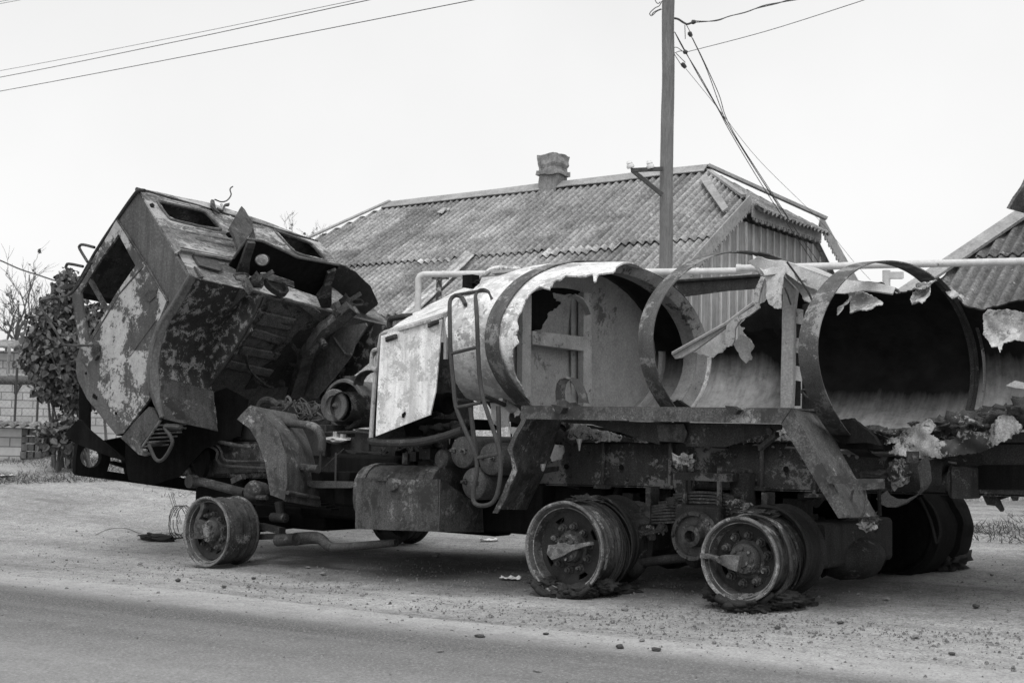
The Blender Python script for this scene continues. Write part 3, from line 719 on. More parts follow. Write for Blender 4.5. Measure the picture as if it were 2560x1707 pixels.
wire('bundle of drop wires slanting from the pole down to the boarded gable', 'drop_wire', .006,
  [('B5', 535, 315, 17), ('B5', 600, 430, 17.1), ('B5', 770, 745, 17.6), ('B5', 960, 1070, 18.3), ('B5', 1100, 1330, 18.9), ('R8', 800, 1080, 20), ('R8', 1060, 1470, 21)],
  [('B5', 535, 315, 17), ('B5', 620, 480, 17.1), ('B5', 780, 740, 17.6), ('B5', 960, 1060, 18.3), ('B5', 1120, 1330, 18.9), ('R8', 820, 1080, 20), ('R8', 1090, 1470, 21)],
  [('B5', 700, 360, 17), ('B5', 810, 590, 17.4), ('B5', 880, 760, 17.8), ('B5', 980, 1040, 18.3), ('B5', 1060, 1230, 18.8), ('B5', 1260, 1560, 19.5), ('R8', 880, 1180, 20.5)],
  [('B5', 712, 380, 17), ('B5', 830, 620, 17.4), ('B5', 970, 930, 18), ('B5', 1030, 1130, 18.4), ('B5', 1130, 1330, 18.9), ('B5', 1275, 1565, 19.5), ('R8', 920, 1220, 20.5)])
wire('finest wire slanting from the pole past the ridge of the house', 'drop_wire', .0035, [('B5', 645, 675, 17), ('B5', 950, 1050, 18), ('B5', 1360, 1568, 19.4), ('R8', 1090, 1230, 21), ('R8', 1290, 1470, 22), ('R8', 1380, 1568, 22.3)])
b_ = MB()
for x0, y0, x1, y1 in ((620, 505, 662, 520), (605, 620, 645, 668), (675, 315, 700, 360), (700, 222, 740, 215)):
    p, q = at('B5', x0, y0, ('D', 16.98)), at('B5', x1, y1, ('D', 16.98)); L_ = (q - p).length; b_.lathe(p, q - p, [(0, .018), (L_ * .3, .032), (L_ * .8, .026), (L_, .02)], 10)
for pts in ([(530, 470), (560, 468), (620, 510)], [(530, 525), (580, 505), (625, 505)], [(530, 530), (600, 640)], [(550, 525), (640, 615)], [(650, 245), (690, 320)], [(635, 250), (640, 385)]):
    b_.tube([at('B5', x, y, ('D', 16.98)) for x, y in pts], .005, 5, 3)
b_.build_split('wire_insulator', M_IRON, pole)
for i, (y0, y1, x1, lab) in enumerate(((163, -6, 850, 'uppermost and thinnest of the three wires crossing the left sky'), (178, -2, 860, 'middle of the three wires crossing the left sky'), (210, 0, 1090, 'lowest of the three wires crossing the left sky'))):
    ym = y0 + (y1 - y0) * .5 + (3 if i < 2 else 2)
    wire(lab, 'overhead_wire', (.0035, .0052, .0052)[i], [('D', -200, y0 + 30, 22), ('D', 0, y0, 20), ('D', x1 / 2, ym, 17), ('D', x1, y1, 14), ('D', x1 + 300, y1 - 60, 12)], group='wires over the left sky')
wire('short pair of wires cutting the top left corner of the sky', 'overhead_wire', .004, [('D', -30, 15, 20), ('D', 70, -4, 18)], [('D', -30, 9, 20), ('D', 60, -6, 18)], sm_=2)
wire('black cable sagging down behind the raised cab from the left edge', 'overhead_wire', .012, [('A6', -60, 118, 21), ('A6', 0, 133, 20.7), ('A6', 130, 190, 20.4), ('A6', 260, 232, 20), ('A6', 395, 275, 19.7), ('A6', 600, 320, 19.5)])

# ================================================================== LEFT BACKGROUND: brick shed, low wall, fence
def mat_brick(name, c1, c2, mo, bw_=.25, bh=.09, seed=0):
    m_, n, b = newmat(name); g = NG(n); t = g.node('TexCoord'); x, y, z = g.sep(t.outputs['Object'])
    cb = g.node('CombineXYZ'); g.lk(g.math('ADD', x, y), cb.inputs[0]); g.lk(z, cb.inputs[1])
    br = g.node('TexBrick'); g.lk(cb.outputs[0], br.inputs['Vector']); br.inputs['Scale'].default_value = 1.0
    br.inputs['Brick Width'].default_value = bw_; br.inputs['Row Height'].default_value = bh; br.inputs['Mortar Size'].default_value = .009
    for k, c in (('Color1', c1), ('Color2', c2), ('Mortar', mo)): br.inputs[k].default_value = (c, c, c, 1)
    v = g.coord('Object', (1, 1, 1), (seed, 0, 0)); c = g.mix(1., br.outputs[0], g.ramp(g.noise(v, 3, 8, .7), (0.3, .7), (0.7, 1.1)), 'MULTIPLY')
    g.lk(c, b.inputs['Base Color']); b.inputs['Roughness'].default_value = .95; g.bump(g.mix(.5, br.outputs['Fac'], g.noise(v, 40)), b, -.4, .01); return m_
M_BRICK = mat_brick('white_brick', .42, .55, .17, .38, .145); M_BRICK_D = metal('sooty_brick', .07, .16, sc=8, bump=.5)
WD = 24.0
sb = at('A6', 0, 1190, ('D', WD)); rz_w = YAW + .12
wx = Vector((math.cos(rz_w), math.sin(rz_w), 0)); wn = Vector((math.sin(rz_w), -math.cos(rz_w), 0))
shed = thing('brick_shed', 'low white brick outbuilding with slate eaves behind the fence at far left', 'shed', (sb.x, sb.y, sb.z - .6), rz_w)
zt = at('A6', 60, 722, ('D', WD)).z
b_ = MB(); o_ = Vector((sb.x, sb.y, 0))
b_.box(o_ + wx * -1.4 - wn * 1.5 + zz * ((zt + sb.z - .6) / 2), wx * 4.6, wn * 1.5, zz * ((zt - sb.z + .6) / 2)); b_.build('wall', M_BRICK, shed)
b_ = MB(); e0 = at('A6', 180, 700, ('D', WD)); ul = (e0 - o_).dot(wx)
shp = lambda u, s_, h=0.: o_ + wx * u + zz * (e0.z + .0 + (2 - s_) * .12) - wn * (1.9 - s_ * 1.05) + zz * h
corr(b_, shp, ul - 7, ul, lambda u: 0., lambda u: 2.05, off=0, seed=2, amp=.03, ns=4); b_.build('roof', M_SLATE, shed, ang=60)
lw = at('A6', 60, 1405, ('D', 20.5)); lz = lw.z - .3; tz_ = at('A6', 60, 1225, ('D', 20.5)).z
wallt = thing('garden_wall', 'low brick garden wall under a wavy slate capping at far left', 'wall', (lw.x, lw.y, lz), rz_w)
o_ = Vector((lw.x, lw.y, 0)); ue = (at('A6', 137, 1300, ('D', 20.5)) - o_).dot(wx); ue2 = (at('A6', 262, 1300, ('D', 20.5)) - o_).dot(wx)
b_ = MB(); b_.box(o_ + wx * ((ue - 5) / 2) - wn * .15 + zz * ((tz_ + lz) / 2), wx * ((ue + 5) / 2), wn * .15, zz * ((tz_ - lz) / 2)); b_.build('brickwork', M_BRICK, wallt)
b_ = MB(); rnd = random.Random(4)
for r_ in range(6):
    for c_ in range(3):
        hh_ = (tz_ - lz) / 6; ww = (ue2 - ue) / 3
        b_.box(o_ + wx * (ue + ww * (c_ + .5) + rnd.uniform(-.012, .012)) - wn * (.12 + rnd.uniform(-.02, .02)) + zz * (lz + hh_ * (r_ + .5)), wx * ww * .47, wn * .14, zz * hh_ * .45)
b_.build('brick_pier', M_BRICK_D, wallt, bevel=.008)
b_ = MB(); cpz = at('A6', 60, 1198, ('D', 20.5)).z
cpp = lambda u, s_, h=0.: o_ + wx * u - wn * (.6 - s_) + zz * (cpz + .03 - s_ * .08 + h)
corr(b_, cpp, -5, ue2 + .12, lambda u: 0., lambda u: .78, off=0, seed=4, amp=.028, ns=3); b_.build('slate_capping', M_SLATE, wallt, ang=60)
fen = thing('mesh_fence', 'chain link fence on thin posts behind the slate-capped wall', 'fence', tuple(at('A6', 95, 1190, ('D', 21.6))), rz_w)
fo = at('A6', 95, 1190, ('D', 21.6)); zf = at('A6', 95, 800, ('D', 21.6)).z
for x_, y_ in ((95, 830), (240, 880)):
    p = at('A6', x_, 1195, ('D', 21.6)); b_ = MB(); b_.tube([p - zz * .4, Vector((p.x, p.y, at('A6', x_, y_, ('D', 21.6)).z))], .02, 8); b_.build('post', M_IRON, fen)
b_ = MB(); L0, L1 = -1.6, 2.2; H_ = zf - fo.z; st = .085
k = -H_
while k < L1 - L0:
    for sg in (1, -1):
        a, c_ = (k, 0.), (k + H_, H_)
        if sg < 0: a, c_ = (k, H_), (k + H_, 0.)
        x0, x1 = max(a[0], 0), min(c_[0], L1 - L0)
        if x1 - x0 > .02:
            f_ = lambda x: a[1] + (x - a[0]) / H_ * (c_[1] - a[1])
            b_.tube([fo + wx * (L0 + x0) + zz * f_(x0), fo + wx * (L0 + x1) + zz * f_(x1)], .0022, 3)
    k += st
b_.build('wire_mesh', plain('galvanised_wire', .22, .5, .1), fen)
wp = thing('water_pipe', 'rusty horizontal pipe with thin risers fixed along the white brick shed', 'pipe', tuple(at('A6', 60, 915, ('D', 22.5))))
M_RUST = metal('rusty_pipe', .04, .12, sc=6)
b_ = MB(); b_.tube([at('A6', -200, 915, ('D', 22.5)), at('A6', 420, 920, ('D', 22.5))], .075, 10); b_.build('pipe', M_RUST, wp)
b_ = MB(); b_.tube([at('A6', x, y, ('D', 22.6)) for x, y in ((-60, 692), (50, 692), (60, 705), (60, 780), (52, 800), (52, 870), (60, 884), (220, 890))], .03, 8); b_.build('riser', metal('grey_pipe', .2, .34, sc=6), wp)
b_ = MB(); b_.beam(at('A6', 100, 1000, ('D', 22.5)), at('A6', 145, 930, ('D', 22.5)), .05, .04); b_.beam(at('A6', 103, 1005, ('D', 22.5)), at('A6', 103, 930, ('D', 22.5)), .05, .04); b_.build('bracket', M_IRON, wp)

# ---- broad-leaved bush and bare tree
def mat_leaf():
    m_, n, b = newmat('bush_leaf'); g = NG(n); v = g.coord('Object')
    g.lk(g.ramp(g.noise(v, 5, 4, .8), (0.25, .04), (0.5, .085), (0.75, .2)), b.inputs['Base Color']); b.inputs['Roughness'].default_value = .55; return m_
rnd = random.Random(21); lf = MB()
bc = [('A6', 440, 300, 19.3, .22, .3), ('A6', 400, 420, 19.2, .3, .3), ('A6', 330, 540, 19.1, .34, .33), ('A6', 470, 540, 19.4, .36, .35), ('A6', 270, 660, 19.0, .3, .3), ('A6', 400, 680, 19.0, .4, .36), ('A6', 540, 640, 19.5, .42, .4), ('A6', 620, 560, 19.8, .45, .45),
      ('A6', 220, 780, 18.9, .24, .24), ('A6', 330, 800, 18.9, .36, .32), ('A6', 470, 830, 19.1, .42, .4), ('A6', 330, 930, 18.9, .28, .26), ('A6', 430, 960, 19.0, .3, .3), ('A6', 470, 1060, 19.0, .18, .24), ('A6', 560, 900, 19.4, .4, .5), ('A6', 640, 760, 19.8, .5, .6),
      ('A6', 340, 1260, 18.6, .24, .2), ('A6', 430, 1240, 18.7, .26, .26), ('A6', 460, 1330, 18.7, .2, .2), ('A6', 320, 1330, 18.6, .16, .14)]
def leaf(p, s_):
    n_ = Vector((rnd.gauss(0, 1), rnd.gauss(0, 1), rnd.gauss(.3, .8))).normalized(); a = Vector((rnd.gauss(0, .6), rnd.gauss(0, .6), -1)); a = (a - n_ * a.dot(n_)).normalized(); b2 = n_.cross(a)
    q = [(0, 0), (.15, .42), (.5, .46), (.8, .25), (1.05, 0), (.8, -.25), (.5, -.46), (.15, -.42)]
    vs = [p + a * u * s_ + b2 * v_ * s_ + n_ * (abs(v_) * .35 - (u - .4) ** 2 * .25) * s_ for u, v_ in q]
    lf.add(vs, [(0, 1, 2), (0, 2, 3, 4), (0, 4, 5, 6), (0, 6, 7)])
for r_, x, y, d_, rx, rzz in bc:
    c_ = at(r_, x, y, ('D', d_)); k = int(2600 * rx * rzz + 70)
    for _ in range(k):
        u = Vector((rnd.gauss(0, 1), rnd.gauss(0, 1), rnd.gauss(0, 1))).normalized() * (rnd.random() ** .45)
        p = c_ + Vector((u.x * rx, u.y * rx, u.z * rzz)) * (1 + .35 * noise.noise(Vector(u) * 2.2 + c_))
        leaf(p, rnd.choice((rnd.uniform(.04, .07), rnd.uniform(.06, .1), rnd.uniform(.08, .13))))
bush = thing('leafy_bush', 'dense dark broad-leaved bush growing behind the raised cab', 'bush', tuple(at('A6', 470, 1330, ('D', 19.2))))
lf.build('foliage', mat_leaf(), bush, smooth=False)
b_ = MB(); bb_ = at('A6', 470, 1380, ('D', 19.1)); bb_.z = gz(bb_.x, bb_.y)
for i in range(18):
    e_ = bc[i % len(bc)]; c_ = at(e_[0], e_[1], e_[2], ('D', e_[3])); s0 = bb_ + Vector((rnd.gauss(0, .2), rnd.gauss(0, .2), -.05))
    b_.tube([s0, s0.lerp(c_, .4) + Vector((0, 0, .15)), c_ + Vector((rnd.gauss(0, .2), rnd.gauss(0, .2), .2))], [.028, .008], 6, 4)
M_BARK = metal('bark', .07, .15, sc=10, bump=.4); b_.build('stems', M_BARK, bush)
def bare_tree(name, label, base, tips, group=None, seed=0, r0=.035):
    rn = random.Random(seed); b_ = MB()
    def grow(p, d_, r_, L_, lev):
        pts = [p]; n_ = 5
        for i in range(n_):
            d_ = (d_ + Vector((rn.gauss(0, .16), rn.gauss(0, .16), rn.gauss(.06, .1)))).normalized(); pts.append(pts[-1] + d_ * L_ / n_)
        b_.tube(pts, [r_, r_ * .55], 5 if lev < 2 else 4, 2)
        if lev < 4:
            for k in range(rn.choice((2, 3, 3))):
                q = pts[rn.randint(2, n_)]; nd = (d_ + Vector((rn.gauss(0, .55), rn.gauss(0, .55), rn.gauss(.05, .3)))).normalized(); grow(q, nd, max(r_ * .55, .004), L_ * rn.uniform(.5, .8), lev + 1)
    for t_ in tips:
        d_ = t_ - base; grow(base + Vector((rn.gauss(0, .1), rn.gauss(0, .1), 0)), d_.normalized(), r0, d_.length * .55, 0)
    t_ = thing(name, label, 'tree', tuple(base), group=group); b_.build('branches', M_BARK, t_)
    lf2 = MB(); global lf
    keep = lf; lf = lf2
    for k in range(60):
        v_ = b_.v[rn.randrange(len(b_.v))]
        if v_.z > base.z + 1: leaf(v_, rn.uniform(.05, .09))
    lf = keep; lf2.build('last_leaves', mat_leaf(), t_, smooth=False)
tb = at('A6', 70, 900, ('D', 27.5))
bare_tree('bare_tree', 'bare thin-branched young tree standing behind the brick shed at far left', tb, [at('A6', x, y, ('D', 27.5)) for x, y in ((20, 200), (150, 170), (230, 260), (60, 330), (-60, 300), (110, 420))], seed=4)
tb = at('P', 770, 760, ('D', 34)); bare_tree('bare_tree', 'hazy bare treetop just showing over the cab beside the slate roof', tb, [at('P', x, y, ('D', 34)) for x, y in ((765, 565), (800, 590), (740, 580))], seed=9, r0=.006)
# ---- wrought iron gate seen between cabinet and tank
gate = thing('garden_gate', 'grey garden gate with scrollwork seen through the gap behind the white cabinet', 'gate', tuple(at('R3', 715, 1000, ('D', 14.5))))
dG = ('D', 14.5); M_GATE = metal('gate_paint', .1, .16, sc=4)
b_ = MB(); b_.plate('R3', [(560, 765), (790, 765), (790, 1000), (560, 1000)], dG, thick=.02); b_.plate('R3', [(560, 705), (790, 700), (790, 716), (560, 721)], dG, thick=.03); b_.build('panel', M_GATE, gate)
b_ = MB(); dG2 = ('D', 14.46)
for cx in (690, 722, 754):
    b_.tube([at('R3', cx + 16 * math.cos(a) * (1 - .1 * a), 738 + 16 * math.sin(a) * (1 - .1 * a), dG2) for a in np.linspace(0, 5.2, 12)], .008, 6)
b_.tube([at('R3', x, y, dG2) for x, y in ((690, 850), (715, 850), (730, 865), (728, 882), (712, 884), (705, 872))], .011, 6, 3)
b_.tube([at('R3', x, y, dG2) for x, y in ((560, 842), (790, 838))], .014, 6); b_.build('scrollwork', metal('gate_scroll', .2, .3, sc=4), gate)
# litter
M_WHITE = plain('white_scrap', .75, .7, .1)
for r_, x, y, w_, lab in (('R5', 1118, 1060, .16, 'white paper scrap on the dirt beside the rear wheel'), ('R5', 990, 832, .18, 'white scrap on the ground beyond the fuel tank shield'), ('R2', 12, 802, .3, 'white rag at the left edge of the dirt yard')):
    p = ground_at(r_, x, y); b_ = MB()
    b_.sheet([(-.5, -.18), (.45, -.25), (.5, .2), (-.4, .25)], lambda a, c_: p + CR * a * w_ + fh * c_ * w_ * 1.6 + zz * (.012 + .025 * (noise.noise(Vector((a * 4, c_ * 4, x))) + .4)), thick=.004, cell=.15, jag=.03, jf=3)
    setp(b_.build('paper_scrap', M_WHITE), lab, 'litter')
p0 = ground_at('R2', 940, 1182); M_CHAR = metal('charred', .012, .035, sc=12, bump=.6, rough=.9)
b_ = MB(); a0, a1 = ground_at('R2', 822, 1190), ground_at('R2', 1050, 1165); rnd = random.Random(6)
for k in range(30):
    t_ = rnd.random(); p = a0.lerp(a1, t_) + Vector((rnd.gauss(0, .03), rnd.gauss(0, .03), .02 + rnd.random() * .05)); q = a0.lerp(a1, min(1, t_ + rnd.uniform(.1, .3))) + Vector((rnd.gauss(0, .04), rnd.gauss(0, .04), .02 + rnd.random() * .05)); b_.tube([p, q], .004, 4)
b_.blob(a0.lerp(a1, .45) + zz * .03, (.26, .09, .045), .4, 3, 4, 3)
setp(b_.build('wire_bundle', M_CHAR), 'charred bundle of tyre wire lying on the dirt left of the front wheel', 'debris')
b_ = MB(); cc2 = ground_at('R2', 1035, 1165)
for k in range(5):
    b_.tube([cc2 + CR * (.09 * math.cos(a) * (1 + .2 * math.sin(k)) + .02 * k) + zz * (.17 + .17 * math.sin(a)) + fh * .03 * math.cos(a * 2 + k) for a in np.linspace(k, k + 6.1, 14)], .004, 4)
for x0, x1 in ((1050, 990), (1060, 1005), (1068, 1015)): b_.tube([at('R2', x0, 1080, ('D', 10.9)), at('R2', x1, 900, ('D', 11.2))], .0025, 4)
b_.tube([ground_at('R2', x, y) + zz * .01 for x, y in ((1000, 1150), (900, 1150), (820, 1140), (740, 1110), (640, 1115), (560, 1150))], .003, 4, 4)
setp(b_.build('wire_coil', M_WIRE), 'tangled coil of thin wire standing against the front wheel', 'wire')
# ================================================================== THE BURNT LORRY
def Y(v): return ('Y', v)
def V3(*a): return Vector(a)
TL = (2.6, 1.25, 0.1)
truck = thing('burnt_tanker_truck', 'burnt out tanker lorry with tipped cab, bare wheel rims and torn open tank', 'tanker truck', TL)
M_DARK = metal('charred_steel', .018, .045, patch=.13, amt=.58, sc=9, bump=.35, spec=.25)
M_BLACK = metal('soot_shade_black', .006, .014, sc=8, bump=.2, spk=.3, rough=.9, spec=.08)  # soot on burnt parts; also the painted shade of the filler pieces
M_MID = metal('burnt_paint', .035, .08, patch=.17, amt=.575, sc=8, bump=.25, dark=.02)
M_DOOR = metal('flaked_door', .05, .08, patch=.40, amt=.515, sc=6, bump=.3, seed=2.2, spk=.3)
M_CABG = metal('scorched_cab_panel', .05, .115, patch=.27, amt=.645, sc=3.2, bump=.12, seed=1, spk=.3)
M_BWALL = metal('streaked_back_wall', .10, .22, patch=.42, amt=.53, sc=7, bump=.3, seed=4, stretch=(1, .3, 1), dark=.07)
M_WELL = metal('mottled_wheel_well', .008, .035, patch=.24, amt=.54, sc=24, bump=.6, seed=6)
M_UNDER = metal('cab_underside', .045, .125, patch=.02, amt=.56, sc=6, bump=.3, seed=8)
M_RIM = metal('rusted_rim', .035, .075, patch=.22, amt=.56, sc=13, bump=.4, dark=.018)
M_RIMD = metal('dark_rim', .014, .035, patch=.13, amt=.6, sc=12, bump=.35, spec=.25)
M_LOCK = metal('bright_rim_edge', .09, .22, patch=.34, amt=.55, sc=12, bump=.4, dark=.05)
M_FRAME = metal('scaled_frame', .02, .042, patch=.17, amt=.545, sc=8, bump=.5, seed=3)
M_GUARD = metal('grey_guard_paint', .055, .10, patch=.28, amt=.575, sc=7, bump=.25, seed=5, dark=.03)
M_HOOP = metal('scaled_hoop', .06, .10, patch=.24, amt=.53, sc=11, bump=.25, seed=9, low=(1.0, 1.75, .018))
M_TUBE = metal('scorched_tube', .028, .06, sc=12)
M_WHITE = metal('blistered_white_paint', .62, .84, patch=.34, amt=.535, sc=8, bump=.2, spk=.25, seed=7, dark=.46, low=(1.15, 1.75, .14))
M_PANEL = metal('cabinet_door_paint', .66, .88, patch=.52, amt=.52, sc=14, bump=.25, spk=.25, seed=17)
M_ALU = metal('bare_aluminium', .32, .55, patch=.2, amt=.56, sc=7, rough=.5, bump=.25, spk=.2, metallic=.15, streak=.1)
M_MOLT = metal('melted_aluminium', .13, .4, patch=.02, amt=.51, sc=6, rough=.55, bump=.5, spk=.25)
M_ASH = metal('charred_lagging', .012, .07, patch=.34, amt=.58, sc=16, rough=.95, bump=1.0)
M_RES = metal('reservoir_metal', .055, .11, patch=.2, amt=.6, sc=7, bump=.25, seed=11)
def part(mb, name, mat, parent=None, **k): return mb.build(name, mat, parent or truck, **k)
def P_(r, pts, y): return [at(r, a, b, Y(y)) for a, b in pts]
def tubes(r, pts, y, rad, n=8, sm_=4): return MB().tube(P_(r, pts, y), rad, n, sm_)

# ------------------------------------------------------------------ cab, tipped forward
a_, b_c, c_c = at('R1', 812, 181, Y(0)), at('R1', 1110, 681, Y(0)), at('R1', 445, 755, Y(0))
a2, b2 = a_ + V3(-.05, 2.28, -.166), b_c + V3(.2, 2.3, -.25)
BWn = (b_c - a_).cross(a2 - a_).normalized(); BWn = BWn if BWn.x > 0 else -BWn
def BW(off=0.): return (a_ + BWn * off, BWn)
Wd = (a2 - a_)
cab = part(MB().sheet([px('R1', *p) for p in [(812, 182), (1030, 548), (1110, 682), (1065, 760), (990, 880), (930, 980), (890, 1090), (872, 1220), (876, 1320), (888, 1400), (735, 1603), (690, 1612), (600, 1500), (520, 1400), (472, 1310), (456, 1240), (458, 1170), (476, 1110), (452, 960), (430, 800), (445, 752), (560, 545), (690, 345)]],
   lambda x, y: hit(x, y, Y(0)), [[px('R1', *p) for p in [(696, 428), (806, 622), (700, 770), (540, 1040), (522, 1056), (498, 930), (480, 800), (476, 775), (520, 700), (600, 570)]]], cell=22, thick=.03, disp=.006, df=2.5), 'cab', M_CABG)
def cpart(mb, name, mat, **k): return mb.build(name, mat, cab, **k)
# door skin, panel gaps, quarter-light bar
mb = MB(); hole = [(700, 436), (800, 622), (694, 775), (545, 1032), (527, 1046), (503, 930), (485, 800), (482, 778), (524, 708), (604, 578)]
mb.sheet([px('R1', *p) for p in [(690, 352), (712, 380), (770, 490), (850, 590), (985, 832), (930, 962), (888, 1085), (868, 1220), (872, 1320), (884, 1398), (735, 1600), (600, 1395), (480, 1175), (480, 1110), (455, 960), (436, 800), (449, 757)]], lambda x, y: hit(x, y, Y(-.022)), [[px('R1', *p) for p in hole]], cell=20, thick=.02, disp=.008, df=3)
cpart(mb, 'door', M_DOOR)
mb = MB(); mb.tube(P_('R1', [(928, 928), (780, 1130), (605, 1372)], -.03), .006, 6); cpart(mb, 'door_crease', M_DOOR)
mb = MB(); mb.tube(P_('R1', [(838, 628), (700, 790), (545, 1050)], -.03), .009, 6); cpart(mb, 'window_sill', M_CABG)
mb = MB(); mb.tube(P_('R1', [(690, 352), (845, 590), (985, 832)], -.026), .011, 6, 2); cpart(mb, 'door_seam', M_MID)
mb = MB(); mb.plate('R1', [(848, 800), (880, 757), (922, 772), (916, 802), (882, 832), (855, 822)], Y(-.036), thick=.006); mb.plate('R1', [(908, 752), (918, 744), (928, 750), (927, 766), (914, 772)], Y(-.04), thick=.006); cpart(mb, 'handle_recess', M_MID)
mb = MB(); mb.plate('R1', [(512, 692), (530, 683), (640, 880), (628, 897)], Y(-.012), thick=.03); cpart(mb, 'window_bar', M_MID)
mb = MB(); mb.plate('R1', [(480, 1175), (735, 1602), (690, 1614), (600, 1502), (518, 1402), (470, 1310), (453, 1242), (456, 1170)], Y(-.026), thick=.02, cell=25, disp=.01)
cpart(mb, 'corner_panel', M_CABG)
mb = MB()
for x_, y_ in ((503, 1253), (678, 1487)):
    mb.lathe(at('R1', x_, y_, Y(-.045)), (0, 1, 0), [(0, .012), (.01, .012)], 12)
mb.plate('R1', [(548, 1372), (562, 1376), (562, 1385), (572, 1388), (570, 1410), (556, 1402), (544, 1392)], Y(-.04), thick=.008); mb.build_split('panel_hole', M_BLACK, cab)
mb = MB(); mb.tube(P_('R1', [(850, 181), (818, 180), (790, 205), (690, 347), (560, 545), (443, 757)], -.02), .017, 8, 3)
mb.tube([a_ + V3(0, -.02, .01), a_.lerp(a2, .3) + V3(0, 0, .015), a2 + V3(0, 0, .005)], .02, 8); cpart(mb, 'roof_gutter', M_DARK)
# roof, front, far side: the closed shell behind the near side
far = lambda p: p + Wd
mb = MB(); rl = [a_, at('R1', 690, 347, Y(0)), c_c]; mb.ruled([p + V3(.0, .02, -.02) for p in rl], [far(p) + V3(0, 0, -.02) for p in rl], .03); cpart(mb, 'roof', M_MID)
fr = P_('R1', [(476, 1112), (456, 1200), (470, 1310), (520, 1400), (600, 1500), (690, 1610)], 0.02); mb = MB(); mb.ruled(fr, [far(p) for p in fr], .03); cpart(mb, 'front_panel', M_BLACK)
mb = MB(); fs_ = [(812, 182), (1030, 548), (1110, 682), (990, 880), (890, 1090), (888, 1400), (735, 1603), (600, 1500), (472, 1310), (458, 1170), (430, 800), (445, 752), (690, 345)]
mb.sheet([px('R1', *p) for p in fs_], lambda x, y: far(hit(x, y, Y(0))), [[px('R1', *p) for p in [(696, 428), (806, 622), (540, 1040), (522, 1056), (476, 775)]]], cell=40, thick=.03); cpart(mb, 'far_side', M_DARK)
mb = MB(); ws = P_('R1', [(445, 752), (430, 800)], .02); mb.ruled(ws, [far(p) for p in ws], .04); cpart(mb, 'windscreen_header', M_DARK)
# back wall
mb = MB(); ring1 = [(925, 248), (970, 252), (1100, 280), (1190, 302), (1225, 326), (1297, 408), (1180, 392), (1025, 355), (988, 335)]
ring2 = [(1610, 412), (1700, 442), (1820, 488), (1850, 515), (1914, 592), (1785, 562), (1735, 542), (1690, 500)]
mb.plate('R1', [(812, 182), (850, 181), (1240, 262), (1480, 340), (1872, 487), (1990, 612), (2090, 760), (1900, 722), (1370, 582), (1062, 522), (1030, 546)], BW(.0), [ring1, ring2], thick=.03, cell=26, disp=.006, df=3)
cpart(mb, 'back_wall', M_BWALL)
for rg in (ring1, ring2):
    mb = MB(); pts = [at('R1', x, y, BW(.016)) for x, y in rg]; mb.tube(pts + [pts[0], pts[1]], .016, 6, 3); cpart(mb, 'window_frame', M_CABG)
mb = MB()
for p, q in (((1040, 383), (1345, 440)), ((1095, 425), (1372, 476)), ((1150, 466), (1370, 512)), ((1180, 502), (1370, 545)), ((1300, 260), (1410, 420)), ((1530, 380), (1640, 500)), ((880, 235), (1060, 520)), ((860, 205), (1450, 345))):
    mb.tube([at('R1', *p, BW(.012)), at('R1', *q, BW(.012))], .013, 6)
mb.ruled([at('R1', x, y, BW(.02)) for x, y in ((1030, 546), (1062, 522), (1370, 580), (1900, 720))], [at('R1', x, y + 9, BW(-.0)) for x, y in ((1032, 548), (1062, 526), (1370, 584), (1900, 724))], .02); cpart(mb, 'pressed_ribs', M_BWALL)
mb = MB(); mb.plate('R1', [(1040, 545), (1375, 575), (1900, 716), (2080, 770), (2290, 972), (1440, 768), (1112, 684)], BW(-.05), thick=.02, cell=26, disp=.008, df=3); cpart(mb, 'lower_back_panel', M_BWALL)
mb = MB(); mb.plate('R1', [(1130, 560), (1270, 592), (1310, 640), (1290, 655), (1170, 622)], BW(-.02), thick=.02, cell=20, disp=.004); mb.plate('R1', [(1140, 628), (1165, 650), (1196, 690), (1180, 690)], BW(-.02), thick=.02); cpart(mb, 'access_cover', M_CABG)
# wheel arch: flared lip, liner, inner plate, mud flap
arc_o = [(1110, 674), (1010, 838), (926, 950), (882, 1080), (862, 1220), (874, 1340), (905, 1430), (945, 1512)]
arc_m = [(1128, 676), (1030, 846), (955, 955), (912, 1080), (893, 1215), (905, 1345), (932, 1430), (955, 1512)]
arc_i = [(1150, 690), (1055, 860), (985, 970), (950, 1080), (930, 1210), (940, 1340), (958, 1430), (964, 1512)]
mb = MB(); mb.ruled(P_('R1', arc_o, -.02), P_('R1', arc_m, -.09), .012, 3); mb.ruled(P_('R1', arc_m, -.09), P_('R1', arc_i, -.06), .012, 3); mb.tube(P_('R1', arc_m, -.075), .026, 8, 4); mb.tube(P_('R1', arc_i, -.055), .014, 7, 4); cpart(mb, 'wheel_arch_lip', M_CABG, ang=80)
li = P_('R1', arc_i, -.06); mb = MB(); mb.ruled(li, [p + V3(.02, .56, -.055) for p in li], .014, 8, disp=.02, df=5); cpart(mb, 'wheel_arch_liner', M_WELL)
mb = MB(); mb.plate('R1', [(1150, 690), (1430, 765), (1440, 800), (1330, 905), (1180, 860), (1090, 850), (1100, 760)], Y(.42), thick=.02, cell=25, disp=.012); cpart(mb, 'liner_top', M_DARK)
IP = [(1300, 850), (1400, 800), (1490, 795), (1535, 790), (1558, 802), (1555, 834), (1482, 962), (1486, 1000), (1330, 1200), (1172, 1398), (1130, 1330), (1140, 1100), (1200, 960)]
mb = MB(); mb.plate('R1', IP, Y(.5), thick=.02, cell=18, disp=.02, df=5); cpart(mb, 'arch_inner_plate', M_WELL)
mb = MB(); mb.tube(P_('R1', [(1135, 1280), (1140, 1110), (1210, 960), (1315, 850), (1440, 790)], .47), .016, 6, 3); mb.tube(P_('R1', [(1540, 800), (1470, 960), (1320, 1205), (1180, 1395)], .48), .012, 6, 2)
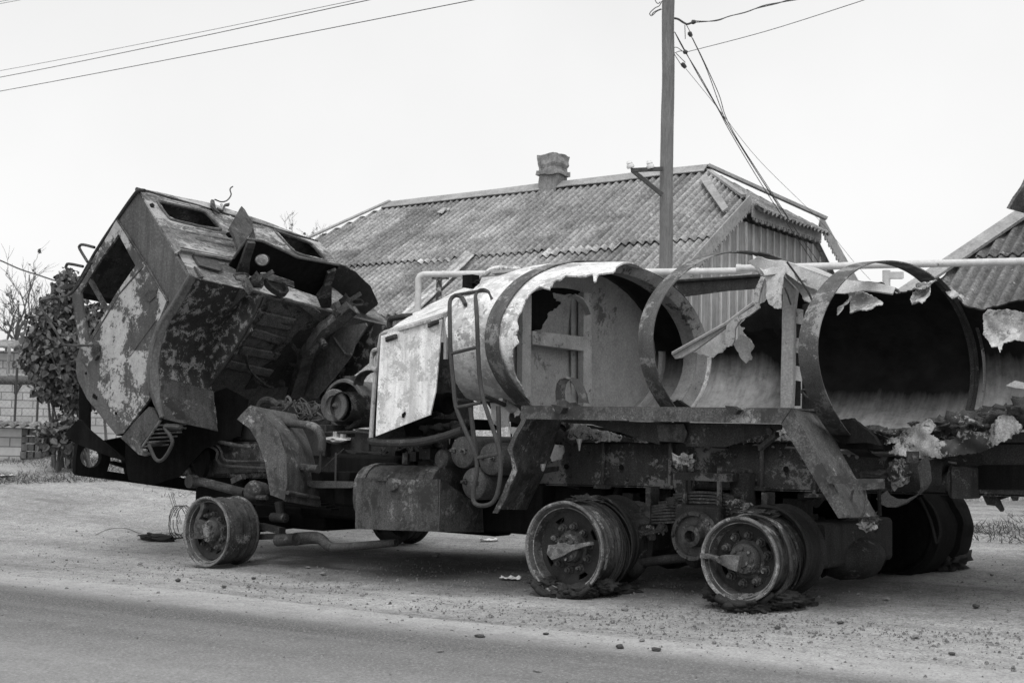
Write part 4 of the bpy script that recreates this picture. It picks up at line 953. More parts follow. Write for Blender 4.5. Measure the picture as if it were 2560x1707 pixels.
for i in range(9):
    mb.tube(P_('R1', [(1225 + i * 14, 1045 - i * 14), (1255 + i * 14, 1080 - i * 14)], .48), .008, 5)
cpart(mb, 'arch_flange', M_DARK)
mb = MB(); fA = P_('R1', [(946, 1276), (946, 1390), (966, 1520)], -.075); mb.ruled(fA, [f_ + V3(.03, .56, -.10) for f_ in fA], .012, 8, disp=.02, df=4); cpart(mb, 'mudguard_flap', M_MID)
mb = MB(); mb.plate('R1', [(1040, 1275), (1060, 1270), (1125, 1310), (1165, 1335), (1168, 1362), (1130, 1345), (1120, 1322), (1060, 1330)], Y(.36), thick=.015, cell=15, disp=.02); cpart(mb, 'torn_flap_edge', M_CABG)
# floor seen from below, ribs, beams
fd = (c_c - a_); fd = Vector((fd.x, 0, fd.z)).normalized(); FLn = fd.cross(b2 - b_c).normalized(); FLn = FLn if FLn.x > 0 else -FLn
def FL(o=0.): return (b_c + FLn * o, FLn)
mb = MB(); mb.plate('R1', [(1400, 752), (2290, 972), (2160, 1100), (1950, 1400), (1800, 1560), (1150, 1560), (1100, 1400), (1160, 1200)], FL(0), thick=.03, cell=22, disp=.015, df=3); cpart(mb, 'cab_floor', M_UNDER)
mb = MB()
for A_p, B_p in (((500, 1110), (925, 1205)), ((515, 1168), (905, 1240)), ((510, 1290), (815, 1385)), ((390, 1465), (770, 1535)), ((250, 1600), (700, 1700))):
    p, q = at('A2', *A_p, FL(.03)), at('A2', *B_p, FL(.03)); mb.beam(p, q, .10, .026, FLn); cpart(mb, 'floor_rib', M_UNDER, bevel=.02); mb = MB()
mb = MB(); mb.plate('A2', [(440, 870), (1100, 1040), (1180, 1100), (1140, 1160), (960, 1020), (640, 950), (600, 930)], FL(.05), thick=.03, cell=25, disp=.01); cpart(mb, 'floor_step', M_UNDER)
mb = MB(); mb.plate('R1', [(1440, 1340), (1720, 1330), (1780, 1120), (1900, 1000), (1760, 1000), (1600, 1180), (1500, 1230)], FL(.012), thick=.02, cell=20, disp=.03, df=5); cpart(mb, 'engine_tunnel', M_DARK)
mb = MB(); mb.plate('R1', [(2045, 850), (2088, 885), (1998, 962), (1905, 1022), (1840, 1120), (1765, 1400), (1690, 1400), (1775, 1130), (1880, 978), (1965, 918)], FL(.16), thick=.09, cell=25, disp=.01); cpart(mb, 'tilt_beam', M_MID, bevel=.012)
mb = MB(); mb.plate('R1', [(1775, 1310), (1795, 1310), (1840, 1415), (1815, 1420)], FL(.1), thick=.05); mb.lathe(at('R1', 1900, 1080, FL(.28)), FLn, [(-.05, .03), (0, .035), (.03, .035), (.03, .022), (.045, .02)], 14); cpart(mb, 'beam_bracket', M_MID)
mb = MB(); mb.plate('R1', [(2148, 957), (2157, 975), (2085, 1090), (2072, 1142), (1960, 1290), (1862, 1400), (1740, 1380), (1800, 1220), (1900, 1060), (1990, 985)], Y(1.78), thick=.02, cell=22, disp=.015); mb.tube(P_('R1', [(1960, 1040), (2030, 1140), (2065, 1140)], 1.76), .014, 5, 2); cpart(mb, 'arch_inner_plate', M_CABG)
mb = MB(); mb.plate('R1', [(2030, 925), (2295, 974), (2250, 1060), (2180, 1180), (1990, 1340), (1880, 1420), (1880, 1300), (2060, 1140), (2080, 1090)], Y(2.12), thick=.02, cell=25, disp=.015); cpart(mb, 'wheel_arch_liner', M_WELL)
mb = MB(); mb.plate('R1', [(2070, 890), (2290, 968), (2230, 975), (2060, 930)], BW(.05), thick=.015, cell=20); cpart(mb, 'back_ledge', M_MID)
# latches
for pts, bl in (([(1390, 690), (1375, 678), (1395, 668), (1440, 668), (1458, 680), (1440, 702), (1400, 704), (1385, 694)], [(1420, 712), (1448, 700), (1486, 775), (1470, 783)]),
                ([(2060, 840), (2050, 825), (2062, 817), (2110, 820), (2130, 832), (2122, 850), (2085, 852), (2060, 840)], [(1950, 850), (1985, 840), (2010, 900), (1985, 912)])):
    mb = MB(); d_ = BW(.2); mb.tube([at('R1', x, y, d_) for x, y in pts], .012, 6, 3); mb.plate('R1', bl, d_, thick=.05)
    q = at('R1', bl[2][0] + 20, bl[2][1] - 60, d_); mb.blob(q, (.07, .06, .07), .5, 2, 5, 3); mb.beam(q, q + V3(.08, .12, .1), .04, .04); mb.beam(q, at('R1', bl[2][0] + 60, bl[2][1] - 30, d_), .05, .04); cpart(mb, 'cab_latch', M_MID)
mb = MB(); mb.tube([at('R1', x, y, FL(.1)) for x, y in ((1448, 1145), (1455, 1200), (1490, 1260), (1560, 1320), (1605, 1338))], .014, 6, 3); cpart(mb, 'floor_pipe', M_MID)
# curved shield with a round hole behind the cab, its end flap and struts
so = .3
_p, _q, _r = at('R1', 1500, 470, BW(.52)), at('R1', 1995, 618, BW(.50)), at('R1', 1700, 745, BW(.10)); _n = (_q - _p).cross(_r - _p).normalized()
def SH(o=0.): return (_p + _n * (o if _n.dot(CV) < 0 else -o), _n)
circ = [(1540 + 43 * math.cos(a) * .98, 585 + 34 * math.sin(a)) for a in np.linspace(0, 2 * math.pi, 18)[:-1]]
mb = MB(); mb.plate('R1', [(1452, 463), (1500, 470), (1545, 478), (1680, 540), (1745, 572), (1995, 618), (1982, 645), (1945, 735), (1950, 830), (1900, 870), (1860, 800), (1700, 745), (1530, 700), (1400, 650), (1345, 620), (1372, 578)], SH(0.), [circ], thick=.012, cell=22, disp=.012, df=2.5)
cpart(mb, 'curved_shield', M_BLACK)
mb = MB(); mb.tube([at('R1', x, y, SH(.01)) for x, y in ((1372, 578), (1452, 463), (1500, 470), (1545, 478), (1680, 540), (1745, 572), (1995, 618))], .012, 6); mb.tube([at('R1', x, y, SH(.005)) for x, y in circ + circ[:1]], .007, 5); cpart(mb, 'shield_edge', M_CABG)
mb = MB(); mb.plate('R1', [(1993, 614), (2030, 622), (2090, 655), (2180, 745), (2222, 838), (2215, 850), (2145, 905), (2118, 895), (2095, 860), (1950, 745), (1975, 660)], SH(.015), thick=.014, cell=20, disp=.02, df=3); cpart(mb, 'shield_flap', M_DARK)
mb = MB(); mb.plate('R1', [(1452, 478), (1498, 480), (1464, 600), (1462, 668), (1388, 662), (1402, 622)], SH(.05), thick=.03, cell=25, disp=.01); cpart(mb, 'shield_strut', M_MID); mb = MB(); mb.plate('R1', [(1975, 640), (1950, 730), (1945, 862), (1885, 862), (1860, 800), (1905, 740), (1925, 660)], SH(.045), thick=.03, cell=25, disp=.01); cpart(mb, 'shield_strut', M_MID)
mb = MB(); mb.plate('R1', [(1416, 276), (1480, 378), (1478, 428), (1440, 466), (1396, 528), (1366, 440), (1344, 405)], BW(.26), thick=.03, cell=16, disp=.02, df=5); mb.plate('R1', [(1478, 378), (1490, 420), (1500, 470), (1450, 470), (1478, 428)], BW(.22), thick=.02); cpart(mb, 'upright_fin', M_MID)
mb = MB(); mb.plate('R1', [(1530, 662), (1560, 662), (1728, 718), (1728, 744), (1522, 690)], SH(.05), thick=.01, cell=20, disp=.01); cpart(mb, 'bent_plate', M_BWALL)
mb = MB(); mb.lathe(at('R1', 1610, 748, BW(.12)), BWn, [(0, .13), (.05, .13), (.05, .10), (.02, .09), (.02, 0)], 24); cpart(mb, 'filter_port', M_DARK)
mb = MB(); mb.tube([at('R1', x, y, BW(.02)) for x, y in ((1262, 232), (1300, 246), (1335, 238), (1358, 205), (1352, 172), (1368, 157))], .007, 5, 4); mb.plate('R1', [(1240, 236), (1256, 240), (1268, 290), (1292, 316), (1262, 300), (1238, 272)], BW(.05), thick=.02); mb.plate('R1', [(1275, 282), (1305, 296), (1318, 262), (1346, 256), (1346, 270), (1326, 270), (1312, 302), (1280, 296)], BW(.05), thick=.02); cpart(mb, 'roof_strap', M_MID)
mb = MB(); mb.plate('R1', [(880, 260), (896, 254), (908, 268), (902, 280), (886, 276)], BW(.02), thick=.008); mb.plate('R1', [(1330, 432), (1372, 430), (1372, 452), (1350, 450)], BW(.1), thick=.03); mb.build_split('panel_hole', M_BLACK, cab)
# mirror arm and grab rails
mb = MB(); mb.tube(P_('R1', [(555, 514), (492, 498), (472, 502), (468, 522), (515, 600)], .12), .014, 7, 3); cpart(mb, 'grab_rail', M_MID)
mb = MB(); mb.tube(P_('R1', [(488, 626), (405, 610), (390, 622), (392, 640), (444, 725)], .12), .014, 7, 3); cpart(mb, 'grab_rail', M_MID)
mb = MB(); mb.tube(P_('R1', [(540, 600), (470, 720), (440, 762), (400, 795), (330, 808), (250, 825), (236, 842), (260, 900), (330, 1010), (368, 1078), (400, 1088), (480, 1090), (545, 1088)], -.12), .013, 7, 3)
mb.plate('R1', [(358, 745), (385, 732), (430, 732), (436, 745), (400, 758), (362, 760)], Y(-.06), thick=.02); mb.blob(at('R1', 566, 1105, Y(-.06)), (.035, .04, .06), .3, 2, 4); mb.plate('R1', [(548, 1110), (578, 1115), (578, 1150), (562, 1178), (545, 1150)], Y(-.05), thick=.03); cpart(mb, 'mirror_arm', M_MID)
# front: bumper with lamp hole, grille flap, step corner
XB_ = ('X', -1.9); hc = [(525 + 62 * math.cos(a), 685 + 64 * math.sin(a)) for a in np.linspace(0, 2 * math.pi, 22)[:-1]]
mb = MB(); mb.plate('R2', [(450, 592), (437, 700), (434, 780), (450, 794), (745, 832), (945, 860), (1170, 890), (1180, 840), (1000, 790), (900, 700), (760, 560), (560, 600)], XB_, [hc, [(640, 682), (655, 690), (722, 698), (722, 722), (665, 710), (640, 708)], [(638, 712), (660, 730), (734, 752), (740, 786), (622, 768)]], thick=.05, cell=25)
cpart(mb, 'bumper', M_BLACK, bevel=.01)
mb = MB(); mb.plate('R2', [(383, 552), (462, 466), (485, 472), (520, 520), (640, 620), (760, 720), (640, 680), (435, 600)], ('D', 11.9), thick=.04, cell=25, disp=.02); mb.plate('R2', [(470, 250), (500, 320), (530, 380), (530, 540), (468, 470)], ('D', 12.4), thick=.05); cpart(mb, 'grille_flap', M_BLACK)
mb = MB(); mb.plate('R2', [(740, 560), (900, 350), (950, 470), (1000, 560), (1200, 330), (1330, 280), (1460, 350), (1420, 560), (1200, 640), (1060, 800), (900, 850), (760, 820), (735, 700)], ('D', 11.9), thick=.05, cell=40, disp=.04); cpart(mb, 'cab_shade_sheet', M_BLACK)  # black sheet standing in for the shaded void under the cab front
mb = MB(); mb.plate('R2', [(718, 574), (880, 392), (905, 400), (945, 472), (838, 612), (830, 640), (888, 668), (862, 682), (825, 672)], Y(-.01), thick=.03, cell=25, disp=.01); cpart(mb, 'step_cheek', M_MID)
mb = MB(); mb.tube(P_('R2', [(942, 474), (890, 550), (840, 622), (834, 640), (862, 648)], -.05), .012, 6, 3)
for i in range(6):
    f = i / 5; p = at('R2', 930 - 85 * f, 500 + 125 * f, Y(-.05)); mb.tube([p, p + V3(.06 + .02 * f, .3 - .1 * f, .02)], .008, 5)
cpart(mb, 'step_tread', M_LOCK)
mb = MB(); mb.tube(P_('R2', [(1058, 514), (985, 508), (972, 520), (1000, 560), (1014, 600), (1000, 640), (968, 690), (936, 710), (910, 692), (890, 650), (876, 615)], -.1), .016, 7, 3); mb.tube([at('R2', 876, 615, Y(-.1)), at('R2', 965, 612, Y(.15))], .018, 7); mb.tube([at('R2', 975, 510, Y(-.1)), at('R2', 1060, 515, Y(.12))], .03, 8); cpart(mb, 'step_hoop', M_TUBE)

# ------------------------------------------------------------------ chassis frame
zr = lambda x: 1.105 + .019 * (x - 2.75)
mb = MB()
for y0, y1 in ((.815, .83), (1.67, 1.685)):
    mb.box(((-1.3 + 7.4) / 2, (y0 + y1) / 2, zr(3.05) - .155), (4.35, 0, .019 * 4.35), (0, (y1 - y0) / 2, 0), (0, 0, .155))
for y0 in (.82, 1.60):
    for dz in (0, -.31):
        mb.box((3.05, y0 + .04, zr(3.05) + dz), (4.35, 0, .019 * 4.35), (0, .045, 0), (0, 0, .006))
frame = part(mb, 'frame_rails', M_FRAME)
mb = MB(); rnd = random.Random(8)
for x in np.arange(2.7, 6.6, .17):
    for dz in (-.075, -.25):
        if rnd.random() < .75: mb.lathe((x + rnd.uniform(-.02, .02), .815, zr(x) + dz + rnd.uniform(-.01, .01)), (0, -1, 0), [(0, .016), (.008, .013), (.014, 0)], 10)
mb.build_split('rivet', M_FRAME, frame)
mb = MB()
for x in np.arange(-1, 7, .9): mb.beam((x, .85, zr(x) - .16), (x, 1.65, zr(x) - .16), .12, .2)
mb.build('cross_members', M_BLACK, frame)
mb = MB()
for (r_, x, y) in (('R3', 1772, 1335), ('R6', 952, 405), ('R6', 625, 440), ('R6', 1090, 365), ('R5', 1448, 390)):
    mb.lathe(at(r_, x, y, Y(.806)), (0, -1, 0), [(0, .02), (.003, .02)], 12)
mb.build('bolt_holes', M_BLACK, frame)
mb = MB()
for (r_, x, y) in (('R3', 1978, 1298), ('R6', 192, 357), ('R6', 1370, 334), ('R6', 1322, 322)):
    mb.lathe(at(r_, x, y, Y(.806)), (0, -1, 0), [(0, .014), (.004, .012)], 8)
mb.build('bright_bolts', M_WHITE, frame)
for x0 in ('a', 'b', 'c', 'd'):
    r_, x, y0, y1 = dict(a=('R3', 1660, 1172, 1450), b=('R3', 2055, 1180, 1450), c=('R6', 806, 230, 520), d=('R6', 1118, 420, 560))[x0]
    mb = MB(); p, q = at(r_, x + 6, y0, Y(.78)), at(r_, x, y1, Y(.78)); mb.tube([p + V3(0, .1, .02), p + V3(0, .02, .02), p, q], .014, 7)
    mb.box(q, (.05, 0, 0), (0, .04, 0), (0, 0, .012)); mb.lathe(q, (0, 0, -1), [(0, .028), (.04, .028), (.04, .016), (.09, .016)], 6); mb.build('clamp_bolt', M_FRAME, frame)
mb = MB(); mb.box((4.7, .8, zr(4.7) + .035), (1.95, 0, .019 * 1.95), (0, .05, 0), (0, 0, .03)); part(mb, 'subframe_angle', M_FRAME, bevel=.008)
mb = MB(); q = at('R2', 1400, 700, Y(.79)); mb.plate('R2', [(1255, 705), (1300, 668), (1480, 640), (1590, 630), (1590, 770), (1255, 785)], Y(.79), thick=.02, cell=25, disp=.006); part(mb, 'front_bracket', M_MID)
for pts, rd in (([(1000, 600), (1150, 600), (1250, 630), (1280, 660), (1275, 700), (1310, 735), (1420, 745), (1570, 755)], .014), ([(1120, 575), (1260, 610), (1300, 650), (1310, 690), (1350, 710), (1560, 715)], .012), ([(1000, 585), (1200, 585), (1400, 620), (1480, 632)], .018), ([(1060, 620), (1075, 680), (1110, 740), (1135, 800)], .03)):
    mb = tubes('R2', pts, .7, rd); part(mb, 'brake_line', M_MID)
mb = MB(); mb.tube(P_('R2', [(1150, 832), (1190, 832), (1440, 898)], .5), .04, 10); mb.lathe(at('R2', 1130, 830, Y(.5)), (0, 1, 0), [(-.04, .06), (.04, .06)], 12); part(mb, 'shock_absorber', M_MID)
mb = MB(); mb.lathe(at('R2', 1195, 715, Y(.72)), (-.3, -1, 0), [(0, .16), (.04, .16), (.06, .1), (.09, .06), (.1, 0)], 20); mb.blob(at('R2', 1190, 650, Y(.75)), (.16, .1, .12), .4, 2, 5, 2); part(mb, 'steering_gear', M_BLACK)
# front axle, springs, links
g0 = .3
mb = MB(); mb.beam((.08, .2, g0 + .03), (.12, 2.3, g0 + .12), .12, .12); mb.lathe((.08, .22, g0), (0, 1, 0), [(0, .2), (.1, .2), (.14, .12), (.3, .1)], 20); part(mb, 'front_axle', M_BLACK)
mb = MB()
for i in range(8): mb.box((.1, .74, .48 + i * .018 + .03), (.75 - i * .06, 0, 0), (0, .045, 0), (0, 0, .007))
part(mb, 'leaf_spring', M_BLACK)
mb = MB(); mb.lathe(at('R2', 1490, 890, Y(.45)), (.2, -1, .1), [(-.12, .09), (0, .1), (.03, .085), (.05, .05), (.05, 0)], 18); mb.tube(P_('R2', [(1510, 925), (1570, 925)], .4), .02, 8); part(mb, 'brake_chamber', M_MID)
mb = MB(); mb.lathe(at('R2', 1525, 790, Y(.6)), (0, 0, 1), [(-.05, .03), (-.03, .1), (.0, .12), (.03, .1), (.03, 0)], 20); mb.beam(at('R2', 1370, 830, Y(.6)), at('R2', 1430, 800, Y(.6)), .05, .05); part(mb, 'bump_stop', M_MID)
mb = MB(); mb.beam(at('R2', 1530, 1090, Y(.45)), at('R2', 1660, 1120, Y(.35)), .06, .05); mb.beam(at('R2', 1530, 1155, Y(.45)), at('R2', 1665, 1150, Y(.35)), .06, .05); mb.tube(P_('R2', [(1640, 950), (1655, 1040)], .5), .04, 10); mb.tube(P_('R2', [(1600, 1040), (1680, 1045)], .45), .04, 10); part(mb, 'steering_arm', M_DARK)
mb = MB(); mb.tube(P_('R2', [(1630, 1176), (1690, 1172), (1740, 1168)], .3), .05, 10); mb.tube(P_('R2', [(1735, 1168), (1830, 1160), (1885, 1168), (1925, 1205), (1970, 1218), (2120, 1208), (2330, 1188)], .45), [.055, .03], 10, 3); part(mb, 'drag_link', M_MID)
mb = MB(); mb.bb(.3, 1.75, .85, 1.65, .42, .95); mb.bb(1.0, 1.7, .55, .9, .55, .98); mb.bb(-.5, .4, .95, 1.55, .55, 1.05); part(mb, 'gearbox', M_BLACK, bevel=.03)
mb = MB(); mb.bb(-.75, 1.85, 1.66, 1.9, .30, .85); part(mb, 'far_filler_block', M_BLACK, bevel=.02)  # black box added to hide bright ground behind the front wheel
mb = MB(); mb.bb(-.35, .55, .9, 1.6, .30, .5); part(mb, 'axle_filler_block', M_BLACK, bevel=.03)  # black box added to darken the gap around the front axle
mb = MB(); mb.bb(-1.25, -.55, .95, 1.65, .42, 1.0); part(mb, 'front_filler_block', M_BLACK, bevel=.03)  # black box added to block the bright background behind the front links
mb = MB(); mb.bb(4.4, 5.1, 1.69, 1.88, .55, .92); part(mb, 'far_filler_block', M_BLACK, bevel=.02)  # black box added to close a bright gap under the rear leg
mb = MB(); mb.bb(2.25, 3.05, 1.3, 1.9, .98, 1.36); part(mb, 'ladder_filler_block', M_BLACK, bevel=.04)  # black box added behind the ladder foot to hide the pale wall
mb = MB(); mb.bb(1.8, 3.0, .75, 1.7, .42, .8); mb.bb(3.0, 3.45, .9, 1.7, .46, .9); mb.tube([(1.7, 1.25, .6), (3.6, 1.25, .55)], .06, 12); mb.tube([(3.7, 1.25, .52), (5.0, 1.25, .5)], .05, 12); part(mb, 'transfer_case', M_BLACK, bevel=.02)
# ------------------------------------------------------------------ engine
mb = MB(); mb.bb(-.75, .75, .95, 1.6, .75, 1.18); mb.bb(-.6, .6, .88, 1.2, 1.05, 1.3); eng = part(mb, 'engine_block', M_DARK, bevel=.03)
mb = MB(); p, q = at('R2', 1640, 395, Y(.95)), at('R2', 1890, 425, Y(.95)); mb.tube([p, q], .07, 12)
for i in range(6):
    c_ = p.lerp(q, i / 5.5); mb.lathe(c_ + zz * .06, (0, 0, 1), [(0, .035), (.03, .035), (.03, .018), (.05, .018)], 8)
mb.build('valve_cover', M_MID, eng)
rnd = random.Random(12); mb = MB()
for i in range(15):
    x0, y0 = rnd.uniform(1620, 1860), rnd.uniform(370, 480); s_ = P_('R2', [(x0, y0), (x0 + rnd.uniform(-20, 40), y0 - rnd.uniform(10, 40)), (x0 + rnd.uniform(20, 60), y0 + rnd.uniform(-20, 40)), (x0 + rnd.uniform(-30, 60), y0 + rnd.uniform(20, 70))], rnd.uniform(.6, .95)); mb.tube(s_, rnd.choice((.006, .009, .012)), 6, 4)
mb.build_split('fuel_pipe', M_MID, eng)
mb = MB()
for i in range(22):
    x0, y0 = rnd.uniform(1620, 1900), rnd.uniform(400, 640); c_ = at('R2', x0, y0, Y(rnd.uniform(.75, 1.0))); mb.box(c_, (rnd.uniform(.02, .07), 0, 0), (0, .05, 0), (0, 0, rnd.uniform(.02, .06)))
mb.bb(.45, .75, .7, 1.0, .95, 1.22); mb.build_split('injection_pump_piece', M_DARK, eng, bevel=.008)
mb = MB(); ax = at('R1', 1605, 1375, Y(1.1)); mb.lathe(ax, (0, 0, 1), [(0, .16), (.006, .17), (.012, .16), (.012, .1), (.05, .1), (.05, .115), (.085, .11), (.085, .03)], 28); mb.build('oil_filler', M_MID, eng)
mb = tubes('R2', [(1515, 440), (1525, 380), (1555, 352), (1600, 358), (1640, 390)], .85, .03); mb.build('coolant_hose', M_MID, eng)
# air filter: drum with its lid pulled off
fa = V3(-.12, 1, .03).normalized(); fc = at('A4', 930, 505, Y(.92)); k_ = F / (fc - CAM).dot(CV)
mb = MB(); R_ = 196 / 3.136 / k_; mb.lathe(fc, fa, [(.02, R_ * .86), (0, R_ * .9), (0, R_), (.02, R_ + .008), (.035, R_), (.12, R_ * .97), (.13, R_ * 1.0), (.15, R_ * 1.0), (.16, R_ * .96), (.5, R_ * .92), (.52, R_ * .5)], 40, cap=False); mb.lathe(fc + fa * .3, fa, [(0, R_ * .85), (0, 0)], 32, cap=False); M_FILT = metal('filter_metal', .07, .13, patch=.2, amt=.6, sc=9); flt = part(mb, 'air_filter', M_FILT)
mb = MB(); lc = at('A4', 862, 512, Y(.78)); R2_ = 132 / 3.136 / k_ * .97; mb.lathe(lc, fa, [(.02, R2_ * .98), (0, R2_), (-.012, R2_ * .95), (-.008, R2_ * .62), (.012, R2_ * .55), (.016, R2_ * .25), (.0, R2_ * .12), (-.012, R2_ * .06), (-.012, 0)], 40); mb.lathe(lc + fa * .02, fa, [(0, R2_), (.0, 0)], 32); mb.build('filter_lid', M_FILT, flt)
mb = MB(); mc = at('A4', 975, 520, Y(.86)); Rm = 112 / 3.136 / k_
for k in range(40):
    for sg in (1, -1):
        mb.tube([mc + fa * (.28 * t - .1) + V3(math.cos(k * .157 + sg * t * .9), 0, math.sin(k * .157 + sg * t * .9)) * Rm for t in (0, .33, .66, 1)], .0035, 3)
mb.lathe(mc + fa * -.1, fa, [(0, Rm * .96), (.3, Rm * .96)], 24, cap=False); mb.build('filter_mesh', M_RIM, flt)
mb = MB(); mb.tube([at('A4', 1010, 330, Y(1.05)), at('A4', 1010, 285, Y(1.05))], .085, 18); mb.lathe(at('A4', 1012, 345, Y(1.05)), (0, 0, 1), [(0, .095), (.03, .1), (.05, .09)], 20); mb.build('filter_neck', M_MID, flt)
mb = MB(); c_ = at('A4', 1150, 345, Y(1.0))
pts = [c_ + CR * (.13 * math.cos(a) - .02) + zz * .12 * math.sin(a) for a in np.linspace(.3, 3.2, 9)]; mb.ruled(pts, [p + V3(0, .12, 0) for p in pts], .008, 2); mb.build('filter_strap', M_MID, flt)
# ------------------------------------------------------------------ front mudguard and bits behind it
nf = [(1397, 466), (1455, 392), (1500, 398), (1560, 450), (1640, 545), (1672, 610), (1688, 720), (1684, 850), (1672, 940)]
fA = P_('R2', [(1470, 388), (1540, 430), (1620, 520), (1665, 600), (1690, 720), (1688, 850), (1675, 940)], .05); fB = P_('R2', [(1735, 438), (1760, 480), (1805, 580), (1835, 660), (1858, 760), (1872, 870), (1876, 978)], .52)
mb = MB(); mb.ruled(fA, fB, .012, 8, disp=.012, df=5); mg = part(mb, 'front_mudguard', M_GUARD)
lip = P_('R2', [(1397, 466), (1470, 520), (1520, 610), (1560, 720), (1578, 830), (1590, 908)], -.0); lip2 = P_('R2', [(1470, 388), (1570, 455), (1640, 545), (1688, 700), (1688, 830), (1675, 940)], .03)
mb = MB(); mb.ruled(lip, lip2, .012, 5, disp=.01, df=5); mb.build('mudguard_lip', M_GUARD, mg)
mb = MB(); mb.ruled(P_('R2', [(1675, 905), (1672, 945)], .04), P_('R2', [(1876, 940), (1878, 980)], .53), .03, 4); mb.tube([at('R2', 1690, 895, Y(.03)), at('R2', 1872, 930, Y(.5))], .018, 8); mb.build('mudguard_hem', M_GUARD, mg)
mb = MB(); mb.tube(P_('R2', [(1592, 472), (1700, 488), (1800, 498), (1850, 512), (1880, 545), (1892, 590), (1890, 650)], .3), .034, 12, 3); mb.lathe(at('R2', 1594, 472, Y(.3)), CR * -1 + V3(0, -.6, 0), [(0, .028), (.004, 0)], 12); part(mb, 'support_pipe', M_MID)
mb = MB(); mb.tube(P_('R2', [(1692, 740), (1780, 748), (1872, 758)], .25), .033, 12); part(mb, 'support_pipe', M_MID)
mb = MB(); mb.plate('R2', [(1765, 842), (1810, 825), (2085, 830), (2095, 850), (2070, 868), (1860, 868)], Y(.35), thick=.02); tray = part(mb, 'battery_tray', M_MID)
for x0, x1 in ((1812, 1895), (1970, 2050)):
    mb = MB(); p, q = at('R2', x0, 770, Y(.42)), at('R2', x1, 840, Y(.42)); mb.bb(p.x, q.x, .42, .6, q.z, p.z); mb.build('battery', M_BLACK, tray, bevel=.01)
mb = MB(); mb.tube(P_('R2', [(1880, 770), (1886, 655)], .4), .012, 6); mb.tube(P_('R2', [(1972, 830), (1975, 660)], .4), .01, 6); mb.tube(P_('R2', [(1880, 770), (2020, 640)], .4), .005, 5); mb.build('hold_down_rod', M_TUBE, tray)
mb = MB(); mb.plate('R2', [(1880, 620), (1910, 590), (2050, 600), (2070, 690), (2090, 860), (1880, 850)], Y(.8), thick=.05, cell=30, disp=.03); mb.bb(.95, 1.35, .75, .95, .85, 1.12); part(mb, 'bracket_plate', M_DARK)
mb = MB(); p = at('R2', 1975, 600, Y(.7)); mb.lathe(p - zz * .2, (0, 0, 1), [(0, .1), (.16, .1), (.2, .12), (.2, 0)], 20); part(mb, 'reservoir', M_MID)
mb = MB(); mb.blob(p + zz * .02, (.14, .09, .03), .5, 2, 6, 4); mb.box(p + zz * .05, (.02, 0, 0), (0, .02, 0), (0, 0, .04)); mb.box(p + zz * .04 + V3(.08, 0, 0), (.015, 0, 0), (0, .02, 0), (0, 0, .03)); part(mb, 'melted_cap', M_ALU)
mb = MB(); mb.plate('R2', [(2030, 645), (2200, 655), (2280, 655), (2270, 665), (2050, 660)], Y(.6), thick=.02); mb.lathe(at('R2', 2210, 632, Y(.6)), (0, 0, 1), [(-.03, .1), (.05, .1), (.05, .09), (-.02, .09), (-.02, 0)], 22); mb.plate('R2', [(2100, 520), (2180, 525), (2180, 650), (2095, 650)], Y(.75), thick=.05); mb.tube(P_('R2', [(1900, 545), (2100, 540), (2180, 550)], .7), .012, 6); part(mb, 'side_bracket', M_DARK)
# ------------------------------------------------------------------ fuel tank and its shield
mb = MB(); p, q = at('R5', 262, 375, Y(.3)), at('R5', 715, 380, Y(.3)); zt_ = p.z; mb.bbox_round(((p.x + q.x) / 2, .46, zt_ - .22), ((q.x - p.x) / 2, 0, .01), (0, .28, 0), (0, 0, .22), .8); ft = part(mb, 'fuel_tank', M_MID)
for x_ in (p.x + .09, q.x - .12):
    mb = MB(); mb.bbox_round((x_, .46, zt_ - .22), (.025, 0, 0), (0, .288, 0), (0, 0, .228), .8); mb.build('tank_strap', M_GUARD, ft)
mb = MB(); mb.plate('R5', [(215, 455), (460, 466), (702, 464), (697, 772), (450, 764), (209, 755)], Y(.1), thick=.012, cell=25, disp=.012, df=3); mb.plate('R5', [(702, 464), (722, 472), (955, 640), (958, 776), (698, 772)], ('X', 2.58), thick=.012, cell=25, disp=.01, df=3); part(mb, 'fuel_tank_shield', M_MID)
mb = MB(); mb.lathe(at('R5', 432, 498, Y(.09)), (0, -1, 0), [(-.02, .05), (.02, .052), (.034, .046), (.04, .02), (.04, 0)], 24); mb.plate('R5', [(330, 455), (395, 458), (395, 475), (330, 470)], Y(.085), thick=.015); part(mb, 'shield_cap', M_MID)
mb = MB(); mb.lathe(at('R5', 512, 372, Y(.46)), (0, 0, 1), [(-.03, .085), (.02, .085), (.025, .09), (.025, .07), (.0, .07), (0, 0)], 24); mb.build('filler_neck', M_MID, ft)
# ------------------------------------------------------------------ air reservoirs
for i, (x, y, r_) in enumerate(((838, 305, 96), (1005, 345, 97), (905, 490, 97))):
    c_ = at('R5', x, y, Y(.3)); k_ = F / (c_ - CAM).dot(CV); R_ = r_ / 2.351 / k_
    mb = MB(); mb.lathe(c_, (.04, 1, 0), [(-.035, 0), (-.033, R_ * .3), (-.022, R_ * .7), (0, R_ * .95), (.025, R_), (.62, R_), (.66, R_ * .8), (.68, 0)], 36); rs = part(mb, 'air_reservoir', M_RES)
    mb = MB()
    for dx, dz in ((-.25, .1), (.22, .06)): mb.lathe(c_ + V3(dx * R_ * 1.8, -.03, dz * R_), (0, -1, 0), [(-.02, .022), (.02, .022), (.02, .012), (.05, .012)], 6)
    mb.build_split('reservoir_plug', M_RIM, rs)
mb = MB(); mb.lathe(at('R5', 715, 345, Y(.35)), (-.2, -1, 0), [(-.1, .07), (0, .075), (.02, .06), (.02, 0)], 20); part(mb, 'air_valve', M_MID)
rnd = random.Random(31); mb = MB()
